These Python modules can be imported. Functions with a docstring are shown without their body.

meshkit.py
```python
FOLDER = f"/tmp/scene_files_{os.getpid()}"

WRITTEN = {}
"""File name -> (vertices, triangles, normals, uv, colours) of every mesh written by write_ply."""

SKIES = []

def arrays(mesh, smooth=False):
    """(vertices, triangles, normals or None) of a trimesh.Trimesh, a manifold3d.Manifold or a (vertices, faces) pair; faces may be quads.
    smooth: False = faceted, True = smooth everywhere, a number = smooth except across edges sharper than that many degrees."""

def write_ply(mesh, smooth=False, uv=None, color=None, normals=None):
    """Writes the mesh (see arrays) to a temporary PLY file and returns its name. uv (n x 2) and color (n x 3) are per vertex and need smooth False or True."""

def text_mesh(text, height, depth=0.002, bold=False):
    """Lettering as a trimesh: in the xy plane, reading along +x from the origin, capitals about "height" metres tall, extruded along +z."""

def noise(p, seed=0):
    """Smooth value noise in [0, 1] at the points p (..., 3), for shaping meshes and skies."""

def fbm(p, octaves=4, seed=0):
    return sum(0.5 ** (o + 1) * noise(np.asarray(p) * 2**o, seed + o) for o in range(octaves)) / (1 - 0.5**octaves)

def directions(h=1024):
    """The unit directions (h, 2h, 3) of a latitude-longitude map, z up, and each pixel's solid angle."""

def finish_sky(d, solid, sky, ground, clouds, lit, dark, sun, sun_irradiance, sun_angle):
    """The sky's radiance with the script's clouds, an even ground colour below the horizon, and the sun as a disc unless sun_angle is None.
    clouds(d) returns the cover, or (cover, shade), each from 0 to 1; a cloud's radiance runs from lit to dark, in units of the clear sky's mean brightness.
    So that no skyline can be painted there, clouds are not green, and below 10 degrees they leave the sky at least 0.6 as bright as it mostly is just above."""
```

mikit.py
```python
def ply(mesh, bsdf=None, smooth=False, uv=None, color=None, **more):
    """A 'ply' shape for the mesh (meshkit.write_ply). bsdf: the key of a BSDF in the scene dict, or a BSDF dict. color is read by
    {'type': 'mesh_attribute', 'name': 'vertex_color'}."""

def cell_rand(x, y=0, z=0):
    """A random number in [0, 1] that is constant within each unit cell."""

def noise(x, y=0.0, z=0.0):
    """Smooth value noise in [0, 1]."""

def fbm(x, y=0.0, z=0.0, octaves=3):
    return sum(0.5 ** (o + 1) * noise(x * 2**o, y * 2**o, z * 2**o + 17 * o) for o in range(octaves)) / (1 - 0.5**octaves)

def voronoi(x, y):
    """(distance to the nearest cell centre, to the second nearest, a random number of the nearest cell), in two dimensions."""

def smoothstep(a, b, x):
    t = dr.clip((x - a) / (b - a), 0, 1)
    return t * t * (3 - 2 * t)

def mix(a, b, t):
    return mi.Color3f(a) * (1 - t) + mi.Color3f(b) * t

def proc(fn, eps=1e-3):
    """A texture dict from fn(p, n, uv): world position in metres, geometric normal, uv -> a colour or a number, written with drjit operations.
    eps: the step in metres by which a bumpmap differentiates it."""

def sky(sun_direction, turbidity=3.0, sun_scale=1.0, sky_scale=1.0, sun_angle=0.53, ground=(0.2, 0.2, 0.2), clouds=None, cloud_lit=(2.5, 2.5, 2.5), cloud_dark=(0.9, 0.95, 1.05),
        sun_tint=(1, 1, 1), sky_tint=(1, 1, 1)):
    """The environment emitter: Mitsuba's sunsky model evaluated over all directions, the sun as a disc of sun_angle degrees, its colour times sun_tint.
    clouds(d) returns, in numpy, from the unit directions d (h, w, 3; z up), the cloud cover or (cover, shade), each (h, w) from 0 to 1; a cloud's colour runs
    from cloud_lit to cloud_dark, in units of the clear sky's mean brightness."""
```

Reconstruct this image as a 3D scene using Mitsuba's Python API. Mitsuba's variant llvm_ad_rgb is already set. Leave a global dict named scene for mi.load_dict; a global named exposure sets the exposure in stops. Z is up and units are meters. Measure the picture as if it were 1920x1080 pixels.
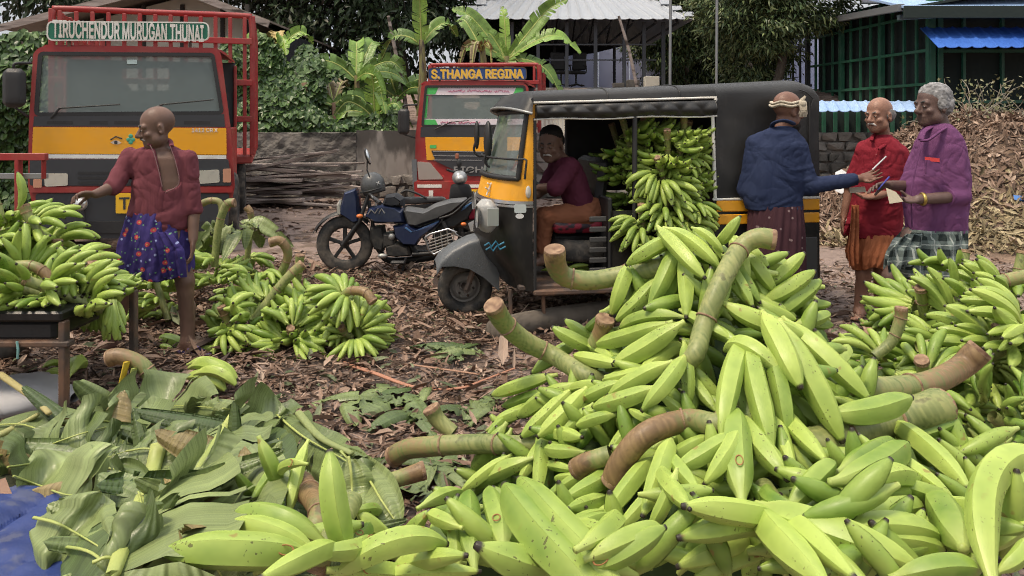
import math, shapely, numpy as np, trimesh, manifold3d as m3, mitsuba as mi, drjit as dr, mikit, meshkit
from mikit import noise, fbm, cell_rand, smoothstep, mix, voronoi
from shapely.geometry import Polygon, Point, LineString, box as sbox
T = mi.ScalarTransform4f
scene, labels = {}, {}
exposure = 2.96
# ---------------------------------------------------------------- camera, sky
F, HZ, CH = 1450.0, 230.0, 1.5            # focal length and horizon in photo pixels, eye height in metres
scene['camera'] = {'type': 'perspective', 'fov': 2 * math.degrees(math.atan(960 / F)), 'fov_axis': 'x', 'near_clip': 0.05, 'far_clip': 2000.0,
                   'principal_point_offset_y': (540 - HZ) / 1080, 'to_world': T().look_at(origin=[0, 0, CH], target=[0, 10, CH], up=[0, 0, 1])}
scene['sky'] = mikit.sky([-0.35, -0.25, 0.9], turbidity=3, sun_scale=0.3, sun_angle=12, clouds=lambda d: (np.clip(0.9 + 0.2 * meshkit.fbm(d * 3.0, 4), 0, 1), np.clip(1.15 - 1.25 * d[..., 2] + .5 * (meshkit.fbm(d * 2.2 + 5, 4) - .5), 0, 1)),
                         cloud_lit=(2.1, 2.12, 2.15), cloud_dark=(.85, .87, .91), ground=(0.12, 0.1, 0.08))
# ---------------------------------------------------------------- helpers
def P(px, py, Y): return np.array([(px - 960) / F * Y, Y, CH - (py - HZ) / F * Y])      # a photo pixel at distance Y
def G(px, py):                                                                          # a photo pixel on the ground
    return P(px, py, F * CH / (py - HZ))
def R(seed): return np.random.default_rng(seed)
def free(k):
    if k not in scene and k not in labels and k not in taken: taken.add(k); return k
    i = cnt.get(k, 0) + 1
    while f'{k}_{i:03d}' in taken: i += 1
    cnt[k] = i; taken.add(f'{k}_{i:03d}'); return f'{k}_{i:03d}'
taken, cnt = set(), {}
def thing(name, label, cat, group=None):
    k = free(name); labels[k] = {'label': label, 'category': cat}
    if group: labels[k]['group'] = group
    return k
def put(name, mesh, mat, parent=None, smooth=False, to=None, label=None, kind=None, cat=None, group=None, **kw):
    k = free((parent + '__' if parent else '') + name)
    d = dict(mesh) if isinstance(mesh, dict) else mikit.ply(mesh, None, smooth=smooth, **kw)
    d['bsdf'] = {'type': 'ref', 'id': mat}
    if to is not None: d['to_world'] = T(np.asarray(to, float).tolist()) if not isinstance(to, T) else to
    scene[k] = d
    l = {n: v for n, v in (('label', label), ('kind', kind), ('category', cat), ('group', group)) if v}
    if l: labels[k] = {**labels.get(k, {}), **l}
    return k
def mesh(v, f): return trimesh.Trimesh(np.asarray(v, float), np.asarray(f), process=False)
def cat(*ms):
    ms = [m for m in (ms[0] if len(ms) == 1 and isinstance(ms[0], list) else ms)]
    v, f, o = [], [], 0
    for m in ms:
        v.append(np.asarray(m.vertices)); f.append(np.asarray(m.faces) + o); o += len(v[-1])
    return mesh(np.vstack(v), np.vstack(f))
def rot(ax, deg): return trimesh.transformations.rotation_matrix(math.radians(deg), ax)[:3, :3]
X_, Y_, Z_ = [1, 0, 0], [0, 1, 0], [0, 0, 1]
def mv(m, loc=(0, 0, 0), r=None, s=None):
    v = np.asarray(m.vertices, float).copy()
    if s is not None: v = v * s
    if r is not None: v = v @ np.asarray(r).T
    return mesh(v + np.asarray(loc, float), m.faces if s is None or np.prod(np.broadcast_to(s, 3)) > 0 else np.asarray(m.faces)[:, ::-1])
def _hull(pts):
    h = trimesh.convex.convex_hull(np.asarray(pts, float)); return mesh(h.vertices, h.faces)
hull = _hull
_c = np.array([[a * (0.8 if k == i else 1) if False else 0 for k in range(3)] for i in range(3) for a in (1,)])
_S = np.array([[x, y, z] for x in (-1, 1) for y in (-1, 1) for z in (-1, 1)], float)
def _cb(s, c):
    s = np.asarray(s, float) / 2; c = min(c, 0.45 * 2 * s.min())
    return np.vstack([_S * (s - c * (1 - np.eye(3)[i])) for i in range(3)])
_CF = None
def cbox(size, loc=(0, 0, 0), r=None, c=0.004):
    """chamfered box"""
    global _CF
    if _CF is None:
        p = _cb((1, 1, 1), 0.1); h = trimesh.convex.convex_hull(p)
        idx = [int(np.argmin(((p - q) ** 2).sum(1))) for q in h.vertices]; _CF = np.array(idx)[h.faces]
    return mv(mesh(_cb(size, c), _CF), loc, r)
def box2(a, b, c=0.004):
    a, b = np.asarray(a, float), np.asarray(b, float); return cbox(np.abs(b - a), (a + b) / 2, None, c)
def smoothpts(p, n):
    """Catmull-Rom through the points, n samples"""
    p = np.asarray(p, float)
    if len(p) < 3: return np.linspace(p[0], p[-1], n)
    q = np.vstack([2 * p[0] - p[1], p, 2 * p[-1] - p[-2]])
    t = np.linspace(0, len(p) - 1 - 1e-9, n); i = t.astype(int); u = (t - i)[:, None]
    a, b, c, d = q[i], q[i + 1], q[i + 2], q[i + 3]
    return 0.5 * (2 * b + (c - a) * u + (2 * a - 5 * b + 4 * c - d) * u ** 2 + (3 * b - a - 3 * c + d) * u ** 3)
def tube(pts, rad, n=8, caps=True, flat=1.0, up=None):
    p = np.asarray(pts, float); m = len(p); rad = np.broadcast_to(np.asarray(rad, float), (m,))
    t = np.gradient(p, axis=0); t /= np.linalg.norm(t, axis=1, keepdims=True) + 1e-12
    a = np.array(up, float) if up is not None else (np.array([0, 0, 1.0]) if abs(t[0][2]) < 0.9 else np.array([1.0, 0, 0]))
    A = []
    for i in range(m):
        a = a - t[i] * (a @ t[i]); a = a / (np.linalg.norm(a) + 1e-12); A.append(a)
    A = np.array(A); B = np.cross(t, A); th = np.arange(n) * 2 * np.pi / n
    v = p[:, None] + rad[:, None, None] * (np.cos(th)[None, :, None] * A[:, None] * flat + np.sin(th)[None, :, None] * B[:, None])
    i, j = np.meshgrid(np.arange(m - 1), np.arange(n), indexing='ij'); k = (j + 1) % n
    f = np.stack([i * n + j, i * n + k, (i + 1) * n + k, (i + 1) * n + j], -1).reshape(-1, 4)
    f = np.vstack([f[:, [0, 1, 2]], f[:, [0, 2, 3]]]); v = v.reshape(-1, 3)
    if caps:
        v = np.vstack([v, p[0], p[-1]]); N = m * n; q = np.arange(n)
        f = np.vstack([f, np.stack([(q + 1) % n, q, q * 0 + N], 1), np.stack([(m - 1) * n + q, (m - 1) * n + (q + 1) % n, q * 0 + N + 1], 1)])
    return mesh(v, f)
def bar(a, b, r, n=8): return tube([a, b], r, n)
def beam(a, b, w, h, c=0.003):
    """box beam from a to b, w across (horizontal), h high"""
    a, b = np.asarray(a, float), np.asarray(b, float); d = b - a; L = np.linalg.norm(d); d = d / L
    s = np.cross(d, [0, 0, 1.0]); s = s / np.linalg.norm(s) if np.linalg.norm(s) > 1e-6 else np.array([1.0, 0, 0]); u = np.cross(s, d)
    return cbox((w, L, h), (a + b) / 2, np.stack([s, d, u], 1), c)
def lathe(prof, n=24, loc=(0, 0, 0), r=None):
    """profile of (radius, z) revolved about z"""
    prof = np.asarray(prof, float); th = np.arange(n) * 2 * np.pi / n; m = len(prof)
    v = np.stack([prof[:, 0][:, None] * np.cos(th), prof[:, 0][:, None] * np.sin(th), np.repeat(prof[:, 1][:, None], n, 1)], -1).reshape(-1, 3)
    i, j = np.meshgrid(np.arange(m - 1), np.arange(n), indexing='ij'); k = (j + 1) % n
    f = np.stack([i * n + j, i * n + k, (i + 1) * n + k, (i + 1) * n + j], -1).reshape(-1, 4)
    return mv(mesh(v, np.vstack([f[:, [0, 1, 2]], f[:, [0, 2, 3]]])), loc, r)
def grid(V, close=False):
    """surface from an (m,n,3) array"""
    V = np.asarray(V, float); m, n = V.shape[:2]
    i, j = np.meshgrid(np.arange(m - 1), np.arange(n if close else n - 1), indexing='ij'); k = (j + 1) % n
    f = np.stack([i * n + j, i * n + k, (i + 1) * n + k, (i + 1) * n + j], -1).reshape(-1, 4)
    return mesh(V.reshape(-1, 3), np.vstack([f[:, [0, 1, 2]], f[:, [0, 2, 3]]]))
def slab(V, nrm, th):
    """closed sheet of thickness th from an (m,n,3) array"""
    V = np.asarray(V, float); W = V + np.asarray(nrm, float) * th; m, n = V.shape[:2]
    a, b = grid(V), grid(W); N = m * n
    ring = np.concatenate([np.arange(n), np.arange(1, m) * n + n - 1, (m - 1) * n + np.arange(n - 2, -1, -1), np.arange(m - 2, 0, -1) * n])
    r2 = np.roll(ring, -1); e = np.vstack([np.stack([ring, r2, r2 + N], 1), np.stack([ring, r2 + N, ring + N], 1)])
    return mesh(np.vstack([a.vertices, b.vertices]), np.vstack([a.faces[:, ::-1], b.faces + N, e[:, ::-1]]))
def prism(poly, depth, loc=(0, 0, 0), r=None):
    pl = poly if hasattr(poly, 'exterior') or hasattr(poly, 'geoms') else Polygon(poly)
    gs = getattr(pl, 'geoms', [pl])
    return mv(cat([trimesh.creation.extrude_polygon(g, depth, engine='earcut') for g in gs]), loc, r)
def rrect(w, h, r): return sbox(-w / 2 + r, -h / 2 + r, w / 2 - r, h / 2 - r).buffer(r, quad_segs=5)
def frame(o, x, y):
    """rotation with columns x, y and x cross y, for text and plates"""
    x = np.asarray(x, float); x = x / np.linalg.norm(x); y = np.asarray(y, float); y = y - x * (x @ y); y = y / np.linalg.norm(y)
    return np.stack([x, y, np.cross(x, y)], 1)
_sph = trimesh.creation.icosphere(2); _sph1 = trimesh.creation.icosphere(1)
def ball(loc, r, lo=False, rr=None): return mv(_sph1 if lo else _sph, loc, rr, np.broadcast_to(np.asarray(r, float), (3,)))
def text(s, height, width=None, bold=True, depth=0.003, fat=0.0):
    m = meshkit.text_mesh(s, height, depth, bold)
    if fat:
        v, f = np.array(m.vertices), np.array(m.faces); f = f[(v[f][:, :, 2] > depth * .5).all(1)]; ar = v[f][:, :, :2]; m = prism(shapely.union_all([Polygon(t) for t in ar]).buffer(.001).buffer(height * fat).simplify(height * .01), depth)
    v = np.array(m.vertices); v[:, :2] -= (v[:, :2].min(0) + v[:, :2].max(0)) / 2
    if width: v[:, 0] *= width / np.ptp(v[:, 0])
    return mesh(v, m.faces)
# ---- implicit surfaces, for bodies and cloth
def nets(V, o, h):
    S = V < 0; c = [S[i:S.shape[0] - 1 + i, j:S.shape[1] - 1 + j, k:S.shape[2] - 1 + k] for i in (0, 1) for j in (0, 1) for k in (0, 1)]
    a = np.logical_or.reduce(c) & ~np.logical_and.reduce(c)
    I = np.argwhere(a); cid = np.full(a.shape, -1, np.int64); cid[a] = np.arange(len(I))
    off = np.array([[i, j, k] for i in (0, 1) for j in (0, 1) for k in (0, 1)])
    val = np.stack([V[tuple((I + q).T)] for q in off], 1)
    acc, num = np.zeros((len(I), 3)), np.zeros(len(I))
    for p in range(8):
        for q in range(p + 1, 8):
            if np.abs(off[p] - off[q]).sum() == 1:
                s = (val[:, p] < 0) != (val[:, q] < 0); t = val[:, p] / np.where(s, val[:, p] - val[:, q], 1)
                acc += np.where(s[:, None], off[p] + t[:, None] * (off[q] - off[p]), 0); num += s
    v = (I + acc / num[:, None]) * h + o; F_ = []
    for ax in range(3):
        u, w = (ax + 1) % 3, (ax + 2) % 3
        sl = [slice(1, -1)] * 3; sl[ax] = slice(0, -1); sh = [slice(1, -1)] * 3; sh[ax] = slice(1, None)
        A, B = S[tuple(sl)], S[tuple(sh)]
        for flip in (False, True):
            e = np.argwhere((A & ~B) if not flip else (B & ~A))
            if not len(e): continue
            e = e + np.where(np.arange(3) == ax, 0, 1); U, W = np.eye(3, dtype=int)[u], np.eye(3, dtype=int)[w]
            q = np.stack([cid[tuple((e - x).T)] for x in (U + W, W, 0 * U, U)], 1)
            F_.append(q[:, ::-1] if flip else q)
    q = np.vstack(F_); q = q[(q >= 0).all(1)]
    return mesh(v, np.vstack([q[:, [0, 1, 2]], q[:, [0, 2, 3]]]))
class Field:
    def __init__(s, lo, hi, h):
        s.o, s.h = np.asarray(lo, float), h; n = np.ceil((np.asarray(hi) - s.o) / h).astype(int) + 1
        s.V = np.full(n, 0.5, np.float32)
    def at(s, lo, hi, pad=0.05):
        a = np.clip(np.floor((np.minimum(lo, hi) - pad - s.o) / s.h).astype(int), 0, s.V.shape); b = np.clip(np.ceil((np.maximum(lo, hi) + pad - s.o) / s.h).astype(int) + 1, 0, s.V.shape)
        sl = tuple(slice(x, y) for x, y in zip(a, b))
        g = [s.o[i] + np.arange(a[i], b[i]) * s.h for i in range(3)]
        return sl, np.stack(np.meshgrid(*g, indexing='ij'), -1).astype(np.float32)
    def all(s): return s.at(s.o, s.o + np.array(s.V.shape) * s.h, 0)
    def mix(s, sl, d, k):
        v = s.V[sl]
        if k > 0:
            t = np.clip(0.5 + 0.5 * (v - d) / k, 0, 1); s.V[sl] = v * (1 - t) + d * t - k * t * (1 - t)
        else: s.V[sl] = np.minimum(v, d)
    def cone(s, a, b, ra, rb, k=0.02, sq=None):
        """tapered capsule; sq = (direction, factor) flattens it along a direction"""
        a, b = np.asarray(a, float), np.asarray(b, float); r = max(ra, rb)
        sl, g = s.at(np.minimum(a, b) - r, np.maximum(a, b) + r, 0.03 + k); d = b - a
        t = np.clip(((g - a) @ d) / max(d @ d, 1e-9), 0, 1); w = g - (a + t[..., None] * d)
        if sq is not None:
            n = np.asarray(sq[0], float); n = n / np.linalg.norm(n); w = w + (w @ n)[..., None] * n * (1 / sq[1] - 1)
        s.mix(sl, np.linalg.norm(w, axis=-1) - (ra + (rb - ra) * t), k)
    def ell(s, c, r, rr=None, k=0.02, cut=False):
        c, r = np.asarray(c, float), np.asarray(r, float); sl, g = s.at(c - r.max(), c + r.max(), 0.03 + k); w = g - c
        if rr is not None: w = w @ np.asarray(rr)
        k0 = np.linalg.norm(w / r, axis=-1); k1 = np.linalg.norm(w / (r * r), axis=-1); d = k0 * (k0 - 1) / (k1 + 1e-6)
        if cut:
            v = s.V[sl]; t = np.clip(0.5 - 0.5 * (v + d) / max(k, 1e-4), 0, 1); s.V[sl] = v * (1 - t) - d * t + k * t * (1 - t)
        else: s.mix(sl, d, k)
    def build(s): return nets(np.pad(s.V, 1, constant_values=0.5), s.o - s.h, s.h)
def taubin(m, n=6):
    import scipy.sparse as sp
    f = np.asarray(m.faces); v = np.asarray(m.vertices, float).copy(); e = np.vstack([f[:, [0, 1]], f[:, [1, 2]], f[:, [2, 0]]]); A = sp.coo_matrix((np.ones(2 * len(e)), (np.r_[e[:, 0], e[:, 1]], np.r_[e[:, 1], e[:, 0]])), (len(v), len(v))).tocsr(); A.data[:] = 1
    w = np.asarray(A.sum(1)).ravel(); w[w == 0] = 1
    for i in range(n): v += .5 * (A @ v / w[:, None] - v) * (w > 1)[:, None]; v -= .52 * (A @ v / w[:, None] - v) * (w > 1)[:, None]
    return mesh(v, f)
# ---------------------------------------------------------------- materials
def rgb(c): return {'type': 'rgb', 'value': [float(x) for x in c]}
def mat(name, d, two=True):
    scene[name] = {'type': 'twosided', 'bsdf': d} if two else d; return name
_m = {}
def M(c, rough=0.6, metal=0.0, coat=0.0, spec=0.5):
    k = (tuple(np.round(c, 4)), rough, metal, coat, spec)
    if k not in _m:
        _m[k] = f'plain_{len(_m)}'
        mat(_m[k], {'type': 'principled', 'base_color': rgb(c), 'roughness': rough, 'metallic': metal, 'clearcoat': coat, 'clearcoat_gloss': 0.9, 'specular': spec})
    return _m[k]
def MP(name, fn, rough=0.7, bump=None, bs=0.003, eps=1e-3, metal=0.0, coat=0.0, spec=0.5, rfn=None):
    d = {'type': 'principled', 'base_color': mikit.proc(fn), 'roughness': mikit.proc(rfn) if rfn else rough, 'metallic': metal, 'clearcoat': coat, 'specular': spec}
    if bump: d = {'type': 'bumpmap', 'arbitrary': mikit.proc(bump, eps), 'scale': bs, 'bsdf': d}
    return mat(name, d)
mat('vc_matte', {'type': 'principled', 'base_color': {'type': 'mesh_attribute', 'name': 'vertex_color'}, 'roughness': 0.75, 'specular': 0.35})
mat('vc_leaf', {'type': 'principled', 'base_color': {'type': 'mesh_attribute', 'name': 'vertex_color'}, 'roughness': 0.42, 'specular': 0.5})
C = lambda *a: mi.Color3f(*a)
def dusty(base, dust, sc, amt, lo=0.35, hi=0.75):
    """paint with dust and scuffs"""
    return lambda p, n, uv: mix(base, dust, smoothstep(lo, hi, fbm(p.x * sc, p.y * sc, p.z * sc, 4)) * amt + 0.25 * amt * smoothstep(0.7, 0.8, noise(p.x * sc * 9, p.y * sc * 9, p.z * sc * 2)))
BLACKP = MP('paint_black', dusty((0.008, 0.0082, 0.0085), (0.07, 0.06, 0.05), 4, 0.2), 0.36)
REDP = MP('paint_red', dusty((0.27, 0.022, 0.022), (0.28, 0.12, 0.09), 5, 0.25), 0.36)
YELP = MP('paint_yellow', dusty((0.75, 0.34, 0.012), (0.55, 0.33, 0.12), 5, 0.18), 0.34)
WHITEP = MP('paint_white', dusty((0.68, 0.67, 0.63), (0.4, 0.35, 0.28), 6, 0.5), 0.45)
RUST = MP('rusty_iron', dusty((0.06, 0.045, 0.038), (0.16, 0.085, 0.05), 9, 0.8), 0.7)
RUBBER = MP('tyre_rubber', dusty((0.025, 0.025, 0.025), (0.13, 0.11, 0.09), 12, 0.7), 0.8)
CANVAS = MP('canvas_black', dusty((0.011, 0.011, 0.0115), (0.05, 0.047, 0.044), 3, 0.35), 0.5, lambda p, n, uv: fbm(p.x * 5, p.y * 5, p.z * 5, 2), 0.012)
PLASTIC = M((0.02, 0.02, 0.021), 0.5)
CHROME = M((0.55, 0.55, 0.55), 0.25, 0.9)
SILVER = M((0.36, 0.36, 0.35), 0.45, 0.6)
mat('pane', {'type': 'thindielectric'}, False)
mat('screen_glass', {'type': 'blendbsdf', 'weight': 0.42, 'a': {'type': 'thindielectric'}, 'b': {'type': 'twosided', 'bsdf': {'type': 'diffuse', 'reflectance': rgb((0.25, 0.3, 0.29))}}}, False)
# ---------------------------------------------------------------- ground
def gz(x, y):
    x, y = np.asarray(x, float), np.asarray(y, float); q = np.stack([x, y, 0 * x], -1)
    return (0.05 * (meshkit.fbm(q * 1.3, 3, 3) - 0.5) + 0.03 * (meshkit.fbm(q * 6, 2, 4) - 0.5) * np.clip((y - 2) / 3, 0, 1)
            + 0.025 * np.sin(y * 5.5 + 0.25 * x + 2 * meshkit.noise(q * 0.6)) * np.exp(-((y - 8.8) / 1.6) ** 2)) * np.clip(1 - (y - 11) / 10, 0.2, 1)
xs = np.concatenate([-np.geomspace(600, 9, 14), np.linspace(-8, 8, 190), np.geomspace(9, 600, 14)]); ys = np.concatenate([[-200, -60, -20, -6], np.linspace(-2, 16, 200), np.geomspace(17, 1200, 16)])
gx, gy = np.meshgrid(xs, ys, indexing='ij')
MP('dirt', lambda p, n, uv: mix(mix((0.16, 0.118, 0.1), (0.25, 0.19, 0.165), fbm(p.x * 0.9, p.y * 2.2, 0, 4)), mix((0.07, 0.05, 0.042), (0.12, 0.085, 0.06), noise(p.x * 30, p.y * 30)), smoothstep(0.5, 0.68, fbm(p.x * 5, p.y * 9, 3, 4)) * 0.8),
   0.95, lambda p, n, uv: fbm(p.x * 22, p.y * 40, 0, 4), 0.035, 4e-3)
put('ground', grid(np.stack([gx, gy, gz(gx, gy)], -1)), 'dirt', smooth=True, kind='structure', label='brown trodden earth yard with tyre ruts')
# ---------------------------------------------------------------- foliage tools
def nrmz(v): return v / (np.linalg.norm(v, axis=-1, keepdims=True) + 1e-9)
def leaves(pos, d, n, L, W, col, fold=0.15, droop=0.15, pts=False):
    """one folded leaf per row: 4 points (or 6), two (or four) triangles"""
    pos = np.asarray(pos, float); m = len(pos); d = nrmz(np.asarray(d, float)); n = np.asarray(n, float); n = nrmz(n - d * (n * d).sum(-1, keepdims=True)); s = np.cross(d, n)
    L, W = (np.broadcast_to(np.asarray(a, float), (m,))[:, None] for a in (L, W))
    if not pts:
        q = np.stack([pos, pos + d * L * 0.42 + s * W / 2 + n * W * fold, pos + d * L - n * L * droop, pos + d * L * 0.42 - s * W / 2 + n * W * fold], 1)
        f = np.array([[0, 1, 2], [0, 2, 3]])
    else:
        q = np.stack([pos, pos + d * L * 0.25 + s * W * .45 + n * W * fold, pos + d * L * 0.7 + s * W * .38 + n * (W * fold - L * droop * .4), pos + d * L - n * L * droop, pos + d * L * 0.7 - s * W * .38 + n * (W * fold - L * droop * .4), pos + d * L * 0.25 - s * W * .45 + n * W * fold, pos + d * L * .5 - n * L * droop * .2], 1)
        f = np.array([[0, 1, 6], [1, 2, 6], [2, 3, 6], [3, 4, 6], [4, 5, 6], [5, 0, 6]])
    k = q.shape[1]
    return mesh(q.reshape(-1, 3), (f[None] + (np.arange(m) * k)[:, None, None]).reshape(-1, 3)), np.repeat(np.asarray(col, float), k, 0)
def pick(rng, m, *pal):
    pal = np.array(pal, float); i = rng.random(m) * (len(pal) - 1); a = np.floor(i).astype(int); t = (i - a)[:, None]
    c = pal[a] * (1 - t) + pal[np.minimum(a + 1, len(pal) - 1)] * t
    return c * rng.uniform(0.8, 1.2, (m, 1))
DARK, MID, LIGHT = (0.018, 0.036, 0.014), (0.045, 0.085, 0.026), (0.11, 0.17, 0.05)
def bark(p, n, uv): return mix((0.05, 0.042, 0.034), (0.16, 0.135, 0.11), fbm(p.x * 9, p.y * 9, p.z * 2.5, 4))
MP('bark', bark, 0.9, lambda p, n, uv: fbm(p.x * 22, p.y * 22, p.z * 6, 3), 0.03)
def limb(rng, a, b, r0, r1, wob, n=8, k=6):
    p = smoothpts([a, (np.array(a) * 2 + b) / 3 + rng.normal(0, wob, 3), (np.array(a) + 2 * np.array(b)) / 3 + rng.normal(0, wob, 3), b], n)
    return tube(p, np.linspace(r0, r1, n), k), p
def tree(name, label, base, h, spread, seed, nclump=60, per=170, L=0.22, pal=(DARK, MID), trunk_r=0.2, flat=1.0, low=0.25, group=None, crown=None, lw=0.45):
    rng = R(seed); base = np.asarray(base, float); t = thing(name, label, 'tree', group)
    top = base + [rng.normal(0, 0.3), rng.normal(0, 0.3), h * 0.75]
    m, p = limb(rng, base - [0, 0, 0.3], top, trunk_r, trunk_r * 0.25, 0.25, 12, 9); put('trunk', m, 'bark', t, smooth=True)
    ctr = base + np.array([0, 0, h * (low + 1) / 2]) if crown is None else np.asarray(crown, float); rad = np.array([spread, spread * 0.8, h * (1 - low) / 2])
    br, pos, dirs, nn = [], [], [], []
    for i in range(nclump):
        u = nrmz(rng.normal(0, 1, 3)); c = ctr + u * rad * rng.uniform(0.35, 1.05) ** 0.7
        j = p[rng.integers(5, 12)]
        if i % 3 == 0: br.append(limb(rng, j, c, trunk_r * 0.22, 0.012, 0.15, 6, 5)[0])
        q = rng.normal(0, 1, (per, 3)) * np.array([0.55, 0.55, 0.3 * flat]) * spread * 0.26
        pos.append(c + q); o = nrmz(q + u * 0.3 * spread); dirs.append(o + rng.normal(0, .6, (per, 3)) - [0, 0, .3]); nn.append(np.array([0, 0, 1.0]) + rng.normal(0, .5, (per, 3)) + 0.4 * o)
    put('branch', cat(br), 'bark', t, smooth=True, kind='stuff')
    pos, dirs, nn = np.vstack(pos), np.vstack(dirs), np.vstack(nn); k = len(pos)
    lm, lc = leaves(pos, dirs, nn, rng.uniform(.7, 1.3, k) * L, L * lw, pick(rng, k, *pal))
    put('crown', lm, 'vc_leaf', t, color=lc)
    return t
# banana leaf: two torn halves hanging from a midrib. uv = (tone, metres along)
def leafcol(p, n, uv):
    st = .55 * noise(uv.y * 190, uv.x * 3 + p.x * 2, p.y * 2) + .45 * noise(uv.y * 420, 3, p.x * 3); f = fbm(p.x * 7, p.y * 7, p.z * 7, 3)
    a = mix((0.035, 0.085, 0.018), (0.2, 0.34, 0.05), uv.x); g = mix((0.034, 0.064, 0.016), (0.19, 0.236, 0.09), dr.clip(uv.x - 2, 0, 1))
    d = mix((0.13, 0.11, 0.065), (0.42, 0.31, 0.1), dr.clip(uv.x - 4, 0, 1)); c = dr.select(uv.x < 1.5, a, dr.select(uv.x < 3.5, g, d))
    return mi.Color3f(c) * (0.62 + 0.72 * st) * (0.55 + 0.9 * f)
MP('banana_leaf', leafcol, 0.42, lambda p, n, uv: noise(uv.y * 260, uv.x, p.x * 3), 0.0022, 6e-4, spec=0.5)
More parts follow.
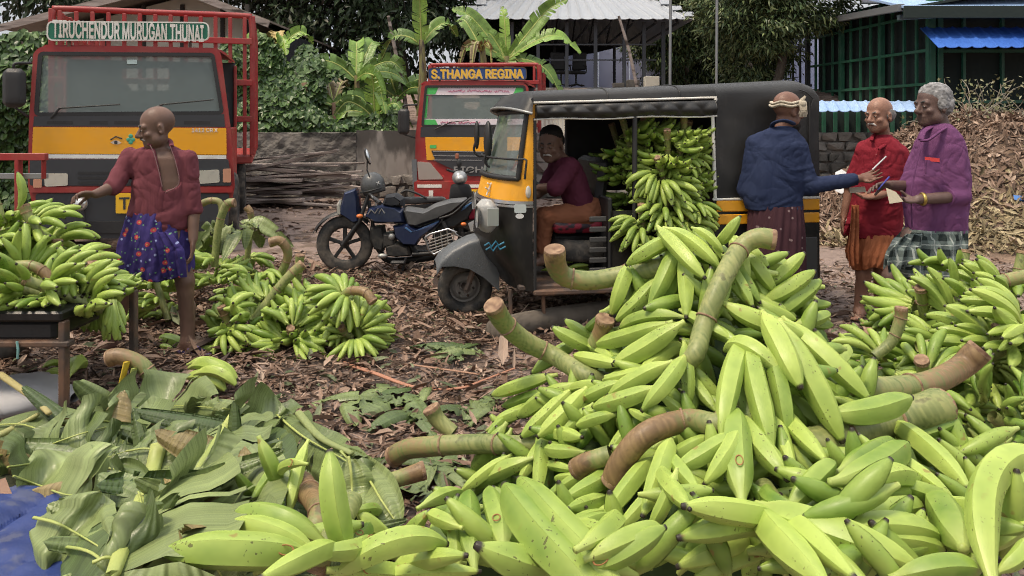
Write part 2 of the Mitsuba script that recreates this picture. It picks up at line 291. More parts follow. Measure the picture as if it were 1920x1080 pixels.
def blade(mid, side, width, rng, droop=0.35, tears=6, tone=0.5, cup=0.0, rag=0.25, nj=5, calm=1.0):
    """mid: midrib points; side: direction to one side at the base. Returns (mesh, uv)"""
    mid = np.asarray(mid, float); n = 36; mid = smoothpts(mid, n); t = nrmz(np.gradient(mid, axis=0)); s = np.asarray(side, float)
    S = nrmz(s - t * (t @ s)[:, None]); U = np.cross(S, t); U = np.where((U[:, 2:] < 0) & (abs(U[:, 2:]) > 2), -U, U)
    a = np.linspace(0, 1, n); w = width / 2 * np.clip(np.sin(np.pi * np.clip(a * 0.93 + 0.05, 0, 1)), 0, 1) ** 0.45 * (1 - 0.35 * a ** 3); ln = np.cumsum(np.linalg.norm(np.gradient(mid, axis=0), axis=1))
    ms, uvs = [], []
    for sg in (-1, 1):
        cuts = np.unique(np.concatenate([[0, n - 1], np.sort(rng.choice(np.arange(3, n - 2), min(tears, n - 6), replace=False)) if tears else []]).astype(int))
        for c0, c1 in zip(cuts[:-1], cuts[1:]):
            dr_ = droop + calm * rng.normal(0, 0.3) * (tears > 0); tw = calm * rng.normal(0, 0.12) * (tears > 0); shr = 1 - rng.uniform(0, rag) * (tears > 0)
            i = np.linspace(c0, c1, max(3, c1 - c0 + 1)); ii = np.clip(np.round(i).astype(int), 0, n - 1)
            j = np.linspace(0, 1, nj)
            ang = cup - dr_ * j[None, :] * 1.0 * np.ones((len(i), 1)); dx = np.cumsum(np.cos(ang), 1) - np.cos(ang[:, :1]); dz = np.cumsum(np.sin(ang), 1) - np.sin(ang[:, :1])
            sc = w[ii][:, None] / (nj - 1) * shr
            edge = (np.linspace(-1, 1, len(i))[:, None] * j[None] * -0.016 * (tears > 0)) + tw * j[None] * w[ii][:, None] * 0.5 + 0.35 * j[None] * w[ii][:, None]
            v = mid[ii][:, None] + sg * S[ii][:, None] * (dx * sc)[..., None] + U[ii][:, None] * (dz * sc)[..., None] + t[ii][:, None] * edge[..., None]
            v = v + U[ii][:, None] * (0.012 * np.sin(j * 9 + rng.uniform(0, 6)) * j)[None, :, None]
            g = grid(v); ms.append(g); uvs.append(np.stack([np.full(len(g.vertices), tone + rng.uniform(-.06, .06)), np.broadcast_to((ln[ii][:, None] + edge), v.shape[:2]).ravel()], 1))
    return cat(ms), np.vstack(uvs)
MP('midrib', lambda p, n, uv: mix((0.2, 0.27, 0.06), (0.42, 0.44, 0.14), fbm(p.x * 6, p.y * 6, p.z * 6, 3)), 0.5)
def banana_leaf(parent, mid, side, width, seed, rib=0.02, name='leaf', **kw):
    rng = R(seed); m, uv = blade(mid, side, width, rng, **kw); k = put(name, m, 'banana_leaf', parent, uv=uv, smooth=True)
    q = smoothpts(mid, 14); put('midrib', tube(q - [0, 0, rib * .3], np.linspace(rib, rib * 0.25, 14), 6), 'midrib', k if parent else k, smooth=True)
    return k
MP('pseudostem', lambda p, n, uv: mix(mix((0.12, 0.15, 0.05), (0.22, 0.14, 0.07), noise(p.x * 8, p.y * 8, p.z * 1.5)), (0.06, 0.045, 0.035), smoothstep(0.5, 0.7, fbm(p.x * 30, p.y * 30, p.z * 3, 3))), 0.7)
def banana_plant(label, base, h, fronds, seed, r=0.09, group=None, stem='pseudostem'):
    """fronds: (azimuth deg, length, elevation deg, width, tone, droop)"""
    rng = R(seed); base = np.asarray(base, float); t = thing('banana_plant', label, 'banana plant', group)
    put('stem', tube(smoothpts([base - [0, 0, .2], base + [0.03, 0, h * .5], base + [0, 0, h]], 8), np.linspace(r * 1.2, r * .6, 8), 10), stem, t, smooth=True)
    for az, L, el, w, tone, dp in fronds:
        a, e = math.radians(az), math.radians(el); d = np.array([math.cos(a) * math.cos(e), math.sin(a) * math.cos(e), math.sin(e)]); hd = np.array([math.cos(a), math.sin(a), 0])
        b = base + [0, 0, h * .93]; p = [b, b + d * L * .35, b + d * L * .7 - [0, 0, dp * L * .12], b + d * L * .92 + hd * L * .06 - [0, 0, dp * L * .45]]
        banana_leaf(t, p, np.cross(d, [0.0, -1, .45]) + rng.normal(0, .12, 3), w, rng.integers(1e6), rib=0.022, droop=0.16, tears=int(rng.integers(5, 11)), tone=tone, cup=0.35)
    return t
# ---------------------------------------------------------------- bank behind the wall
WY, WZ = 15.3, 1.3
by = np.array([15.5, 16, 17, 18.5, 20, 21, 24, 30, 45, 90]); bz = np.array([1.15, 1.2, 1.35, 1.7, 2.2, 2.35, 2.4, 2.4, 2.2, 1.5]); bx = np.linspace(-60, 60, 90)
A, B = np.meshgrid(bx, by, indexing='ij')
put('earth_bank', grid(np.stack([A, B, np.broadcast_to(bz, A.shape) + 0.12 * meshkit.noise(np.stack([A, B, 0 * A], -1))], -1)), 'dirt', smooth=True, kind='structure', label='raised earth bank held by the stone wall')
# stone wall: mortar core and rubble stones
MP('mortar', lambda p, n, uv: mix((0.13, 0.12, 0.11), (0.24, 0.22, 0.2), fbm(p.x * 6, p.y * 6, p.z * 6, 4)), 0.95, lambda p, n, uv: fbm(p.x * 20, p.y * 20, p.z * 20, 3), 0.04)
def stone(k): 
    a, b = ((0.14, 0.13, 0.118), (0.25, 0.23, 0.205)), ((0.16, 0.15, 0.138), (0.28, 0.255, 0.23))
    lo, hi = (a, b)[k]
    return lambda p, n, uv: mix(mix(lo, hi, fbm(p.x * 5 + 9 * k, p.y * 5, p.z * 5, 4)), (0.035, 0.034, 0.03), 0.75 * smoothstep(0.5, 0.72, fbm(p.x * 1.7, p.y * 1.7, p.z * 2.6 + 4, 4)))
ST = [MP(f'wall_stone_{k}', stone(k), 0.92, lambda p, n, uv: fbm(p.x * 30, p.y * 30, p.z * 30, 3), 0.012) for k in (0, 1)]
MP('plaster', lambda p, n, uv: mix(mix((0.2, 0.185, 0.17), (0.37, 0.345, 0.32), fbm(p.x * 2, p.y * 2, p.z * 1.2, 4)), (0.07, 0.065, 0.06), smoothstep(0.42, 0.75, fbm(p.x * 5, p.y, p.z * 1.5, 4) + 0.35 * smoothstep(0.6, 1.4, p.z))), 0.9)
w = thing('stone_wall', 'low grey rubble stone retaining wall behind the trucks, partly plastered', 'wall')
put('core', cbox((24, 0.4, WZ + 0.3), (2.2, WY + 0.24, (WZ - 0.3) / 2), c=0.02), 'mortar', w)
rng = R(5); z = 0.02; course = 0
while z < WZ - 0.05:
    hh = rng.uniform(0.17, 0.26); x = -5.0 + rng.uniform(0, .2)
    while x < 9.6:
        ww = rng.uniform(0.2, 0.42)
        if x + ww / 2 > -1.7 or (z < .33 and x > -3.1):
            q = rng.uniform(-1, 1, (16, 3)); q = np.sign(q) * np.abs(q) ** 0.45 * [ww * .5 - .003, .07, hh * .5 - .004]
            put('stone', hull(q + [x + ww / 2, WY + 0.0 - rng.uniform(0, .02), z + hh / 2]), ST[int(rng.random() < .45)], w)
        x += ww
    z += hh; course += 1
pv, pw = np.meshgrid(np.linspace(-3.1, -1.65, 14), np.linspace(0.28, WZ + .02, 10), indexing='ij')
put('plaster_patch', slab(np.stack([pv + .04 * meshkit.noise(np.stack([pv, pw, pv], -1) * 7), WY - .05 + 0.03 * meshkit.noise(np.stack([pv, pw, pv], -1) * 4), pw + .05 * meshkit.noise(np.stack([pv, pw, pv], -1) * 5, 3)], -1), [0, 1, 0], 0.1), 'plaster', w, smooth=40, label='bare cement plaster patch on the wall')
pv, pw = np.meshgrid(np.linspace(-6.5, -3.08, 80), np.linspace(0.0, WZ, 30), indexing='ij'); q = np.stack([pv, pw, 0 * pv], -1)
MP('rough_cast', lambda p, n, uv: mix(mix((.09, .083, .076), (.26, .24, .215), fbm(p.x * 7, p.y * 7, p.z * 7, 4)), (.05, .048, .044), smoothstep(.5, .7, fbm(p.x * 2, p.y, p.z * 3, 3))), .95, lambda p, n, uv: fbm(p.x * 26, p.y * 26, p.z * 26, 3), .03)
put('rough_render', slab(np.stack([pv, WY - .05 + .1 * (meshkit.fbm(q * 7, 3, 6) - .5), pw + .05 * (meshkit.noise(q * 4, 2) - .5) * (pw > 1)], -1), [0, 1, 0], .12), 'rough_cast', w, smooth=40, label='rough dark grey weathered face of the wall behind the planks')
# cream sheet fence above the wall, seen through the rickshaw
MP('cream_sheet', lambda p, n, uv: mix((0.5, 0.47, 0.4), (0.62, 0.59, 0.52), fbm(p.x * 2, p.y * 2, p.z * .5, 3)), 0.6)
f = thing('sheet_fence', 'cream corrugated sheet fence standing above the stone wall', 'fence')
for i in range(6):
    xx = 0.55 + i * 0.62; u = np.linspace(0, 0.6, 25); z_ = np.array([1.3, 1.75]); U_, Z2 = np.meshgrid(u, z_, indexing='ij')
    put('panel', slab(np.stack([xx + U_, WY + .3 + .012 * np.sin(U_ * 80), Z2], -1), [0, 1, 0], .004), 'cream_sheet', f)
# ---------------------------------------------------------------- plank pile
def plankcol(p, n, uv): return mix(mix((0.15, 0.12, 0.11), (0.36, 0.31, 0.285), fbm(p.x * 3, p.y * 14, p.z * 14, 4)), (0.045, 0.035, 0.03), smoothstep(0.5, 0.7, fbm(p.x * 1.2, p.y * 5, p.z * 9 + 7, 3)))
MP('grey_plank', plankcol, 0.88)
rng = R(11)
for i in range(34):
    lay = i % 9; zz = 0.06 + lay * 0.085; y0 = 14.5 - rng.uniform(0, .8) - (8 - lay) * .04
    if i % 3: a = np.array([-5.3 + rng.uniform(-.4, .7), y0, zz + rng.uniform(0, .08)]); b = a + [rng.uniform(1.6, 2.6), rng.uniform(-.35, .3), rng.uniform(-.22, .26)]
    else: a = np.array([-5.2 + rng.uniform(-.3, .5), y0, zz + .04]); b = a + [rng.uniform(1.2, 2.1), rng.uniform(-.3, .2), rng.uniform(.15, .6) * (.3 + lay / 12)]
    put('plank', beam(a, b, rng.uniform(.1, .17), rng.uniform(.028, .06)), 'grey_plank', label='weathered grey timber plank lying nearly flat in the pile against the stone wall' if i % 3 else 'weathered grey timber plank slanting up across the pile against the stone wall', cat='plank', group='flat planks piled by the stone wall' if i % 3 else 'slanting planks on the pile by the stone wall')
# ---------------------------------------------------------------- house with a gable, upper left
MP('house_wall', lambda p, n, uv: mix((0.36, 0.34, 0.29), (0.5, 0.48, 0.42), fbm(p.x, p.y, p.z * 2, 3)), 0.85)
DKWOOD = M((0.03, 0.026, 0.024), 0.8); DARKIN = M((0.012, 0.014, 0.018), 0.9)
MP('old_tin', lambda p, n, uv: mix((0.1, 0.085, 0.075), (0.24, 0.2, 0.17), fbm(p.x * 3, p.y * 3, p.z, 4)), 0.6)
h = thing('house', 'cream gabled house with dark timber posts behind the big lorry', 'house'); Y0 = 20.0
a, ap, b = P(40, 62, Y0), P(352, -18, Y0), P(530, 52, Y0)
gl, gr = P(120, 45, Y0), P(468, 30, Y0)
put('wall', prism([(gl[0], 1.5), (gr[0], 1.5), (gr[0], gr[2] - .1), (ap[0], ap[2] - .15), (gl[0], gl[2] - .1)], 5, (0, Y0 + 5, 0), rot(X_, 90)), 'house_wall', h)
for x in (200, 270, 343, 418, 464):
    q = P(x, 20, Y0); put('post', box2((q[0] - .05, Y0 - .06, 1.6), (q[0] + .05, Y0 + .02, 4.55)), DKWOOD, h)
rf = [slab(np.array([[c + [0, -1.1, 0], c + [0, 6, 0]] for c in pr]), [0, 0, 1], .05) for pr in ((a, ap), (ap, b))]
for k in (0, 1): put('roof', rf[k], 'old_tin', h)
for k, (u, v) in enumerate(((a, ap), (ap, b))): put('bargeboard', beam(u + [0, -1.12, -.06], v + [0, -1.12, -.06], .04, .16), 'grey_plank', h)
put('rear_wing', box2((gr[0] + .01, Y0 + .3, 1.5), (P(530, 0, Y0)[0], Y0 + 3, P(0, 58, Y0)[2])), DARKIN, h, label='dark open side bay of the house')
# ---------------------------------------------------------------- shed with a grey hipped metal roof
s = thing('open_shed', 'open steel shed with grey ribbed hipped roof behind the small lorry', 'shed'); Y0 = 22.0
e0, e1 = P(858, 36, Y0), P(1302, 36, Y0); dz = 2.1; D = 7.5
r0, r1 = np.array([e0[0] + 2.3, Y0 + D / 2, e0[2] + dz]), np.array([e1[0] - 2.3, Y0 + D / 2, e0[2] + dz])
b0, b1 = e0 + [0, D, 0], e1 + [0, D, 0]
MP('grey_sheet', lambda p, n, uv: mix((0.27, 0.29, 0.32), (0.38, 0.4, 0.43), fbm(p.x * 1.2, p.y * .6, p.z, 3)), 0.42, metal=0.3)
MP('blue_sheet', lambda p, n, uv: mix((0.02, 0.075, 0.34), (0.06, 0.16, 0.5), fbm(p.x * 2, p.y * .6, p.z, 3)), 0.4)
MP('faded_sheet', lambda p, n, uv: mix((0.22, 0.35, 0.58), (0.36, 0.48, 0.68), fbm(p.x * 2, p.y * .6, p.z, 3)), 0.45)
def ribbed(a, b, c, d, pitch, th=.03):
    """ribbed sheet a-b (eave) to d-c (top): each row follows the slope"""
    n = max(8, int(np.linalg.norm(b - a) / pitch)) * 6; u = np.linspace(0, 1, n + 1)[:, None]; ph = (u[:, 0] * n / 6) % 1
    nn = np.cross(b - a, d - a); nn = nn / np.linalg.norm(nn); nn = nn if nn[2] > 0 else -nn
    off = nn * (th * np.clip(1.6 - np.abs(ph - .5) * 8, 0, 1))[:, None]
    return slab(np.stack([a + (b - a) * u + off, d + (c - d) * u + off], 1), -nn, .012)
put('roof_slope', ribbed(e0, e1, r1, r0, .33), 'grey_sheet', s); put('roof_slope', ribbed(e1, b1, r1 + [0, .01, 0], r1 - [0, .01, 0], .33), 'grey_sheet', s)
put('roof_slope', ribbed(e0, b0, r0 + [0, .01, 0], r0 - [0, .01, 0], .33), 'grey_sheet', s); put('roof_slope', ribbed(b0, b1, r1, r0, .33), 'grey_sheet', s)
STEEL = M((0.06, 0.065, 0.075), 0.6, 0.3)
for k, (u, v) in enumerate(((e0, r0), (e1, r1))):
    for q in np.linspace(.05, .95, 9): put('ridge_cap', cbox((.3, .34, .03), u + (v - u) * q + [0, 0, .06], frame(0, [1, 0, 0], v - u)), 'grey_sheet', s)
for x in (900, 960, 1010, 1065, 1120, 1175, 1213, 1250):
    for yy in ((Y0 + .5, Y0 + D - .5) if x in (900, 1065, 1213) else (Y0 + .5,)):
        px = P(x, 0, Y0)[0]; put('post', box2((px - .05, yy - .05, 1.8), (px + .05, yy + .05, e0[2] - .02)), STEEL, s)
for zz in (3.75, 3.3): put('rail', box2((P(1000, 0, Y0)[0], Y0 + .46, zz), (e1[0] - 1, Y0 + .5, zz + .04)), STEEL, s)
for k in range(10):
    x = e0[0] + .6 + k * .64; put('truss', cat([bar((x, Y0 + .4, e0[2] - .05), (x, Y0 + D - .4, e0[2] - .05), .04, 6), bar((x, Y0 + .4, e0[2] - .05), (x, Y0 + D / 2, e0[2] + 1.6), .035, 6), bar((x, Y0 + D / 2, e0[2] + 1.6), (x, Y0 + D - .4, e0[2] - .05), .035, 6)]), STEEL, s)
put('plinth', box2((e0[0] - .5, Y0 + .2, 1.5), (e1[0] + 1.2, Y0 + D, P(0, 164, Y0)[2])), 'mortar', s)
bw = P(860, 0, Y0 + D)[0]; put('back_wall', prism([(bw, 2.5), (P(1030, 0, Y0 + D)[0], 2.5), (P(1030, 95, Y0 + D)[0], P(0, 108, Y0 + D)[2]), (P(1110, 0, Y0 + D)[0], P(0, 100, Y0 + D)[2]), (P(1215, 0, Y0 + D)[0], P(0, 75, Y0 + D)[2]), (P(1260, 0, Y0 + D)[0], e0[2]), (bw, e0[2])], .1, (0, Y0 + D + .1, 0), rot(X_, 90)), DARKIN, s)
for k, (x, y, w_, h_) in enumerate(((1222, 153, 26, 20), (1187, 155, 22, 14), (1160, 156, 20, 8))):
    q = P(x, 164, Y0 - .1); put('masonry_block', cbox((w_ / 65, .35, h_ / 65), (q[0], Y0 - .05, q[2] + h_ / 130), c=.015), 'plaster' if k else 'house_wall', label='pale cement block on the edge of the shed floor, %s in the row' % ('largest', 'middle', 'smallest')[k], cat='block')
def chair(x, Y, az, label):
    t = thing('office_chair', label, 'chair'); q = P(x, 164, Y); r = rot(Z_, az); K = M((.015, .015, .016), .6)
    def put_(n, m): put(n, mv(m, q, r), K, t, smooth=35)
    put_('seat', cbox((.48, .46, .09), (0, 0, .45), c=.03)); put_('backrest', cbox((.46, .08, .55), (0, .24, .8), rot(X_, -8), c=.03))
    put_('column', bar((0, 0, .08), (0, 0, .42), .03))
    for k in range(5): put_('leg', bar((0, 0, .1), (.28 * math.cos(k * 1.257), .28 * math.sin(k * 1.257), .04), .02, 6))
    for sg in (-1, 1): put_('armrest', tube([(sg * .25, .2, .45), (sg * .27, .15, .66), (sg * .27, -.15, .66)], .02, 6))
chair(1052, 23, 20, 'black office chair with tall back standing in the shed, left of the other'); chair(1080, 23.4, -30, 'black office chair standing in the shed, right of the other')
# pale lavender sheet wall far behind the shed
bwl = thing('sheet_wall', 'pale lavender blue sheet wall far behind the shed and the trees', 'wall')
MP('lavender', lambda p, n, uv: mix((0.33, 0.37, 0.58), (0.42, 0.46, 0.66), fbm(p.x, p.y, p.z, 3)), 0.7)
for k in range(14): 
    x = 0.3 + k * 1.35; put('panel', cbox((1.33, .05, 4.2), (x, 33, 3.9), c=.01), 'lavender', bwl)
# ---------------------------------------------------------------- green steel building, right
g = thing('green_building', 'green steel framed building with dark mesh walls and blue awning', 'building'); GRN = MP('green_steel', dusty((0.02, 0.105, 0.06), (0.05, 0.12, 0.09), 4, .5), .5)
GD = M((0.012, 0.022, 0.02), .8); c0 = np.array([8.64, 16.0]); dv = np.array([-0.1286, 1.0]); H0, H1 = 1.2, 4.3
def S2(t, z): return np.array([*(c0 + dv * t), z])
put('side_wall', slab(np.array([[S2(0, 1), S2(0, H1 - .05)], [S2(4.6, 1), S2(4.6, H1 - .05)]]) + [.12, 0, 0], [1, 0, 0], .1), GD, g)
put('front_wall', box2((c0[0] + .1, 16.15, 1), (16, 16.25, 5.2)), GD, g)
for i, t in enumerate(np.linspace(0, 7.4, 19)):
    m = beam(S2(t, 1.1), S2(t, H1 - .1), .05 if i % 4 else .11, .06 if i % 4 else .12); put('mullion', m, GRN if t < 4.8 else STEEL, g)
for z0 in (2.3, 3.0, 3.75): put('rail', beam(S2(0, z0) - [.03, 0, 0], S2(4.7, z0) - [.03, 0, 0], .05, .06), GRN, g)
for z0 in (2.5, 3.6): put('rail', beam(S2(4.75, z0), S2(7.5, z0), .05, .07), STEEL, g)
for k in (0, 1): put('corner_post', box2((c0[0] + k * .16 - .02, 15.93, .9), (c0[0] + k * .16 + .09, 16.06, 4.35)), GRN, g)
for i in range(9):
    x = c0[0] + .75 + i * .8; put('mullion', box2((x - .03, 16.04, 1), (x + .03, 16.12, 5.0)), GRN, g)
for z0 in (1.9, 2.95, 3.95, 4.5): put('rail', box2((c0[0] + .25, 16.0, z0), (16, 16.05, z0 + .07)), GRN, g)
# roof with a deep eave and gutter along the side
E = [np.array([8.05, 15.3, 3.95]), np.array([7.05, 24, 4.6])]
ge0, ge1 = P(1690, 14, 15.2), P(1492, 50, 22.5)
put('eave', slab(np.array([[ge0, ge0 + [4.5, 0, .75]], [ge1, ge1 + [4.5, 0, .75]]]), [0, 0, -1], .05), GD, g)
put('gutter', beam(ge0, ge1, .12, .14), M((.2, .21, .22), .5, .4), g)
put('soffit_beam', beam(P(1684, 33, 15.4), P(1950, 18, 15.4), .1, .1), M((.1, .13, .13), .6), g)
put('front_roof', slab(np.array([[ge0 + [0, -.1, .02], ge0 + [8, -.1, .02]], [ge0 + [0, 4, 1.1], ge0 + [8, 4, 1.1]]]), [0, 0, -1], .05), 'faded_sheet', g)
put('front_fascia', box2((ge0[0], 15.08, ge0[2] - .22), (16, 15.13, ge0[2] + .02)), GD, g)
put('awning', ribbed(P(1760, 89, 14.6), P(1760, 89, 14.6) + [7, 0, 0], P(1725, 52, 15.95) + [7.4, 0, 0], P(1725, 52, 15.95), .25), 'blue_sheet', g, label='bright blue ribbed sheet awning')
# upper storey with teal windows
up = P(1640, 0, 20); put('upper_wall', box2((up[0] - .3, 20, 4.6), (16, 20.2, 8)), M((.25, .27, .33), .7), g)
for k in range(5):
    fr = put('window', box2((up[0] + .25 + k * .95, 19.93, 4.75), (up[0] + 1.1 + k * .95, 20.02, 6.8)), M((.03, .16, .15), .3), g)
    put('pane', box2((up[0] + .3 + k * .95, 19.9, 4.8), (up[0] + .64 + k * .95, 19.925, 6.7)), M((.02, .07, .075), .12), fr)
put('lower_awning', ribbed(P(1500, 209, 14.6), P(1730, 209, 14.6), P(1715, 190, 15.9), P(1490, 190, 15.9), .2), 'faded_sheet', g, label='low faded blue sheet roof just above the stone wall')
put('lower_wall', box2((5.2, 16.3, 1), (8.6, 16.4, 1.78)), GD, g)
for i in range(14): put('paling', box2((5.3 + i * .24, 16.2, 1.0), (5.38 + i * .24, 16.24, 1.72)), GRN, g)
# ---------------------------------------------------------------- trees
tree('dark_tree', 'dark dense tree filling the top left corner above the house', (-13.5, 25, 2), 8.5, 3.6, 21, 60, 150, .3, (DARK, (.03, .055, .02)))
tree('dark_tree', 'tall dark tree rising between the house and the shed', (-3.6, 27, 2), 10, 4.6, 22, 110, 170, .3, (DARK, (.035, .06, .022)), .35, low=.1)
tree('dark_tree', 'second dark tree behind the house gable, brownish green', (-8.2, 28, 2), 9.5, 3.6, 24, 70, 170, .3, ((.03, .042, .02), (.06, .06, .035)), .3, low=.15)
tree('dark_tree', 'deep green tree behind the left end of the shed', (-0.8, 31, 2), 9, 3.4, 25, 60, 160, .3, (DARK, MID), .3, low=.1)
FE = ((.03, .06, .026), (.08, .12, .045), (.17, .2, .08))
tree('feathery_tree', 'feathery tree with layered sprays, behind the right end of the shed', (6.9, 31, 2), 8.5, 2.7, 26, 90, 260, .28, FE, .14, flat=.8, low=.05, lw=.3)
tree('feathery_tree', 'feathery tree with layered sprays beside the green building', (6.6, 20, 2), 5.4, 1.8, 27, 90, 260, .18, FE, .14, flat=.75, low=.1, lw=.3)
tree('feathery_tree', 'pale feathery tree far behind, between shed and green building', (8.4, 27, 2), 8, 2.4, 28, 55, 200, .22, ((.05, .08, .04), (.12, .16, .07)), .16, flat=.5, low=.3, lw=.3)
tree('dark_tree', 'dark leafy tree behind the feathery ones, right of the shed', (9.2, 32, 2), 9, 2.6, 29, 70, 170, .3, (DARK, (.04, .065, .025)), .3, low=.05)
for x, lab in ((1343, 'thin grey metal pole standing between the feathery trees'), (1256, 'thin grey metal pole at the right end of the shed')):
    q = P(x, 160, 18.5); put('metal_pole', tube([(q[0], 18.5, 1.3), (q[0] + .02, 18.5, 5.2)], .035, 8), M((.22, .23, .24), .5, .4), label=lab, cat='pole', smooth=True)
q = P(958, 160, 17); put('bamboo_pole', tube([P(728, 30, 17), P(742, 100, 17), P(757, 170, 17), P(768, 258, 17)], [.035, .04, .045, .05], 8), 'grey_plank', label='pale bare bamboo pole leaning among the banana plants', cat='pole', smooth=True)
put('bamboo_pole', tube([P(1160, 30, 19), P(1180, 95, 19), P(1195, 165, 19)], [.03, .04, .04], 8), 'grey_plank', label='dark leaning pole in front of the shed', cat='pole', smooth=True)
put('tree_stump', tube(smoothpts([P(575, 262, 16), P(577, 225, 16), P(576, 190, 16), P(570, 155, 16)], 10), np.linspace(.085, .06, 10), 10), MP('dead_stem', lambda p, n, uv: mix((.12, .075, .05), (.3, .19, .13), fbm(p.x * 14, p.y * 14, p.z * 3, 4)), .85), label='brown dead stem standing on the wall beside the vine hedge', cat='stem', smooth=True)
# vine hedge: leaves hung on a bumpy mass
def hedge(label, x0, x1, yc, zfun, n, seed, pal, L=.15, depth=.5, zb=1.2):
    rng = R(seed); t = thing('vine_hedge', label, 'vine'); x = rng.uniform(x0, x1, n); u = rng.random(n); zt = zfun(x); z = zb + (zt - zb) * u ** .85
    bump = meshkit.fbm(np.stack([x * 1.1, z * 1.1, x * 0], -1), 3, seed); y = yc - depth * (bump - .5) * 2.2 + rng.uniform(0, .2, n) + .5 * np.clip((z - zb) / (zt - zb + .01) - .75, 0, 1) * 2
    d = np.stack([rng.normal(0, .5, n), -.5 + rng.normal(0, .3, n), -.8 + rng.normal(0, .35, n)], 1); nn = np.stack([rng.normal(0, .35, n), -1 + 0 * x, .55 + rng.normal(0, .3, n)], 1)
    m, c = leaves(np.stack([x, y, z], 1), d, nn, rng.uniform(.6, 1.2, n) * L, rng.uniform(.6, 1.1, n) * L, pick(rng, n, *pal), .12, .2, True); put('foliage', m, 'vc_leaf', t, color=c)
    st = [tube(smoothpts([(a, yc + .35, zb - .3), (a + .2, yc + .3, (zb + zfun(a)) / 2), (a - .1, yc + .3, zfun(a) - .2)], 8), .02, 5) for a in np.linspace(x0 + .2, x1 - .2, 7)]
    put('stem', cat(st), 'bark', t, smooth=True, kind='stuff')
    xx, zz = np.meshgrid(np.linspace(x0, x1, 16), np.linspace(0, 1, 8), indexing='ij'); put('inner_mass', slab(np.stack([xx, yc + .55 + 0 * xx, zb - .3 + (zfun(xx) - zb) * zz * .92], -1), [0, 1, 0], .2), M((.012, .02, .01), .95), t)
VP = ((.02, .045, .016), (.045, .09, .025), (.085, .15, .04), (.05, .1, .03))
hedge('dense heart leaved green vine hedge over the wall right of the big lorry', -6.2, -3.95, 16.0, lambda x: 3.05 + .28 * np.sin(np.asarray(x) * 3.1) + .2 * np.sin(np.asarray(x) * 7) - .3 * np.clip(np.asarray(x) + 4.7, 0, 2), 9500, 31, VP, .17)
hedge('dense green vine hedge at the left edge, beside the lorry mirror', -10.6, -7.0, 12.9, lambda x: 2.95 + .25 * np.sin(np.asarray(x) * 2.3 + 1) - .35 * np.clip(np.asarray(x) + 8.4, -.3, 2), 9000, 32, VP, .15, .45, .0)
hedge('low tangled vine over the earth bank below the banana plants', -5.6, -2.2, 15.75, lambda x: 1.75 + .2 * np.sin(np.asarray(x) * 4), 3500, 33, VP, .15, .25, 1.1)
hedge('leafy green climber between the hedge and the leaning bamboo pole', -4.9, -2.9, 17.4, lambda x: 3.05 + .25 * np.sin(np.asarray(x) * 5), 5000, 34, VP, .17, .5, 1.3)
# banana plants:  (azimuth, length, elevation, width, tone, droop); tone >4 is dry
banana_plant('banana plant with yellowing torn leaves above the vine hedge', P(520, 262, 17.2), 2.1, [(170, 1.3, 35, .45, .55, 1.6), (20, 1.2, 50, .4, .9, 1.2), (110, 1.1, 60, .4, 4.9, 1.4), (250, 1.2, 30, .42, 4.6, 1.8), (300, 1.0, 40, .4, .95, 1.6), (200, 1.2, 15, .4, .8, 2)], 41, .09)
banana_plant('banana plant with one upright bright leaf beside the wall', P(703, 252, 15.9), .35, [(265, 1.05, 80, .44, .97, .15), (330, 1.0, 40, .34, .25, 1.2), (205, 1.1, 40, .34, .25, 1.2), (180, 1.0, 25, .35, .35, 1.5), (10, .9, 30, .3, .3, 1.5)], 42, .06)
banana_plant('tall banana plant left of the leaning bamboo pole', P(668, 255, 16.6), 1.3, [(60, 1.7, 62, .45, .45, .9), (100, 1.5, 70, .42, .8, .8), (350, 1.5, 35, .42, .35, 1.4), (190, 1.4, 40, .4, .3, 1.6), (310, 1.3, 15, .42, .4, 1.8), (20, 1.6, 20, .42, .22, 2.2)], 43, .08)
banana_plant('banana plant with drooping leaves right of the bamboo pole', P(745, 255, 17.0), .9, [(160, 1.5, 70, .42, .3, .8), (40, 1.3, 45, .4, .25, 1.5), (200, 1.4, 30, .4, .3, 2), (330, 1.2, 30, .4, .2, 2)], 44, .08)
banana_plant('banana plant with a single upright blade left of the small lorry roof', P(790, 200, 16.2), 1.4, [(255, 1.35, 84, .42, .85, .1), (20, 1.2, 50, .4, .55, 1.2), (180, 1.0, 30, .4, .3, 1.8)], 45, .09)
banana_plant('largest banana plant, fanning over the roof of the small lorry', P(950, 215, 16.5), 1.25, [(8, 2.1, 52, .44, .6, .2), (-6, 1.9, 34, .42, .7, 1.0), (172, 1.9, 52, .42, .5, .3), (120, 1.35, 84, .3, .95, .1), (182, 1.2, 34, .4, .45, 1.0), (-10, 1.3, 0, .4, .3, 1.8), (170, 1.0, 60, .36, .5, .4)], 46, .09)
banana_plant('withered banana plant with hanging dry straw leaves above the small lorry', P(905, 215, 16.1), 1.4, [(250, .8, 40, .2, 4.25, 2.6), (290, .8, 35, .2, 4.3, 2.8), (200, .7, 40, .2, 4.2, 2.6), (150, 1.3, 60, .36, .45, .6)], 47, .09)
banana_plant('small dark banana plant growing against the dead stem', P(625, 255, 16.2), .7, [(120, 1.0, 60, .3, 4.15, 1.2), (60, 1.0, 65, .3, 4.1, 1), (170, 1.0, 30, .34, .3, 1.8), (10, 1.0, 30, .34, .3, 1.8), (200, 1.3, 15, .36, .35, 1.6)], 48, .07, stem='dead_stem')
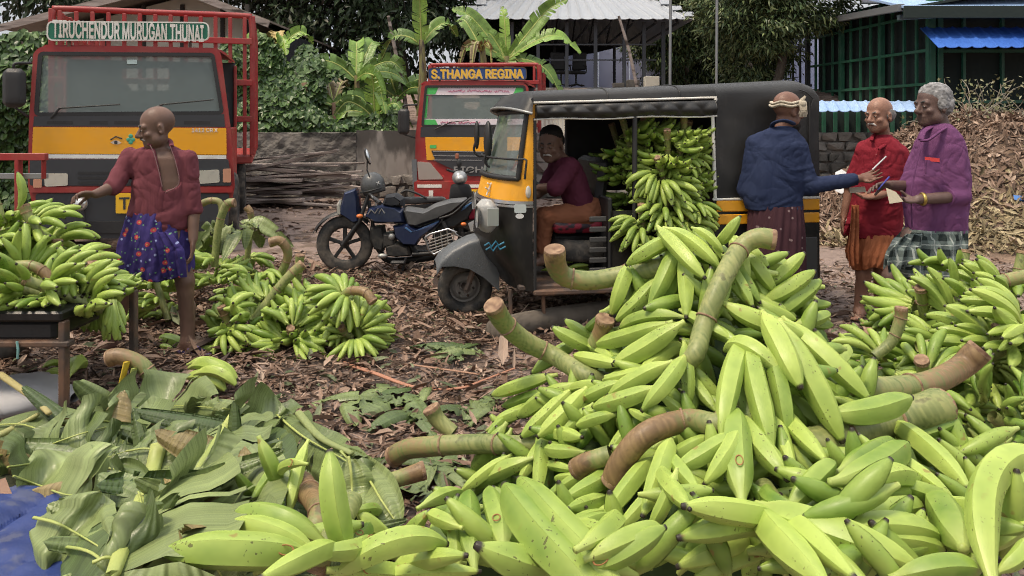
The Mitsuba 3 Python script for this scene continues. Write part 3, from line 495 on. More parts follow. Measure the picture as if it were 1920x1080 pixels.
# dry bare shrub on the right
rng = R(51); t = thing('dry_shrub', 'leafless pale twiggy shrub on the husk heap at the right edge', 'shrub'); tw, lp = [], []
for i in range(46):
    a = P(1815 + rng.uniform(-15, 110), 245, 11.5) + [0, rng.uniform(-.3, .4), -.1]; az = rng.uniform(0, 6.28); p = [a]
    d = np.array([math.cos(az) * .8, math.sin(az) * .4, 1.2])
    for k in range(5): d = d + rng.normal(0, .55, 3) + [0, 0, -.08 * k]; p.append(p[-1] + d / np.linalg.norm(d) * rng.uniform(.12, .26))
    tw.append(tube(smoothpts(p, 12), np.linspace(.012, .004, 12), 5)); lp += [p[-1], p[-2], p[-3]]
put('twig', cat(tw), M((.24, .215, .17), .85), t, smooth=True, kind='stuff')
lp = np.repeat(np.array(lp), 3, 0) + rng.normal(0, .06, (len(lp) * 3, 3)); lm, lc = leaves(lp, rng.normal(0, 1, lp.shape), rng.normal(0, 1, lp.shape), .07, .035, pick(rng, len(lp), (.12, .14, .06), (.25, .24, .13))); put('foliage', lm, 'vc_leaf', t, color=lc)
# ---------------------------------------------------------------- vehicles: each in a frame (u to the right, v away, z up)
class Fr:
    def __init__(s, x, y, deg, z=0.0):
        a = math.radians(deg); s.o = np.array([x, y, z]); s.c, s.s = math.cos(a), math.sin(a)
        s.m = np.array([[s.c, -s.s, 0, x], [s.s, s.c, 0, y], [0, 0, 1, z], [0, 0, 0, 1]])
    def uz(s, px, py, v=0.0):
        k = (px - 960) / F; u = (k * (s.o[1] + v * s.c) - s.o[0] + v * s.s) / (s.c - k * s.s); y = s.o[1] + u * s.s + v * s.c
        return u, CH - (py - HZ) / F * y - s.o[2]
    def q(s, px, py, v=0.0): u, z = s.uz(px, py, v); return np.array([u, v, z])
    def qs(s, l, v=0.0): return np.array([s.q(*p, v) if len(p) == 2 else s.q(p[0], p[1], p[2]) for p in l])
    def shape(s, l, v=0.0, r=0.0):
        p = Polygon([s.uz(x, y, v) for x, y in l])
        return p.buffer(-r).buffer(2 * r, quad_segs=4).buffer(-r) if r else p
    def poly(s, l, v=0.0, d=0.02, r=0.0):
        p = l if hasattr(l, 'area') else s.shape(l, v, r)
        return prism(p, d, (0, v + d, 0), rot(X_, 90))
    def put(s, n, m, mt, t, **kw): return put(n, m, mt, t, to=s.m, **kw)
    def world(s, p): return s.m[:3, :3] @ np.asarray(p) + s.m[:3, 3]
FRONT = frame(0, [1, 0, 0], [0, 0, 1])
def rect(x0, y0, x1, y1): return [(x0, y0), (x1, y0), (x1, y1), (x0, y1)]
def torus(R_, r, n=40, k=12, sq=1.0):
    a = np.arange(n) * 2 * np.pi / n; b = np.arange(k) * 2 * np.pi / k
    rr = R_ + r * np.sign(np.cos(b)) * np.abs(np.cos(b)) ** .8; zz = r * sq * np.sign(np.sin(b)) * np.abs(np.sin(b)) ** .7
    V = np.stack([rr[None] * np.cos(a)[:, None], np.broadcast_to(zz, (n, k)), rr[None] * np.sin(a)[:, None]], -1)
    g = grid(np.concatenate([V, V[:1]]), True); return mesh(g.vertices, g.faces)
def wheel(fr, t, c, r, wd, rimmat, name='wheel', spokes=0):
    """axis along v"""
    k = fr.put(name, mv(torus(r * .78, r * .22, 44, 12, wd / (r * .44)), c), 'tyre_rubber', t, smooth=True)
    if spokes:
        ms = [mv(torus(r * .66, r * .05, 40, 8, 2), c), mv(lathe([(0, -.05), (.035, -.05), (.045, -.02), (.045, .02), (.035, .05), (0, .05)], 16), c, rot(X_, 90))]
        for i in range(spokes):
            a = i * 2 * math.pi / spokes + .3; d = np.array([math.cos(a), 0, math.sin(a)]); ms.append(beam(c + d * .03, c + d * r * .66, .03, .035))
        fr.put('rim', cat(ms), rimmat, k, smooth=30)
    else:
        fr.put('rim', mv(lathe([(r * .6, .02), (r * .58, -wd * .42), (r * .52, -wd * .44), (r * .47, -wd * .3), (r * .4, -wd * .22), (r * .36, -wd * .34), (r * .2, -wd * .36), (r * .17, -wd * .5), (0, -wd * .52)], 28), c, rot(X_, -90) @ rot(Y_, 0) @ np.diag([1, 1, -1]) * 1.0), rimmat, k, smooth=35)
        for i in range(5):
            a = i * 1.2566; fr.put('wheel_nut', mv(lathe([(0, -.012), (.011, -.012), (.011, .0)], 6), np.asarray(c) + [math.cos(a) * r * .28, -wd * .36, math.sin(a) * r * .28], rot(X_, -90) @ np.diag([1, 1, -1])), 'rusty_iron', k)
    return k
# ================================================================ rickshaw
K = thing('cargo_rickshaw', 'black and yellow three wheeled rickshaw loaded with green bananas', 'rickshaw')
fr = Fr(0.152, 5.5, 10.0); W = 1.25; uE = fr.uz(1536, 300)[0]; uC = fr.uz(1342, 300)[0]; uP = fr.uz(1150, 400)[0]
gre = lambda u: 1.64 + .046 * u / uC                                   # gutter height
def cowl(z):
    return np.interp(z, [.3, .4, .5, .62, .9, 1.08, 1.3, 1.57, 1.64], [.16, .2, .3, .345, .315, .27, .2, .1, .07])
def band(z0, z1, t0, t1, out=0.0, nz=8, nt=24):
    z = np.linspace(z0, z1, nz)[:, None]; th = np.linspace(t0, t1, nt)[None] * np.pi; b = cowl(z) + out
    return np.stack([-b * np.sin(th) ** .8 + 0 * z, W / 2 - (W / 2 + out) * np.cos(th) + 0 * z, z + 0 * th], -1)
fr.put('front_panel', grid(band(.3, .9, .001, .999)), 'paint_black', K, smooth=True)
fr.put('nose_panel', grid(band(.94, 1.1, .001, .999)), 'paint_yellow', K, smooth=True, label='yellow band below the windscreen')
for z0, z1, o in ((.895, .912, .012), (.918, .942, .012)): fr.put('trim', grid(band(z0, z1, .001, .999, o, 3)), CHROME, K, smooth=True)
fr.put('windscreen', grid(band(1.12, 1.57, .1, .9)), 'screen_glass', K, smooth=True)
for a, b in ((.0, .1), (.9, 1.0)): fr.put('door_pillar', slab(band(1.1, 1.64, max(a, .001), min(b, .999), .0, 8, 6), [.5, 0, 0], .05), 'paint_yellow', K, smooth=40)
bd = band(1.1, 1.58, .1, .9, .006); loop = np.vstack([bd[0], bd[1:, -1], bd[-1, ::-1], bd[::-1, 0][1:]]); fr.put('windscreen_seal', tube(np.vstack([loop, loop[:2]]), .02, 8), PLASTIC, K, smooth=True)
wb = band(1.13, 1.4, .1, .9, .012); fr.put('wiper', cat([tube([wb[0, 10], wb[3, 14], wb[6, 19]], .006, 6), tube([wb[2, 12], wb[7, 20]], .008, 4)]), PLASTIC, K)
# things seen through the glass: sticker and dashboard
fr.put('sticker', cbox((.03, .1, .1), (-.02, .3, 1.3), c=.01), M((.35, .12, .05), .6), K); fr.put('dashboard', cbox((.22, 1.0, .2), (-.06, W / 2, 1.0), c=.05), PLASTIC, K)
# visor and roof
def roof(us, z0f, z1f, nt=18):
    rows = []
    for u in us:
        th = np.linspace(0, np.pi, nt); e = z0f(u); rows.append(np.stack([0 * th + u, W / 2 - (W / 2) * np.sign(np.cos(th)) * np.abs(np.cos(th)) ** .45, e + (z1f(u) - e) * np.sin(th) ** .55], 1))
    return np.array(rows)
ztop = lambda u: np.interp(u, [-.35, -.05, uC, uE - .12, uE - .03, uE], [1.56, 1.735, 1.8, 1.84, 1.81, 1.74])
us = np.concatenate([np.linspace(0, uC, 14)]); fr.put('roof_canvas', slab(roof(us, gre, ztop), [0, 0, -1], .012), 'canvas_black', K, smooth=40)
v0 = roof([0.0], gre, ztop)[0]; zz = band(1.6, 1.6, .001, .999, .07, 2, 18)[0]; zz[:, 2] = 1.565 + .05 * np.sin(np.linspace(0, np.pi, 18)); zz[:, 0] -= .02
fr.put('visor', slab(np.array([v0, v0 * .6 + zz * .4 + [0, 0, .03], zz]), [0, 0, -1], .012), 'canvas_black', K, smooth=50); fr.put('visor_trim', tube(zz, .01, 6), SILVER, K, smooth=True)
# rear canvas box: side wall, back, roof
us = np.concatenate([np.linspace(uC, uE - .14, 8), uE - .14 + .14 * np.sin(np.linspace(.2, 1.57, 6))]); rr_ = roof(us, lambda u: gre(uC) - .02 + 0 * u, ztop, 22)
sk = np.concatenate([np.stack([rr_[:, 0] * [1, 1, 0] + [0, -.004 * math.sin(k), z_] for k, z_ in enumerate(np.linspace(.93, gre(uC) - .02, 8))], 1)[:, :-1], rr_, np.stack([rr_[:, -1] * [1, 1, 0] + [0, 0, z_] for z_ in np.linspace(gre(uC) - .02, .93, 8)], 1)[:, 1:]], 1)
q_ = np.stack([sk[..., 0], sk[..., 2], sk[..., 1]], -1); sk[..., 1] += .012 * (meshkit.fbm(q_ * 3, 3, 2) - .5) * np.where(sk[..., 1] < .05, 2, 0); fr.put('rear_canvas', grid(sk), 'canvas_black', K, smooth=50)
fr.put('back_canvas', slab(np.array([[(uE - .01, .02, .9), (uE - .01, .02, 1.7)], [(uE - .01, W - .02, .9), (uE - .01, W - .02, 1.7)]]), [1, 0, 0], .012), 'canvas_black', K)
fr.put('seam', tube([(uE - .09, -.012, .94), (uE - .09, -.012, 1.66)], .006, 5), 'canvas_black', K); fr.put('tie_cord', tube(fr.qs([(1497, 168), (1510, 172), (1525, 185), (1520, 200)], -.012), .005, 5), PLASTIC, K)
# gutter, rolled quilted curtain, posts
for uu in (.55, 1.1): fr.put('roof_seam', tube(roof([uu], gre, lambda u: ztop(u) + .003)[0], .006, 5), 'canvas_black', K, smooth=True)
ug = np.linspace(0, uC, 12); fr.put('gutter_trim', tube(np.stack([ug, -.012 + 0 * ug, gre(ug)], 1), .009, 6), 'paint_white', K, smooth=True)
U_, V_ = np.meshgrid(np.linspace(.01, uC - .01, 110), np.linspace(0, 1, 14), indexing='ij'); zt = gre(U_) - .015; zb_ = 1.525 + .03 * U_ / uC + .006 * np.sin(U_ * 9)
qq = np.abs(np.sin((U_ * 12 + V_ * 1.6) * 1.57)) * np.abs(np.sin((U_ * 12 - V_ * 1.6) * 1.57)); fr.put('rolled_curtain', slab(np.stack([U_, -.012 - .035 * np.sin(V_ * np.pi) ** .6 - .02 * qq, zt + (zb_ - zt) * V_], -1), [0, 1, 0], .05), 'canvas_black', K, smooth=True, label='quilted black curtain rolled up under the roof edge')
fr.put('curtain_trim', tube(np.stack([ug, -.02 + 0 * ug, 1.525 + .03 * ug / uC + .006 * np.sin(ug * 9) - .004], 1), .007, 6), 'paint_white', K, smooth=True)
fr.put('post', tube(fr.qs([(1342, 184), (1336, 215), (1341, 372)], -.012), .014, 8), 'paint_white', K, smooth=True, label='white post at the edge of the rear canvas')
fr.put('post', tube(fr.qs([(1190, 218), (1190, 480)], -.01), .02, 8), PLASTIC, K, smooth=True); fr.put('post', tube([(.55, W - .03, .3), (.55, W - .03, 1.66)], .02, 8), PLASTIC, K); fr.put('door_edge', tube(fr.qs([(1003, 222), (1003, 545)], -.004), .012, 8), PLASTIC, K)
fr.put('far_canvas', slab(np.array([[(.56, W - .02, .9), (.56, W - .02, 1.66)], [(uC, W - .02, .9), (uC, W - .02, 1.66)]]), [0, 1, 0], .015), 'canvas_black', K)
# lower body
fr.put('floor', box2((-.1, .02, .3), (uE, W - .02, .34), .01), 'rusty_iron', K); fr.put('running_board', box2((.0, -.03, .27), (uP + .9, .06, .31), .01), 'rusty_iron', K)
side = Polygon([(uP, .3), (uP, .86), (uC - .02, .86), (uC - .02, .92), (uE, .92), (uE, .33)]).difference(Point(uE - .62, .2).buffer(.3))
fr.put('side_panel', fr.poly(side, -.005, .03), 'paint_black', K); fr.put('side_panel', mv(fr.poly(side, 0, .03), (0, W - .03, 0)), 'paint_black', K)
for a, b in ((376, 397), (402, 421)): fr.put('side_band', box2((uC, -.018, fr.uz(1342, b)[1]), (uE - .005, -.006, fr.uz(1342, a)[1]), .006), 'paint_yellow', K)
fr.put('side_trim', box2((uC - .03, -.02, .922), (uE, 0, .94), .005), 'paint_white', K)
for k in range(3): fr.put('rub_rail', box2((uP + .2, -.02, .66 - k * .06), (uE - .9, -.005, .68 - k * .06), .004), PLASTIC, K)
fr.put('mud_flap', box2((uE - .42, -.012, .24), (uE - .01, .02, .64), .03), M((.055, .058, .06), .7), K); fr.put('rear_bumper', box2((uE, .05, .3), (uE + .05, W - .05, .42), .015), 'rusty_iron', K)
for v in (.06, W - .16): wheel(fr, K, np.array([uE - .62, v + .05, .21]), .215, .12, M((.13, .12, .11), .6, .3))
# partition behind the driver, engine box slats
fr.put('partition', box2((uP - .02, .05, .34), (uP + .01, W - .05, .95), .01), PLASTIC, K)
for k in range(6): fr.put('slat', box2((uP - .16, .06, .4 + k * .075), (uP - .03, .075, .44 + k * .075), .006), M((.05, .05, .05), .6), K)
fr.put('seat_back', cbox((.09, .7, .36), fr.q(1128, 340, .35) + [0, .3, 0], rot(Y_, 8), c=.04), PLASTIC, K)
# driver's seat with red floral cushion, spare tyre below
a, b = fr.q(1036, 450, .22), fr.q(1134, 416, .22)
MP('red_floral', lambda p, n, uv: mix((.22, .012, .03), (.02, .012, .02), smoothstep(.45, .6, fbm(p.x * 22, p.y * 22, p.z * 22, 2))), .6)
fr.put('seat_cushion', taubin(cbox((b[0] - a[0], .75, .12), ((a[0] + b[0]) / 2, .58, b[2] - .03), c=.045).subdivide().subdivide(), 4), 'red_floral', K, smooth=True, label='red and black floral seat cushion')
fr.put('seat_box', box2((a[0] + .03, .35, .34), (b[0] - .03, .9, b[2] - .1), .02), PLASTIC, K)
fr.put('spare_tyre', mv(torus(.17, .06, 40, 12, 1.35), fr.q(1093, 468, .26) + [0, .1, 0], rot(X_, 90)), 'tyre_rubber', K, smooth=True)
# mudguard and front wheel
cw = np.array([*fr.uz(872, 545, W / 2)]); cw = np.array([cw[0], W / 2, .215]); wheel(fr, K, cw, .215, .13, M((.3, .275, .25), .6, .1))
pr = fr.qs([(818, 494), (828, 478), (850, 462), (880, 447), (905, 440), (935, 442)], W / 2 - .12); rows = []
for v in np.linspace(-1, 1, 15):
    q = pr.copy(); q[:, 1] = W / 2 + v * .15; q[:, 2] -= .05 * abs(v) ** 4; rows.append(q)
sk2 = np.array(rows); lip = sk2[0].copy(); lip[:, 2] = np.minimum(lip[:, 2] - .03, np.array([fr.uz(x, y, W / 2 - .15)[1] for x, y in ((818, 497), (840, 496), (870, 497), (895, 503), (912, 518), (930, 545))])); l2 = lip.copy(); l2[:, 1] = W - lip[:, 1]
fr.put('mudguard', slab(np.concatenate([[lip], sk2, [l2]]), [0, 0, -1], .006), M((.085, .092, .1), .45), K, smooth=45, label='grey front mudguard')
fr.put('fork', cat([tube([cw + [0, -.1, 0], cw + [.07, -.1, .2], cw + [.1, -.05, .4]], .022, 8), tube([cw + [0, .1, 0], cw + [.07, .1, .2], cw + [.1, .05, .4]], .022, 8), bar(cw + [0, -.11, 0], cw + [0, .11, 0], .025)]), 'rusty_iron', K)
# headlamps
for v in (.1, W - .1):
    c = fr.q(917, 404, .1); c[1] = v; c[0] += .12 * (v > .6); hl = fr.put('headlamp', taubin(cbox((.13, .2, .235), c + [-.02, 0, 0], rot(Z_, 18 if v < .6 else -18), c=.05).subdivide().subdivide(), 3), M((.33, .33, .32), .4), K, smooth=True)
    fr.put('lens', cbox((.09, .01, .13), c + [.012, -.105 if v < .6 else .105, 0], rot(Z_, 12 if v < .6 else -12), c=.012), M((.42, .43, .42), .15, .3), hl); fr.put('lens', mv(lathe([(0, -.012), (.06, -.008), (.075, .004), (.08, .014)], 20), c + [-.085, -.06 if v < .6 else .06, 0], rot(Y_, -90) @ np.diag([1, 1, 1])), M((.12, .12, .12), .15, .3), hl, smooth=True)
# stickers and marks on the black panel
sv = lambda px, py: fr.q(px, py, -.012)
def onside(name, px, py, w, h, c, sh=None): fr.put(name, mv(prism(sh or rrect(w, h, min(w, h) * .2), .004), fr.q(px, py, -.004) + [0, -.008, 0], FRONT), M(c, .6), K)
onside('sticker', 975, 391, .085, .06, (.45, .5, .48)); onside('sticker', 974, 405, .06, .035, (.6, .6, .58), Point(0, 0).buffer(.5, quad_segs=8).__class__(np.array(Point(0, 0).buffer(1, quad_segs=8).exterior.coords) * [.03, .018]))
sq = [(0, 0), (.03, .02), (.05, -.01), (.08, .03), (.1, 0), (.14, .02)]
for dx, dz in ((0, 0), (.01, -.03)):
    p = np.array([fr.q(908, 460, 0) + [x + dx, -.02, z_ + dz] for x, z_ in sq]); 
    th = np.clip((p[:, 0] + .34) / .3, 0, 1); p[:, 1] = -.014; fr.put('painted_mark', tube(p, .006, 5), M((.02, .16, .26), .6), K)
em = cat([bar((-.03, 0, -.04), (.02, 0, .05), .007, 5), bar((.0, 0, -.05), (.05, 0, .04), .007, 5), bar((-.02, 0, .05), (.05, 0, .02), .006, 5), bar((-.04, 0, .02), (.02, 0, -.02), .006, 5)])
bq = band(1.0, 1.02, .34, .36, .01, 2, 2)[0, 0]; fr.put('emblem', mv(em, bq, rot(Z_, 35)), 'paint_white', K)
# mirrors and guard bar before the windscreen
for (px, y0, y1, w_, v) in ((893, 226, 280, .042, 1.05), (914, 226, 300, .06, .5)):
    a, b = fr.q(px, y0, v), fr.q(px + 2, y1, v); fr.put('mirror', ball((a + b) / 2, (w_ * .55, w_ * 1.2, (a[2] - b[2]) / 2)), PLASTIC, K, smooth=True)
    fr.put('mirror_stalk', tube(smoothpts([b + [0, 0, .1], b + [-.03, 0, .0], b + [0.02, 0, -.06], b + [.14, 0, -.03]], 10), .009, 6), PLASTIC, K, smooth=True)
g0 = band(1.24, 1.24, .05, .8, .05, 2, 16)[0]; gb = np.vstack([g0[::-1], g0[0] + [.0, 0, -.04], g0[0] + [-.01, 0, -.14]]); fr.put('guard_bar', tube(smoothpts(gb, 30), .008, 6), PLASTIC, K, smooth=True)
fr.put('steering_column', tube([(-.1, W / 2, .5), (.12, W / 2, 1.02)], .03, 8), PLASTIC, K); fr.put('handlebar', tube([(.16, W / 2 - .3, 1.0), (.12, W / 2 - .1, 1.03), (.12, W / 2 + .1, 1.03), (.16, W / 2 + .3, 1.0)], .018, 8), PLASTIC, K)
fr.put('side_lamp', ball(fr.q(990, 360, 0) + [0, -.01, 0], (.02, .02, .045)), M((.5, .48, .42), .3), K, smooth=True)
for px in (956, 1018): fr.put('stay', tube([fr.q(px, 543, .03), fr.q(px + 1, 570, .03), fr.q(px + 2, 596, .03)], .014, 6), 'rusty_iron', K)
rick = fr
# ================================================================ lorries
def lorry(name, label, fr, s):
    K = thing(name, label, 'lorry'); o = fr.shape(s['cab'], 0, .06); gl = fr.shape(s['glass'], 0, .04); lo = sbox(-3, -1, 3, fr.uz(*s['belt'])[1]); zt = o.bounds[3]; zb = fr.uz(*s['belt'])[1]
    ux0, ux1 = o.bounds[0], o.bounds[2]; um = (ux0 + ux1) / 2
    fr.put('screen_frame', fr.poly(o.difference(lo).difference(gl), 0, .07), 'paint_red', K); fr.put('lower_front', fr.poly(o.intersection(lo), .003, .09), 'paint_red', K)
    fr.put('windscreen', fr.poly(gl.buffer(-.012), .03, .004), 'screen_glass', K); rim = gl.buffer(.012).difference(gl.buffer(-.03)); fr.put('windscreen_seal', fr.poly(rim, -.008, .02), PLASTIC, K)
    for u in (ux0 + .03, ux1 - .07): fr.put('cab_side', box2((u, .1, .5), (u + .04, 1.55, zb), .02), 'paint_red', K); fr.put('door_pillar', box2((u, 1.42, zb), (u + .04, 1.55, zt - .1), .01), 'paint_red', K)
    fr.put('cab_roof', slab(np.array([[(ux0 + .1, .05, zt - .05), (ux0 + .16, .05, zt - .01), (um, .05, zt), (ux1 - .16, .05, zt - .01), (ux1 - .1, .05, zt - .05)], [(ux0 + .06, 1.55, zt - .03), (ux0 + .12, 1.55, zt + .01), (um, 1.55, zt + .03), (ux1 - .12, 1.55, zt + .01), (ux1 - .06, 1.55, zt - .03)]]), [0, 0, -1], .03), 'paint_red', K, smooth=40)
    bk = sbox(ux0 + .05, .6, ux1 - .05, zt - .06); w0 = fr.shape(s['rear_window'], 1.5, .04) if 'rear_window' in s else None
    fr.put('cab_back', fr.poly(bk.difference(w0) if w0 is not None else bk, 1.5, .04), M((.07, .075, .08), .8), K)
    fr.put('dashboard', cbox((ux1 - ux0 - .2, .35, .2), (um, .33, zb + .0), c=.06), M((.06, .065, .07), .6), K)
    for sgn in (-1, 1): fr.put('seat', cat([cbox((.55, .5, .15), (um + sgn * .5, 1.1, zb - .05), c=.05), cbox((.52, .14, .6), (um + sgn * .5, 1.32, zb + .25), c=.06), cbox((.28, .12, .16), (um + sgn * .5, 1.34, zb + .62), c=.04)]), M((.05, .055, .06), .8), K)
    fr.put('steering_wheel', mv(torus(.22, .018, 28, 6), (um + s.get('wheel_side', -.5), .48, zb + .1), rot(X_, 55)), PLASTIC, K, smooth=True)
    for nm, l, v, d, mt, r in s['front']: fr.put(nm, fr.poly(l, v, d, r), mt, K)
    # wipers
    for a, b, c in s['wipers']: fr.put('wiper', cat([tube(fr.qs([a, b], -.03), .012, 5), tube(fr.qs([b, c], -.02), [.009, .007], 5)]), PLASTIC, K)
    for (x, y, ax, ay) in s['mirrors']:
        c = fr.q(x, y, -.1); fr.put('mirror', taubin(cbox(s['mirror_size'], c, c=.05).subdivide().subdivide(), 2), PLASTIC, K, smooth=True)
        fr.put('mirror_arm', tube(smoothpts([c + [0, .02, s['mirror_size'][2] * .45], c + [0, 0, s['mirror_size'][2] * .62], fr.q(ax, ay, 0) + [0, 0, .3], fr.q(ax, ay, .05) + [0, 0, .3]], 10), .016, 6), PLASTIC, K, smooth=True); fr.put('mirror_arm', bar(c + [0, .02, -s['mirror_size'][2] * .5], fr.q(ax, ay, .05) - [0, 0, .3], .014, 6), PLASTIC, K)
    # stake body behind the cab
    bw, L, bz, bt = s['body']; b0 = um - bw / 2; b1 = um + bw / 2; v0, v1 = 1.7, 1.7 + L
    fr.put('body_floor', box2((b0, v0, bz - .12), (b1, v1, bz), .02), 'paint_red', K)
    for u in (b0, b1):
        for j, v in enumerate(np.linspace(v0, v1, 8)): fr.put('stake', box2((u - .035, v - .035, bz), (u + .035, v + .035, bt), .008), 'paint_red', K)
        for j, z in enumerate(np.linspace(bz + .12, bt - .04, 8)): fr.put('side_rail', box2((u - .02, v0, z - .03), (u + .02, v1, z + .03), .006), 'paint_red', K)
    for u in np.linspace(b0 + .1, b1 - .1, s['bars']): fr.put('front_stake', box2((u - .025, v0 - .05, bz), (u + .025, v0 - .01, bt - .03), .006), 'paint_red', K)
    for z in (bz + .5, bz + 1.0, bt - .36): fr.put('front_rail', box2((b0, v0 - .1, z - .04), (b1, v0 - .055, z + .04), .006), 'paint_red', K)
    fr.put('top_rail', tube(smoothpts([(b0, v0, bt - .35), (b0 + .02, v0, bt - .05), (b0 + .12, v0, bt), (um, v0, bt), (b1 - .12, v0, bt), (b1 - .02, v0, bt - .05), (b1, v0, bt - .35)], 30), .04, 8), 'paint_red', K, smooth=True)
    # name board on the cab roof
    sg = fr.shape(s['sign'], -.02, .05); k = fr.put('name_board', fr.poly(sg, -.02, .05), s['sign_mat'], K, label=s['sign_label']); fr.put('border', fr.poly(sg.buffer(.01).difference(sg.buffer(-.005)), -.028, .03), s['edge_mat'], k)
    a, b = np.array(sg.bounds[:2]), np.array(sg.bounds[2:]); 
    for dx, dz, mt, vv in s['letters']: fr.put('lettering', mv(text(s['text'], (b[1] - a[1]) * .72, (b[0] - a[0]) * .94, True, .006, .014), ((a[0] + b[0]) / 2 + dx, vv, (a[1] + b[1]) / 2 + dz), FRONT), mt, k)
    for u in (a[0] + .2, b[0] - .2): fr.put('bracket', bar((u, .02, a[1] - .12), (u, .02, a[1] + .1), .018, 6), RUST, k)
    # chassis and wheels
    fr.put('chassis', box2((um - .45, .3, .5), (um + .45, v1, .72), .02), 'rusty_iron', K)
    for v in (.75, v1 - 1.0):
        for sgn in (-1, 1): 
            c = np.array([um + sgn * (bw / 2 - .28), v, .44]); kk = fr.put('wheel', mv(torus(.34, .11, 40, 12, 1.2), c, rot(Z_, 90)), 'tyre_rubber', K, smooth=True); fr.put('rim', mv(lathe([(0, -.06), (.12, -.06), (.16, -.02), (.22, -.03), (.26, -.08), (.27, .08), (.22, .03), (0, .06)], 24), c, rot(Y_, 90)), M((.16, .05, .04), .6), kk, smooth=35)
    return K
B1 = M((.036, .038, .043), .4); LENS = M((.55, .53, .45), .12, .2); AMB = M((.5, .25, .16), .3)
t1 = Fr((248 - 960) / F * 8.75, 8.75, 17.5)
hb = 445
front1 = [('yellow_panel', [(62, 238), (424, 240), (425, 290), (60, 288)], -.012, .015, 'paint_yellow', .01), ('white_strip', [(60, 289), (424, 291), (424, 298), (60, 297)], -.01, .013, 'paint_white', 0), ('vent_panel', [(64, 218), (420, 214), (422, 238), (62, 237)], -.006, .01, B1, 0),
          ('bumper', [(56, 299), (428, 299), (434, 348), (56, 348)], -.05, .06, B1, .02), ('red_strip', [(56, 350), (436, 350), (436, 361), (56, 361)], -.055, .06, 'paint_red', .01), ('lower_bumper', [(66, 363), (430, 363), (425, 447), (75, 447)], -.03, .25, B1, .03), ('bumper_bar', [(120, 415), (400, 415), (400, 437), (120, 437)], -.06, .04, PLASTIC, .01),
          ('headlamp', [(82, 325), (127, 325), (127, 348), (84, 350)], -.062, .03, LENS, .02), ('headlamp', [(370, 320), (411, 318), (412, 342), (372, 345)], -.062, .03, LENS, .02), ('indicator', [(62, 336), (78, 336), (78, 352), (62, 352)], -.064, .02, AMB, .01), ('indicator', [(418, 317), (433, 316), (433, 342), (418, 342)], -.064, .02, AMB, .01),
          ('number_plate', [(217, 362), (300, 362), (300, 400), (217, 400)], -.075, .01, M((.72, .42, .02), .5), .01), ('permit_sticker', [(238, 112), (257, 112), (257, 120), (238, 120)], .02, .006, M((.5, .62, .6), .5), 0)]
front1 += [('grille_slat', [(142 + 4, y), (275, y), (275, y + 5), (146, y + 5)], -.056, .02, PLASTIC, 0) for y in (322, 331, 340)] + [('vent_slot', rect(x0, 227, x1, 233), -.009, .01, PLASTIC, 0) for x0, x1 in ((88, 136), (168, 202), (214, 268), (345, 394))]
bg = (.5, .055, .05)
L1 = lorry('lorry', 'big red lorry with yellow front panel and long green name board', t1, dict(
    cab=[(62, 100), (74, 88), (240, 86), (404, 90), (414, 100), (432, 240), (440, 350), (430, 400), (66, 400), (52, 350), (54, 235)], belt=(240, 239), glass=[(74, 99), (400, 101), (418, 213), (66, 216)], rear_window=[(228, 128), (318, 128), (318, 170), (228, 170)], front=front1,
    wipers=[((95, 222), (112, 203), (225, 196)), ((296, 200), (305, 196), (400, 187))], mirrors=[(27, 165, 56, 170)], mirror_size=(.22, .12, .42), body=(2.46, 3.2, 1.05, 2.98), bars=13, sign=[(90, 41), (390, 43), (391, 75), (89, 75)], sign_mat=M((.012, .14, .085), .5), edge_mat='paint_white', sign_label='green name board with white capital letters',
    text='TIRUCHENDUR MURUGAN THUNAI', letters=[(0, 0, 'paint_white', -.028)]))
# painted eyes, emblem, model lettering, plate letters, small lamp on a stalk
def eye(x, y, sg):
    e = [(x - 10 * sg, y), (x - 3 * sg, y - 4), (x + 5 * sg, y - 3), (x + 11 * sg, y + 1), (x + 3 * sg, y + 4), (x - 5 * sg, y + 3)]
    k = t1.put('painted_eye', t1.poly(e if sg > 0 else e[::-1], -.0165, .005, 0), M((.55, .45, .36), .6), L1); t1.put('pupil', t1.poly([(x - 3, y - 3), (x + 3, y - 3), (x + 3, y + 3), (x - 3, y + 3)], -.02, .004, .006), B1, k); t1.put('brow', tube(t1.qs([(x - 10 * sg, y - 5), (x, y - 11), (x + 12 * sg, y - 7)], -.016), .007, 5), B1, k)
eye(217, 267, 1); eye(284, 266, -1)
for dx, dy in ((0, -6), (-4, 1), (4, 1), (0, 6)): t1.put('emblem_dot', ball(t1.q(245 + dx, 261 + dy, -.014), (.024, .006, .024), True), M((.05, .3, .2), .5), L1)
t1.put('model_lettering', mv(text('1412 CR X', .045, .28, True, .004), t1.q(384, 244, -.013), FRONT), 'paint_white', L1); t1.put('plate_lettering', mv(text('TN', .13, None, True, .003), t1.q(245, 381, -.077), FRONT), B1, L1)
for x, y in ((95, 337), (114, 337), (382, 332), (401, 331)): t1.put('reflector', mv(lathe([(0, -.004), (.03, -.012), (.045, -.016), (.05, 0)], 18), t1.q(x, y, -.064), rot(X_, -90) @ np.diag([1, 1, -1])), M((.6, .6, .6), .1, .8), L1, smooth=True)
c = t1.q(150, 382, -.12); t1.put('spot_lamp', mv(lathe([(0, -.03), (.05, -.028), (.078, -.01), (.08, .02), (.05, .06), (0, .07)], 24), c, rot(X_, -90) @ np.diag([1, 1, -1]) @ np.diag([1, 1, 1])), M((.6, .6, .58), .12, .7), L1, smooth=True); t1.put('lamp_stalk', box2(c + [.03, .02, -.32], c + [.05, .05, -.05], .004), PLASTIC, L1)
t2 = Fr((889 - 960) / F * 13.8, 13.8, -4)
PINK = M((.5, .15, .25), .6); GRNB = M((.07, .42, .1), .5); WHT = M((.66, .6, .64), .55)
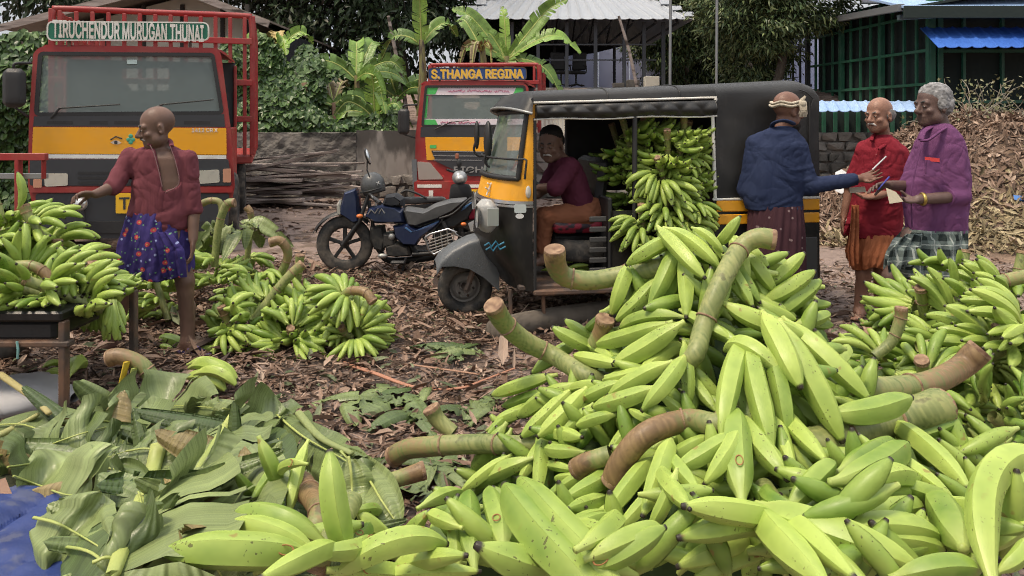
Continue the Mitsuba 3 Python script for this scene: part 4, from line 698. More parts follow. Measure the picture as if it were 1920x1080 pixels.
front2 = [('yellow_panel', [(797, 257), (981, 257), (981, 302), (920, 302), (800, 300)], -.012, .015, 'paint_yellow', .01), ('vent_panel', [(789, 238), (990, 238), (990, 257), (788, 257)], -.006, .01, B1, 0), ('screen_banner', [(798, 163), (985, 163), (988, 178), (796, 178)], .015, .006, WHT, .01), ('screen_banner', [(794, 223), (988, 223), (990, 237), (792, 237)], .015, .006, WHT, .01),
          ('banner_end', [(798, 164), (822, 164), (816, 177), (796, 177)], .009, .005, GRNB, 0), ('banner_end', [(968, 164), (985, 164), (988, 177), (962, 177)], .009, .005, GRNB, 0), ('banner_end', [(794, 224), (816, 224), (822, 236), (792, 236)], .009, .005, GRNB, 0), ('banner_end', [(797, 180), (803, 180), (800, 221), (794, 221)], .015, .006, GRNB, 0),
          ('grille', [(808, 282), (905, 284), (975, 282), (960, 315), (945, 331), (880, 330), (850, 318), (818, 303)], -.03, .03, B1, .01), ('headlamp', [(782, 303), (806, 305), (832, 336), (785, 337)], -.03, .05, M((.4, .36, .33), .15, .3), .015), ('headlamp', [(996, 303), (972, 305), (948, 336), (993, 337)], -.03, .05, M((.4, .36, .33), .15, .3), .015),
          ('corner_panel', [(772, 300), (781, 298), (782, 352), (774, 352)], -.02, .2, M((.12, .13, .14), .5), .01), ('bumper', [(776, 340), (1002, 340), (1002, 378), (778, 378)], -.08, .12, 'paint_red', .03), ('bumper_stripe', rect(782, 346, 828, 352), -.088, .01, 'paint_white', 0), ('bumper_stripe', rect(804, 357, 812, 372), -.088, .01, 'paint_white', 0), ('bumper_stripe', rect(868, 346, 900, 352), -.088, .01, 'paint_white', 0), ('number_plate', rect(880, 355, 912, 364), -.09, .01, M((.72, .42, .02), .5), 0), ('small_badge', rect(806, 272, 818, 278), -.02, .01, GRNB, 0)]
front2 += [('chrome_strip', [(812, y), (903, y + 1), (903, y + 2.5), (812, y + 1.5)], -.036, .01, CHROME, 0) for y in (283, 291, 299)]
L2 = lorry('lorry', 'smaller red lorry with blue name board and white banner on its windscreen', t2, dict(
    cab=[(790, 162), (798, 154), (890, 151), (980, 154), (990, 162), (1000, 255), (1002, 345), (778, 345), (779, 255)], belt=(889, 258), glass=[(798, 161), (984, 161), (990, 237), (791, 237)], front=front2, rear_window=[(850, 178), (900, 178), (900, 205), (850, 205)],
    wipers=[((815, 243), (845, 229), (880, 226)), ((920, 243), (935, 232), (960, 226))], mirrors=[(757, 228, 780, 228)], mirror_size=(.21, .12, .46), body=(2.2, 3.6, .95, 2.66), bars=0 or 2, sign=[(803, 128), (986, 127), (987, 149), (804, 149)], sign_mat=M((.016, .05, .17), .5), edge_mat=M((.06, .05, .05), .6), sign_label='dark blue name board with yellow slanted capital letters',
    text='S.THANGA REGINA', letters=[(.012, -.012, M((.5, .42, .36), .6), -.024), (0, 0, M((.66, .4, .04), .5), -.03)]))
t2.put('grille_lettering', mv(text('EICHER', .1, .8, True, .01), t2.q(893, 318, -.04), FRONT), SILVER, L2)
rng = R(61)
for (x0, x1, y) in ((840, 872, 170.5), (876, 922, 170.5), (927, 955, 171), (826, 855, 230), (860, 900, 230)):
    n = int((x1 - x0) * .8); xx = np.linspace(x0, x1, n); yy = y + rng.uniform(-2.2, 2.2, n); t2.put('banner_script', tube(smoothpts(t2.qs(list(zip(xx, yy)), .01), n * 4), .006, 4), PINK, L2)
t2.put('paper', t2.poly([(895, 200), (935, 200), (935, 222), (895, 222)], .2, .02), M((.3, .33, .22), .7), L2); t2.put('paper', t2.poly([(905, 180), (925, 180), (925, 198), (905, 198)], .24, .02), M((.32, .35, .33), .7), L2)
# ================================================================ motorbikes
bk = Fr((760 - 960) / F * 7.75, 7.75, 0)
BLU = MP('paint_blue', dusty((.012, .02, .06), (.05, .06, .09), 5, .4), .3, coat=.4); BLU2 = M((.06, .14, .3), .3, 0, .4); DK = M((.018, .018, .019), .5); ENG = MP('engine_grey', dusty((.03, .03, .03), (.1, .09, .08), 12, .6), .5, metal=.3)
N = lambda x, y: (590 + x / 4.155, 280 + y / 4.155)
def NN(l, v=0.0): return bk.qs([N(*p) for p in l], v)
def hullpoly(l, half, inset=.35, v=0.0, ch=.02):
    """a rounded body: outline in the side plane, thickness 2*half, its edges pulled in"""
    p = Polygon([bk.uz(*N(*q), v) for q in l]).buffer(0); q = p.buffer(-ch); q = max(getattr(q, 'geoms', [q]), key=lambda g: g.area); o = max(getattr(p, 'geoms', [p]), key=lambda g: g.area)
    n = 60; P0 = np.array([o.exterior.interpolate(t, True).coords[0] for t in np.linspace(0, 1, n, False)]); P1 = np.array([q.exterior.interpolate(q.exterior.project(Point(*a))).coords[0] for a in P0])
    ring = lambda A, y: np.stack([A[:, 0], np.full(n, v + y), A[:, 1]], 1)
    g = grid(np.array([ring(P1, -half), ring(P0, -half * (1 - inset)), ring(P0, half * (1 - inset)), ring(P1, half)]), True)
    capm = [prism(Polygon(P1).buffer(0), .001, (0, v + y, 0), rot(X_, 90)) for y in (-half + .001, half)]
    return cat([g] + capm)
def motorbike(label, fr, seed, full=True):
    K = thing('motorbike', label, 'motorbike'); global bk; old = bk; bk = fr
    cf, cr = NN([(235, 780)])[0], NN([(1130, 800)])[0]; cf[2] = cr[2] = .285
    wheel(fr, K, cf, .285, .085, DK, 'wheel', 5); wheel(fr, K, cr, .285, .1, DK, 'wheel', 5)
    ff = np.array([cf + [.33 * math.cos(a), 0, .33 * math.sin(a)] for a in np.linspace(2.75, .75, 14)]); V = np.array([[q + [0, s * .065, -.03 * (abs(s) > .9)] for s in (-1, -.7, 0, .7, 1)] for q in ff]); fr.put('front_mudguard', slab(V, [0, 0, 1], .004), DK, K, smooth=40)
    for s in (-1, 1): fr.put('fork', cat([tube([cf + [0, s * .08, 0], NN([(350, 560)], s * .08)[0], NN([(420, 350)], s * .08)[0]], [.026, .022, .018], 8)]), ENG if s > 0 else DK, K, smooth=True)
    fr.put('headlamp_fairing', hullpoly([(215, 430), (240, 330), (330, 300), (350, 370), (360, 560), (310, 570), (240, 520), (205, 500)], .11, .5), BLU, K, smooth=40); fr.put('visor', hullpoly([(208, 430), (235, 325), (325, 298), (345, 350), (240, 440)], .075, .4, -.004), DK, K, smooth=40)
    fr.put('headlamp', hullpoly([(175, 430), (200, 390), (222, 420), (230, 500), (205, 520), (180, 500)], .085, .5), M((.5, .5, .47), .12, .4), K, smooth=40)
    fr.put('indicator', ball(NN([(350, 520)], -.15)[0], (.032, .03, .022)), M((.6, .16, .04), .25), K, smooth=True); fr.put('indicator', ball(NN([(350, 520)], .15)[0], (.032, .03, .022)), M((.6, .16, .04), .25), K, smooth=True)
    fr.put('tank', hullpoly([(400, 520), (430, 450), (540, 415), (640, 430), (700, 470), (720, 570), (600, 575), (480, 570)], .14, .6, 0, .03), BLU, K, smooth=45); fr.put('tank_mark', cat([tube(NN([(415, 505), (440, 470), (470, 500), (495, 460)], -.142), .006, 5), tube(NN([(500, 500), (520, 462), (545, 498)], -.142), .006, 5)]), SILVER, K)
    if full: fr.put('tank_bag', taubin(hullpoly([(530, 430), (560, 350), (640, 340), (700, 380), (700, 440), (610, 450)], .13, .5, 0, .03), 1), M((.018, .02, .025), .85), K, smooth=45)
    MP('worn_seat', dusty((.045, .046, .048), (.12, .12, .12), 6, .5), .45)
    fr.put('seat', hullpoly([(690, 470), (720, 445), (860, 465), (940, 420), (1060, 385), (1190, 375), (1170, 420), (1080, 490), (960, 545), (800, 600), (730, 590)], .13, .55, 0, .03), 'worn_seat', K, smooth=45)
    fr.put('side_panel', hullpoly([(620, 590), (740, 570), (800, 610), (990, 545), (960, 590), (840, 680), (800, 740), (700, 735), (640, 680)], .13, .3), BLU, K, smooth=40); fr.put('stripe', hullpoly([(690, 600), (730, 575), (790, 625), (980, 545), (960, 575), (760, 650)], .134, .2), BLU2, K, smooth=40)
    fr.put('tail', hullpoly([(1000, 545), (1150, 430), (1245, 365), (1255, 440), (1200, 540), (1100, 600), (1000, 620)], .09, .4), DK, K, smooth=40); fr.put('tail_panel', hullpoly([(1120, 500), (1150, 435), (1235, 385), (1250, 410), (1180, 470)], .1, .4), BLU2, K, smooth=40); fr.put('tail_lamp', hullpoly([(1180, 490), (1250, 430), (1262, 540), (1200, 550)], .07, .5), M((.22, .01, .03), .2), K, smooth=40)
    fr.put('rear_indicator', ball(NN([(1160, 583)], -.14)[0], (.028, .03, .02)), M((.6, .16, .04), .25), K, smooth=True)
    pl = NN([(1195, 575), (1255, 545), (1262, 640), (1215, 640)], -.06); fr.put('number_plate', slab(pl.reshape(2, 2, 3)[:, ::1][[0, 1]][:, [0, 1]] if False else np.array([[pl[0], pl[1]], [pl[3], pl[2]]]), [0, 1, 0], .006), 'paint_white', K)
    fr.put('engine', cat([hullpoly([(440, 600), (540, 590), (560, 700), (540, 790), (470, 770), (440, 690)], .09, .3), hullpoly([(560, 740), (640, 720), (740, 750), (760, 820), (640, 830), (570, 820)], .12, .4), hullpoly([(540, 650), (620, 640), (640, 740), (540, 760)], .1, .2)]), ENG, K, smooth=35)
    fr.put('carburettor', ball(NN([(600, 680)], -.09)[0], (.035, .03, .035)), SILVER, K, smooth=True); fr.put('engine_cover', ball(NN([(530, 830)], -.1)[0], (.05, .03, .025)), SILVER, K, smooth=True); fr.put('exhaust', tube(smoothpts(NN([(520, 800), (560, 860), (760, 860), (980, 820), (1180, 770)], .1), 14), np.linspace(.025, .05, 14), 10), DK, K, smooth=True)
    fr.put('frame_tube', cat([tube(smoothpts(NN([(420, 400), (450, 560), (480, 760), (560, 850)]), 10), .02, 8), tube(NN([(760, 800), (1130, 800)], .09), .022, 8), tube(NN([(760, 820), (1130, 800)], -.09), .022, 8), tube(NN([(1000, 560), (1090, 790)], -.11), .024, 8), tube(NN([(1000, 560), (1090, 790)], .11), .024, 8), tube(NN([(640, 590), (800, 830)]), .03, 8)]), DK, K, smooth=True)
    sg = NN([(860, 690), (900, 660), (1040, 620), (1090, 640), (1100, 665), (1160, 690), (930, 820), (890, 790)], -.17); k = fr.put('footguard', tube(np.vstack([sg, sg[:1]]), .011, 7), CHROME, K, smooth=True)
    fr.put('guard_wire', cat([tube(NN([(870 + i * 5, 715 + i * 22), (1110 - i * 18, 640 + i * 30)], -.17), .006, 5) for i in range(5)] + [tube(NN([(930 + i * 50, 655 - i * 13), (950 + i * 45, 800 - i * 22)], -.17), .006, 5) for i in range(4)]), CHROME, k)
    fr.put('kickstand', cat([tube(NN([(710, 850), (680, 960), (645, 1035)], -.16), .013, 6), cbox((.14, .09, .03), NN([(650, 880)], -.2)[0], c=.01)]), DK, K)
    fr.put('handlebar', tube(smoothpts([NN([(480, 400)], -.36)[0], NN([(430, 350)], -.18)[0], NN([(425, 370)], 0)[0], NN([(430, 350)], .18)[0], NN([(480, 400)], .36)[0]], 16), .013, 8), DK, K, smooth=True); fr.put('grip', bar(NN([(510, 420)], -.4)[0], NN([(455, 375)], -.27)[0], .02), DK, K); fr.put('lever', tube(NN([(440, 360), (470, 400), (480, 440)], -.3), .007, 5), SILVER, K)
    m = fr.put('mirror', ball(NN([(412, 55)], -.27)[0], (.022, .05, .085), False, rot(Y_, -18)), DK, K, smooth=True); fr.put('mirror_glass', ball(NN([(416, 55)], -.275)[0], (.02, .045, .074), False, rot(Y_, -18)), M((.6, .62, .64), .08, .8), m, smooth=True); fr.put('mirror_stem', tube(NN([(410, 90), (408, 160), (430, 220)], -.26), .007, 6), DK, K)
    fr.put('grab_rail', tube(smoothpts(NN([(970, 540), (1080, 500), (1190, 400), (1245, 365)], -.13), 10), .012, 6), DK if full else SILVER, K, smooth=True); bk = old; return K
motorbike('dark blue motorbike parked on its side stand beside the rickshaw', bk, 1)
b2 = Fr((845 - 960) / F * 9.2, 9.2, 0); 
# second bike: only its headlamp, handlebar, seat and mudguard rise above the blue one; it faces the camera's right
class Flip(Fr):
    def put(s, n, m, mt, t, **kw): return put(n, m, mt, t, to=s.m @ np.diag([1, 1, 1, 1.0]), **kw)
S2_ = thing('scooter', 'black scooter with silver headlamp cowl behind the blue motorbike', 'scooter'); sf = Fr(0, 8.6, 0); H = lambda l, v=0.0: sf.qs(l, v)
sp = lambda n, m, mt, **kw: sf.put(n, m, mt, S2_, **kw)
sp('headlamp_cowl', ball(H([(862, 333)])[0], (.085, .09, .08)), M((.3, .31, .32), .3, .5), smooth=True); sp('headlamp', ball(H([(862, 335)], -.1)[0], (.05, .06, .045)), M((.5, .5, .48), .12, .4), smooth=True); sp('handlebar', tube(smoothpts(H([(838, 318, .0), (850, 322, .05), (862, 322, .05), (875, 322, .05), (887, 318, .0)]), 12), .014, 7), DK, smooth=True)
sp('front_apron', taubin(hull(np.vstack([H([(846, 345), (880, 345), (888, 372), (842, 376)], -.08), H([(850, 440), (884, 440)], .1), H([(846, 345), (880, 345), (888, 372), (842, 376)], .12)])).subdivide().subdivide(), 3), DK, smooth=40)
sp('mirror', ball(H([(861, 306)])[0], (.03, .02, .05)), DK, smooth=True); sp('mirror_stem', bar(H([(861, 306)])[0], H([(862, 325)])[0], .008), DK); sp('orange_tag', cbox((.04, .02, .06), H([(857, 293)])[0], c=.008), M((.3, .1, .05), .6)); sp('mirror_stem', bar(H([(857, 293)])[0], H([(860, 320)])[0], .008), DK)
sp('seat', taubin(hull(np.vstack([H([(745, 370), (830, 368), (840, 378), (760, 384)], v) for v in (.1, .35)])).subdivide().subdivide(), 3), 'worn_seat', smooth=True); sp('body', hull(np.vstack([H([(755, 385), (845, 380), (850, 440), (765, 440)], v) for v in (.1, .35)])), DK, smooth=40); sp('grab_rail', tube(smoothpts(H([(752, 362), (762, 357), (780, 362), (800, 372)], .08), 10), .012, 6), DK, smooth=True)
c = H([(790, 440)], .2)[0]; wheel(sf, S2_, np.array([c[0], c[1] - 8.6 + 8.6, .24]) * [1, 1, 1], .24, .1, DK, 'wheel', 5); c = H([(866, 440)], .05)[0]; wheel(sf, S2_, np.array([c[0], c[1], .24]), .24, .1, DK, 'wheel', 5)
for l in [(sf, S2_)]: pass
# helmet on the handlebar of the blue bike
hc = bk.world(NN([(452, 275)])[0]); hp = lathe([(0, .125), (.05, .118), (.095, .085), (.12, .03), (.122, -.02), (.115, -.07), (.108, -.09), (.1, -.07), (.105, 0), (.08, .08), (0, .11)], 28)
k = thing('helmet', 'dark grey open face helmet resting on the motorbike handlebar', 'helmet'); put('shell', mv(hp, hc, rot(Y_, -14)), M((.055, .058, .06), .35, 0, .5), k, smooth=True); put('visor_peak', mv(torus(.122, .008, 30, 6), hc - [0, 0, .05], rot(Y_, -14) @ rot(X_, 90)), DK, k); put('liner', ball(hc - [0, 0, .03], (.1, .1, .07)), DK, k, smooth=True); put('badge', cat([bar(hc + [.06, -.1, .0], hc + [.08, -.09, .04], .006, 4), bar(hc + [.05, -.105, .03], hc + [.09, -.085, .01], .006, 4)]), SILVER, k)
# ---------------------------------------------------------------- people
import shapely
def skin(name, c, d): return MP(name, lambda p, n, uv: mix(c, d, .3 + .5 * smoothstep(.3, .75, fbm(p.x * 12, p.y * 12, p.z * 12, 2))), .5, spec=.4)
def crease(p, n, uv):
    w = 3 * noise(p.x * 5, p.y * 5, p.z * 5); a = dr.abs(fbm(p.x * 17 + w, p.y * 17, p.z * 2.6 + w, 2) - .5); b = dr.abs(noise(p.x * 5 + p.z * 8, p.y * 6, p.z * 9 - p.x * 5 + w) - .5); return dr.sqrt(a + .01) + .7 * dr.sqrt(b + .01)
def cloth(name, c, d, sc=10): return MP(name, lambda p, n, uv: mix(c, d, .3 + .35 * smoothstep(.3, .7, fbm(p.x * sc, p.y * sc, p.z * sc * .4, 3))), .85, crease, .014, 4e-3, spec=.2)
class Person:
    def __init__(s, label, Y0, skinmat, J, h=.0065):
        s.K = thing('person', label, 'person'); s.Y = Y0; s.sk = skinmat; s.J = {k: P(v[0], v[1], Y0 + (v[2] if len(v) > 2 else 0)) for k, v in J.items()}
        a = np.array(list(s.J.values())); s.lo, s.hi = a.min(0) - [.22, .26, .14], a.max(0) + [.22, .26, .26]; s.b = Field(s.lo, s.hi, h)
    def sect(s, f, S, infl=0.0, k=.02, zclip=.0):
        """stack of ellipses read off the outline: (py, x left, x right, half depth, depth offset)"""
        S = [(*q, 0) if len(q) == 4 else q for q in S]; z = np.array([CH - (q[0] - HZ) / F * s.Y for q in S]); o = np.argsort(z); z = z[o]
        cx = np.array([(q[1] + q[2] - 1920) / 2 / F * s.Y for q in S])[o]; a = np.array([(q[2] - q[1]) / 2 / F * s.Y for q in S])[o] + infl; b = np.array([q[3] for q in S])[o] + infl; cy = np.array([s.Y + q[4] for q in S])[o]
        lo = [(cx - a).min(), (cy - b).min(), z[0]]; hi = [(cx + a).max(), (cy + b).max(), z[-1]]; sl, g = f.at(np.array(lo), np.array(hi), .05)
        zz = g[..., 2]; A, B, X, Yc = (np.interp(zz, z, q) for q in (a, b, cx, cy)); r = np.sqrt(((g[..., 0] - X) / A) ** 2 + ((g[..., 1] - Yc) / B) ** 2)
        d = (r - 1) * np.minimum(A, B); f.mix(sl, np.maximum(d, np.maximum(zz - z[-1] - zclip, z[0] - zz - zclip)), k)
    def head(s, c, f, sc=1.0, tilt=0.0, ear=True, nose=1.0):
        b = s.b; f = nrmz(np.asarray(f, float)); r = nrmz(np.cross(f, [0, 0, 1.0])); u = np.cross(r, f); s.hc, s.hf, s.hr, s.hu, s.hs = np.asarray(c, float), f, r, u, sc; R_ = np.stack([r, f, u], 1); s.R = R_
        L = lambda x, y, z: s.hc + (r * x + f * y + u * z) * sc; s.L = L
        b.ell(L(0, -.012, .035), np.array([.076, .096, .088]) * sc, R_, .01); b.ell(L(0, .022, -.03), np.array([.064, .07, .088]) * sc, R_, .02); b.ell(L(0, .055, -.095), np.array([.034, .034, .026]) * sc, R_, .025)
        b.cone(L(-.04, .02, -.07), L(.04, .02, -.07), .036 * sc, .036 * sc, .025); b.cone(L(-.04, .075, .018), L(.04, .075, .018), .014 * sc, .014 * sc, .014)
        for q in (-1, 1):
            b.ell(L(q * .031, .094, -.004), np.array([.018, .014, .011]) * sc, R_, .008, True); b.ell(L(q * .045, .062, -.03), np.array([.02, .02, .016]) * sc, R_, .015); b.ell(L(q * .032, .079, -.002), np.array([.014, .012, .011]) * sc, R_, .003)
            if ear: b.ell(L(q * .078, -.008, -.012), np.array([.012, .02, .034]) * sc, R_ @ rot(Z_, q * -25), .008); b.ell(L(q * .088, .0, -.01), np.array([.008, .009, .018]) * sc, R_, .004, True)
        b.cone(L(0, .088, .008), L(0, .112 * nose, -.03), .009 * sc, .0145 * sc, .01); b.cone(L(-.012, .1, -.036), L(.012, .1, -.036), .009 * sc, .009 * sc, .008)
        b.cone(L(-.02, .082, -.062), L(.02, .082, -.062), .009 * sc, .009 * sc, .008); b.cone(L(-.017, .079, -.077), L(.017, .079, -.077), .01 * sc, .01 * sc, .008); b.ell(L(0, .096, -.0695), np.array([.024, .012, .0028]) * sc, R_, .003, True)
    def face(s, hair=None, brow=(.02, .018, .016), moust=None, beard=None):
        L, K, sc, R_ = s.L, s.K, s.hs, s.R
        for q in (-1, 1):
            e = put('eye', ball(L(q * .031, .0865, -.003), np.array([.009, .0065, .0048]) * sc, True, R_), M((.22, .19, .17), .25), K, smooth=True); put('pupil', ball(L(q * .030, .093, -.003), .0045 * sc, True), M((.012, .009, .008), .2), e, smooth=True)
            put('eyebrow', tube([L(q * .014, .092, .02), L(q * .03, .091, .027), L(q * .05, .076, .02)], [.003 * sc, .0045 * sc, .002 * sc], 6), M(brow, .9), K, smooth=True)
        if moust is not None: put('moustache', tube([L(-.031, .08, -.066), L(-.018, .09, -.055), L(0, .097, -.051), L(.018, .09, -.055), L(.031, .08, -.066)], np.array([.003, .0075, .007, .0075, .003]) * sc, 7), M(moust, .9), K, smooth=True)
    def hairpiece(s, mt, boxes, name='hair', th=.01, disp=.006, seed=0, h=.007):
        """hair grown from the head: ellipsoid shells kept where fn(local) is true"""
        L = s.L; f = Field(s.hc - .2 * s.hs, s.hc + .2 * s.hs, h)
        for c, r in boxes: f.ell(L(*c), np.array(r) * s.hs, s.R, .012)
        m = f.build(); v = np.asarray(m.vertices); m.vertices = v + nrmz(v - s.hc) * (disp * 2 * (meshkit.fbm(v * 55, 3, seed) - .5))[:, None]; put(name, m, mt, s.K, smooth=True)
    def limb(s, *js, r, k=.02, f=None):
        f = f or s.b; js = [s.J[j] if isinstance(j, str) else np.asarray(j) for j in js]
        for i in range(len(js) - 1): f.cone(js[i], js[i + 1], r[i], r[i + 1], k)
    def hand(s, w, d, nrm, curl=.6, sc=1.0, mir=1, spread=.16, thumb=.7):
        b = s.b; w = np.asarray(w, float); d = nrmz(np.asarray(d, float)); n = np.asarray(nrm, float); n = nrmz(n - d * (n @ d)); x = np.cross(d, n) * mir; pc = w + d * .05 * sc
        b.ell(pc, np.array([.04, .052, .017]) * sc, np.stack([x, d, n], 1), .015)
        for i, (o, l) in enumerate(((-.03, .066), (-.01, .078), (.011, .074), (.03, .058))):
            a = pc + d * .04 * sc + x * o * sc; e = nrmz(d + x * (i - 1.5) * spread); c0 = curl * (.55 + .08 * i); e1 = e * math.cos(c0) + n * math.sin(c0); e2 = e * math.cos(c0 * 2.2) + n * math.sin(c0 * 2.2)
            m = a + e1 * l * .5 * sc; t = m + e2 * l * .5 * sc; b.cone(a - d * .02 * sc, m, .0098 * sc, .009 * sc, .004); b.cone(m, t, .009 * sc, .0072 * sc, .003)
        a = pc - x * .034 * sc - d * .02 * sc; m = a + (d * .6 - x * .75 * thumb + n * .35) * .042 * sc; t = m + (d * .9 - x * .1 + n * .5 * (1 + curl)) * .03 * sc; b.cone(a, m, .0125 * sc, .0105 * sc, .008); b.cone(m, t, .0105 * sc, .0085 * sc, .004); s.tip = t
    def foot(s, an, d, L=.24):
        d = nrmz(np.array([d[0], d[1], 0.0])); a = np.asarray(an, float); z = .035; h = a * [1, 1, 0] - d * .045 + [0, 0, z]; t = a * [1, 1, 0] + d * (L - .09) + [0, 0, .022]; s.b.cone(a, h, .036, .034, .02); s.b.cone(a, (h + t) / 2 + [0, 0, .015], .036, .034, .03); s.b.cone(h, t, .034, .02, .02, ([0, 0, 1], .75)); x = np.cross(d, [0, 0, 1.0])
        for i in range(5): s.b.cone(t + x * (i - 2) * .017 - d * .01, t + x * (i - 2) * .019 + d * (.028 - .004 * abs(i - 1)), .0105, .009, .004)
    def done(s): 
        m = taubin(s.b.build(), 4); put('body', m, s.sk, s.K, smooth=True)
    def garment(s, name, mt, sections=None, arms=(), amp=.012, fr=(9, 9, 5), seed=0, cut=None, h=.009, infl=.0, k=.03, planes=(), extra=None, **kw):
        f = Field(s.lo - .02, s.hi + .02, h)
        if sections: s.sect(f, sections, infl, .02)
        for js, r, cap in arms:
            js = [s.J[j] if isinstance(j, str) else np.asarray(j, float) for j in js]
            for i in range(len(js) - 1):
                a, b = js[i], js[i + 1]; last = i == len(js) - 2; rm = max(r[i], r[i + 1]); sl, g = f.at(np.minimum(a, b) - rm, np.maximum(a, b) + rm, .05); d = b - a; t = np.clip(((g - a) @ d) / (d @ d), 0, 1); q = np.linalg.norm(g - (a + t[..., None] * d), axis=-1) - (r[i] + (r[i + 1] - r[i]) * t)
                if last and cap: q = np.maximum(q, (g - b) @ (d / np.linalg.norm(d)))
                f.mix(sl, q, k)
        if extra: extra(f)
        if cut is not None or planes:
            sl, g = f.all()
            for p0, n in planes: f.V[sl] = np.maximum(f.V[sl], (g - np.asarray(p0)) @ nrmz(np.asarray(n, float)))
            if cut is not None:
                px = 960 + F * g[..., 0] / g[..., 1]; py = HZ + F * (CH - g[..., 2]) / g[..., 1]
                for pl, front in cut: ins = shapely.contains_xy(Polygon(pl), px.ravel(), py.ravel()).reshape(px.shape) & ((g[..., 1] < s.Y + .02) if front else True); f.V[sl] = np.where(ins, np.maximum(f.V[sl], .004), f.V[sl])
        m = taubin(f.build(), 5); v = np.asarray(m.vertices); n = np.asarray(m.vertex_normals); q = v * np.array(fr) + 5 * meshkit.noise(v * 4, seed)[:, None] * [1, 1, .3]
        m.vertices = v + n * (amp * (1.5 * np.abs(meshkit.fbm(q, 3, seed) - .5) ** .6 - .55))[:, None]
        return put(name, m, mt, s.K, smooth=True, **kw)
    def lungi(s, mt, S, folds=9, amp=.03, seed=0, n=110, m=34, name='lungi', hem=.02, **kw):
        S = [(*q, 0) if len(q) == 4 else q for q in S]; t = np.linspace(0, 1, m); src = np.linspace(0, 1, len(S)); arr = np.array(S, float); q = np.stack([np.interp(t, src, arr[:, i]) for i in range(5)], 1); th = np.linspace(0, 2 * np.pi, n, False)
        z = CH - (q[:, 0] - HZ) / F * s.Y; cx = (q[:, 1] + q[:, 2] - 1920) / 2 / F * s.Y; a = (q[:, 2] - q[:, 1]) / 2 / F * s.Y
        tw = th[None] + .25 * t[:, None] * np.sin(th * 2 + seed)[None]; w = amp * (t[:, None] ** .6) * (np.sin(folds * tw + 1.5 * np.sin(th * 3 + seed)[None]) * .5 + .8 * (meshkit.fbm(np.stack([np.cos(tw) * 3 + seed, np.sin(tw) * 3, t[:, None] * 1.3 + 0 * tw], -1), 3, seed) - .5)) + .006 * np.sin(th * 23 + 9 * t[:, None])
        X = cx[:, None] + (a[:, None] + w - amp * .4) * np.cos(th); Y = s.Y + q[:, 4][:, None] + (q[:, 3][:, None] + w) * np.sin(th); Z = z[:, None] + (t[:, None] ** 3) * hem * np.sin(th * 3 + seed)[None]
        V = np.stack([X, Y, Z], -1); inn = V[-1:] * 1.0; inn[..., :2] = (inn[..., :2] - [cx[-1], s.Y]) * .9 + [cx[-1], s.Y]; inn[..., 2] += .02; V = np.concatenate([V, inn, V[m // 2:m // 2 + 1] * [1, 1, 1] * 1.0], 0); V[-1, :, :2] = (V[-1, :, :2] - [cx[m // 2], s.Y]) * .9 + [cx[m // 2], s.Y]
        uv = np.stack([np.tile(th / 6.283, len(V)), np.repeat(np.append(t, [1, .5]), n)], 1); return put(name, grid(V, True), mt, s.K, smooth=True, **kw)
def flower(p, n, uv):
    x, z = p.x * 17, p.z * 17; d, d2, r = voronoi(x, z); a = dr.select(r < .3, 1.0, 0.0) * smoothstep(.3, .22, d); c = mix((.028, .022, .1), (.05, .035, .16), fbm(p.x * 30, p.y * 30, p.z * 30, 2)); c = mix(c, (.42, .06, .07), a); c = mix(c, (.55, .35, .12), dr.select(r < .3, 1.0, 0.0) * smoothstep(.1, .06, d)); b = dr.select((r > .3) & (r < .55), 1.0, 0.0) * smoothstep(.16, .1, d); c = mix(c, (.25, .28, .5), b); e, _, q = voronoi(x * 2.3 + 7, z * 2.3); return mix(c, (.12, .26, .14), dr.select(q > .8, 1.0, 0.0) * smoothstep(.25, .15, e))
MP('floral_cotton', flower, .85, crease, .012, 4e-3, spec=.2)
def check(p, n, uv):
    a, b = p.x * 10 + p.y * 5, p.z * 10; w = lambda t: dr.select(t - dr.floor(t) < .45, 1.0, 0.0); l = lambda t: dr.select(dr.abs(t - dr.floor(t) - .72) < .035, 1.0, 0.0); k = (w(a) + w(b)) * .5; c = mix((.16, .2, .19), (.018, .026, .026), k); return mix(c, (.42, .46, .44), dr.maximum(l(a), l(b)) * .7)
MP('checked_cotton', check, .85, crease, .012, 4e-3, spec=.2)
def dots(p, n, uv): d, _, r = voronoi(p.x * 13, p.z * 13); return mix(mix((.035, .014, .02), (.07, .03, .038), fbm(p.x * 14, p.y * 14, p.z * 6, 3)), (.3, .22, .22), dr.select(r < .3, .6, 0.0) * smoothstep(.13, .08, d))
MP('maroon_dotted', dots, .85, spec=.2)
CB = 'collar'
# ---- 1: bald man in the open maroon shirt
p = Person('bald barefaced man in an open maroon shirt and short navy floral lungi beside the cart', 5.05, skin('skin_dark', (.1, .056, .042), (.17, .1, .075)),
           dict(ls=(244, 293, -.02), le=(213, 350, -.14), lw=(180, 364, -.26), rs=(352, 297, 0), re=(363, 394, 0), rw=(362, 448, -.04), nk=(300, 278), lh=(268, 415), lk=(237, 543, -.02), la=(207, 643, .02), rh=(322, 420), rk=(347, 528, -.03), ra=(352, 640, -.02), top=(294, 198)))
J = p.J; p.sect(p.b, [(276, 285, 316, .06), (283, 258, 342, .085), (296, 246, 352, .11), (340, 250, 354, .12), (400, 246, 354, .115), (440, 248, 352, .115)], -.012)
p.limb('ls', 'le', 'lw', r=(.052, .041, .028)); p.limb('rs', 're', 'rw', r=(.052, .041, .029)); p.limb('lh', 'lk', 'la', r=(.085, .055, .034)); p.limb('rh', 'rk', 'ra', r=(.085, .057, .034)); p.b.cone(P(352, 575, 5.1), J['ra'], .052, .034, .03)
p.b.cone(P(301, 290, 5.06), P(297, 258, 5.05), .062, .056, .03); p.head(P(294, 239, 5.02), (-.82, -.56, -.2), 1.1)
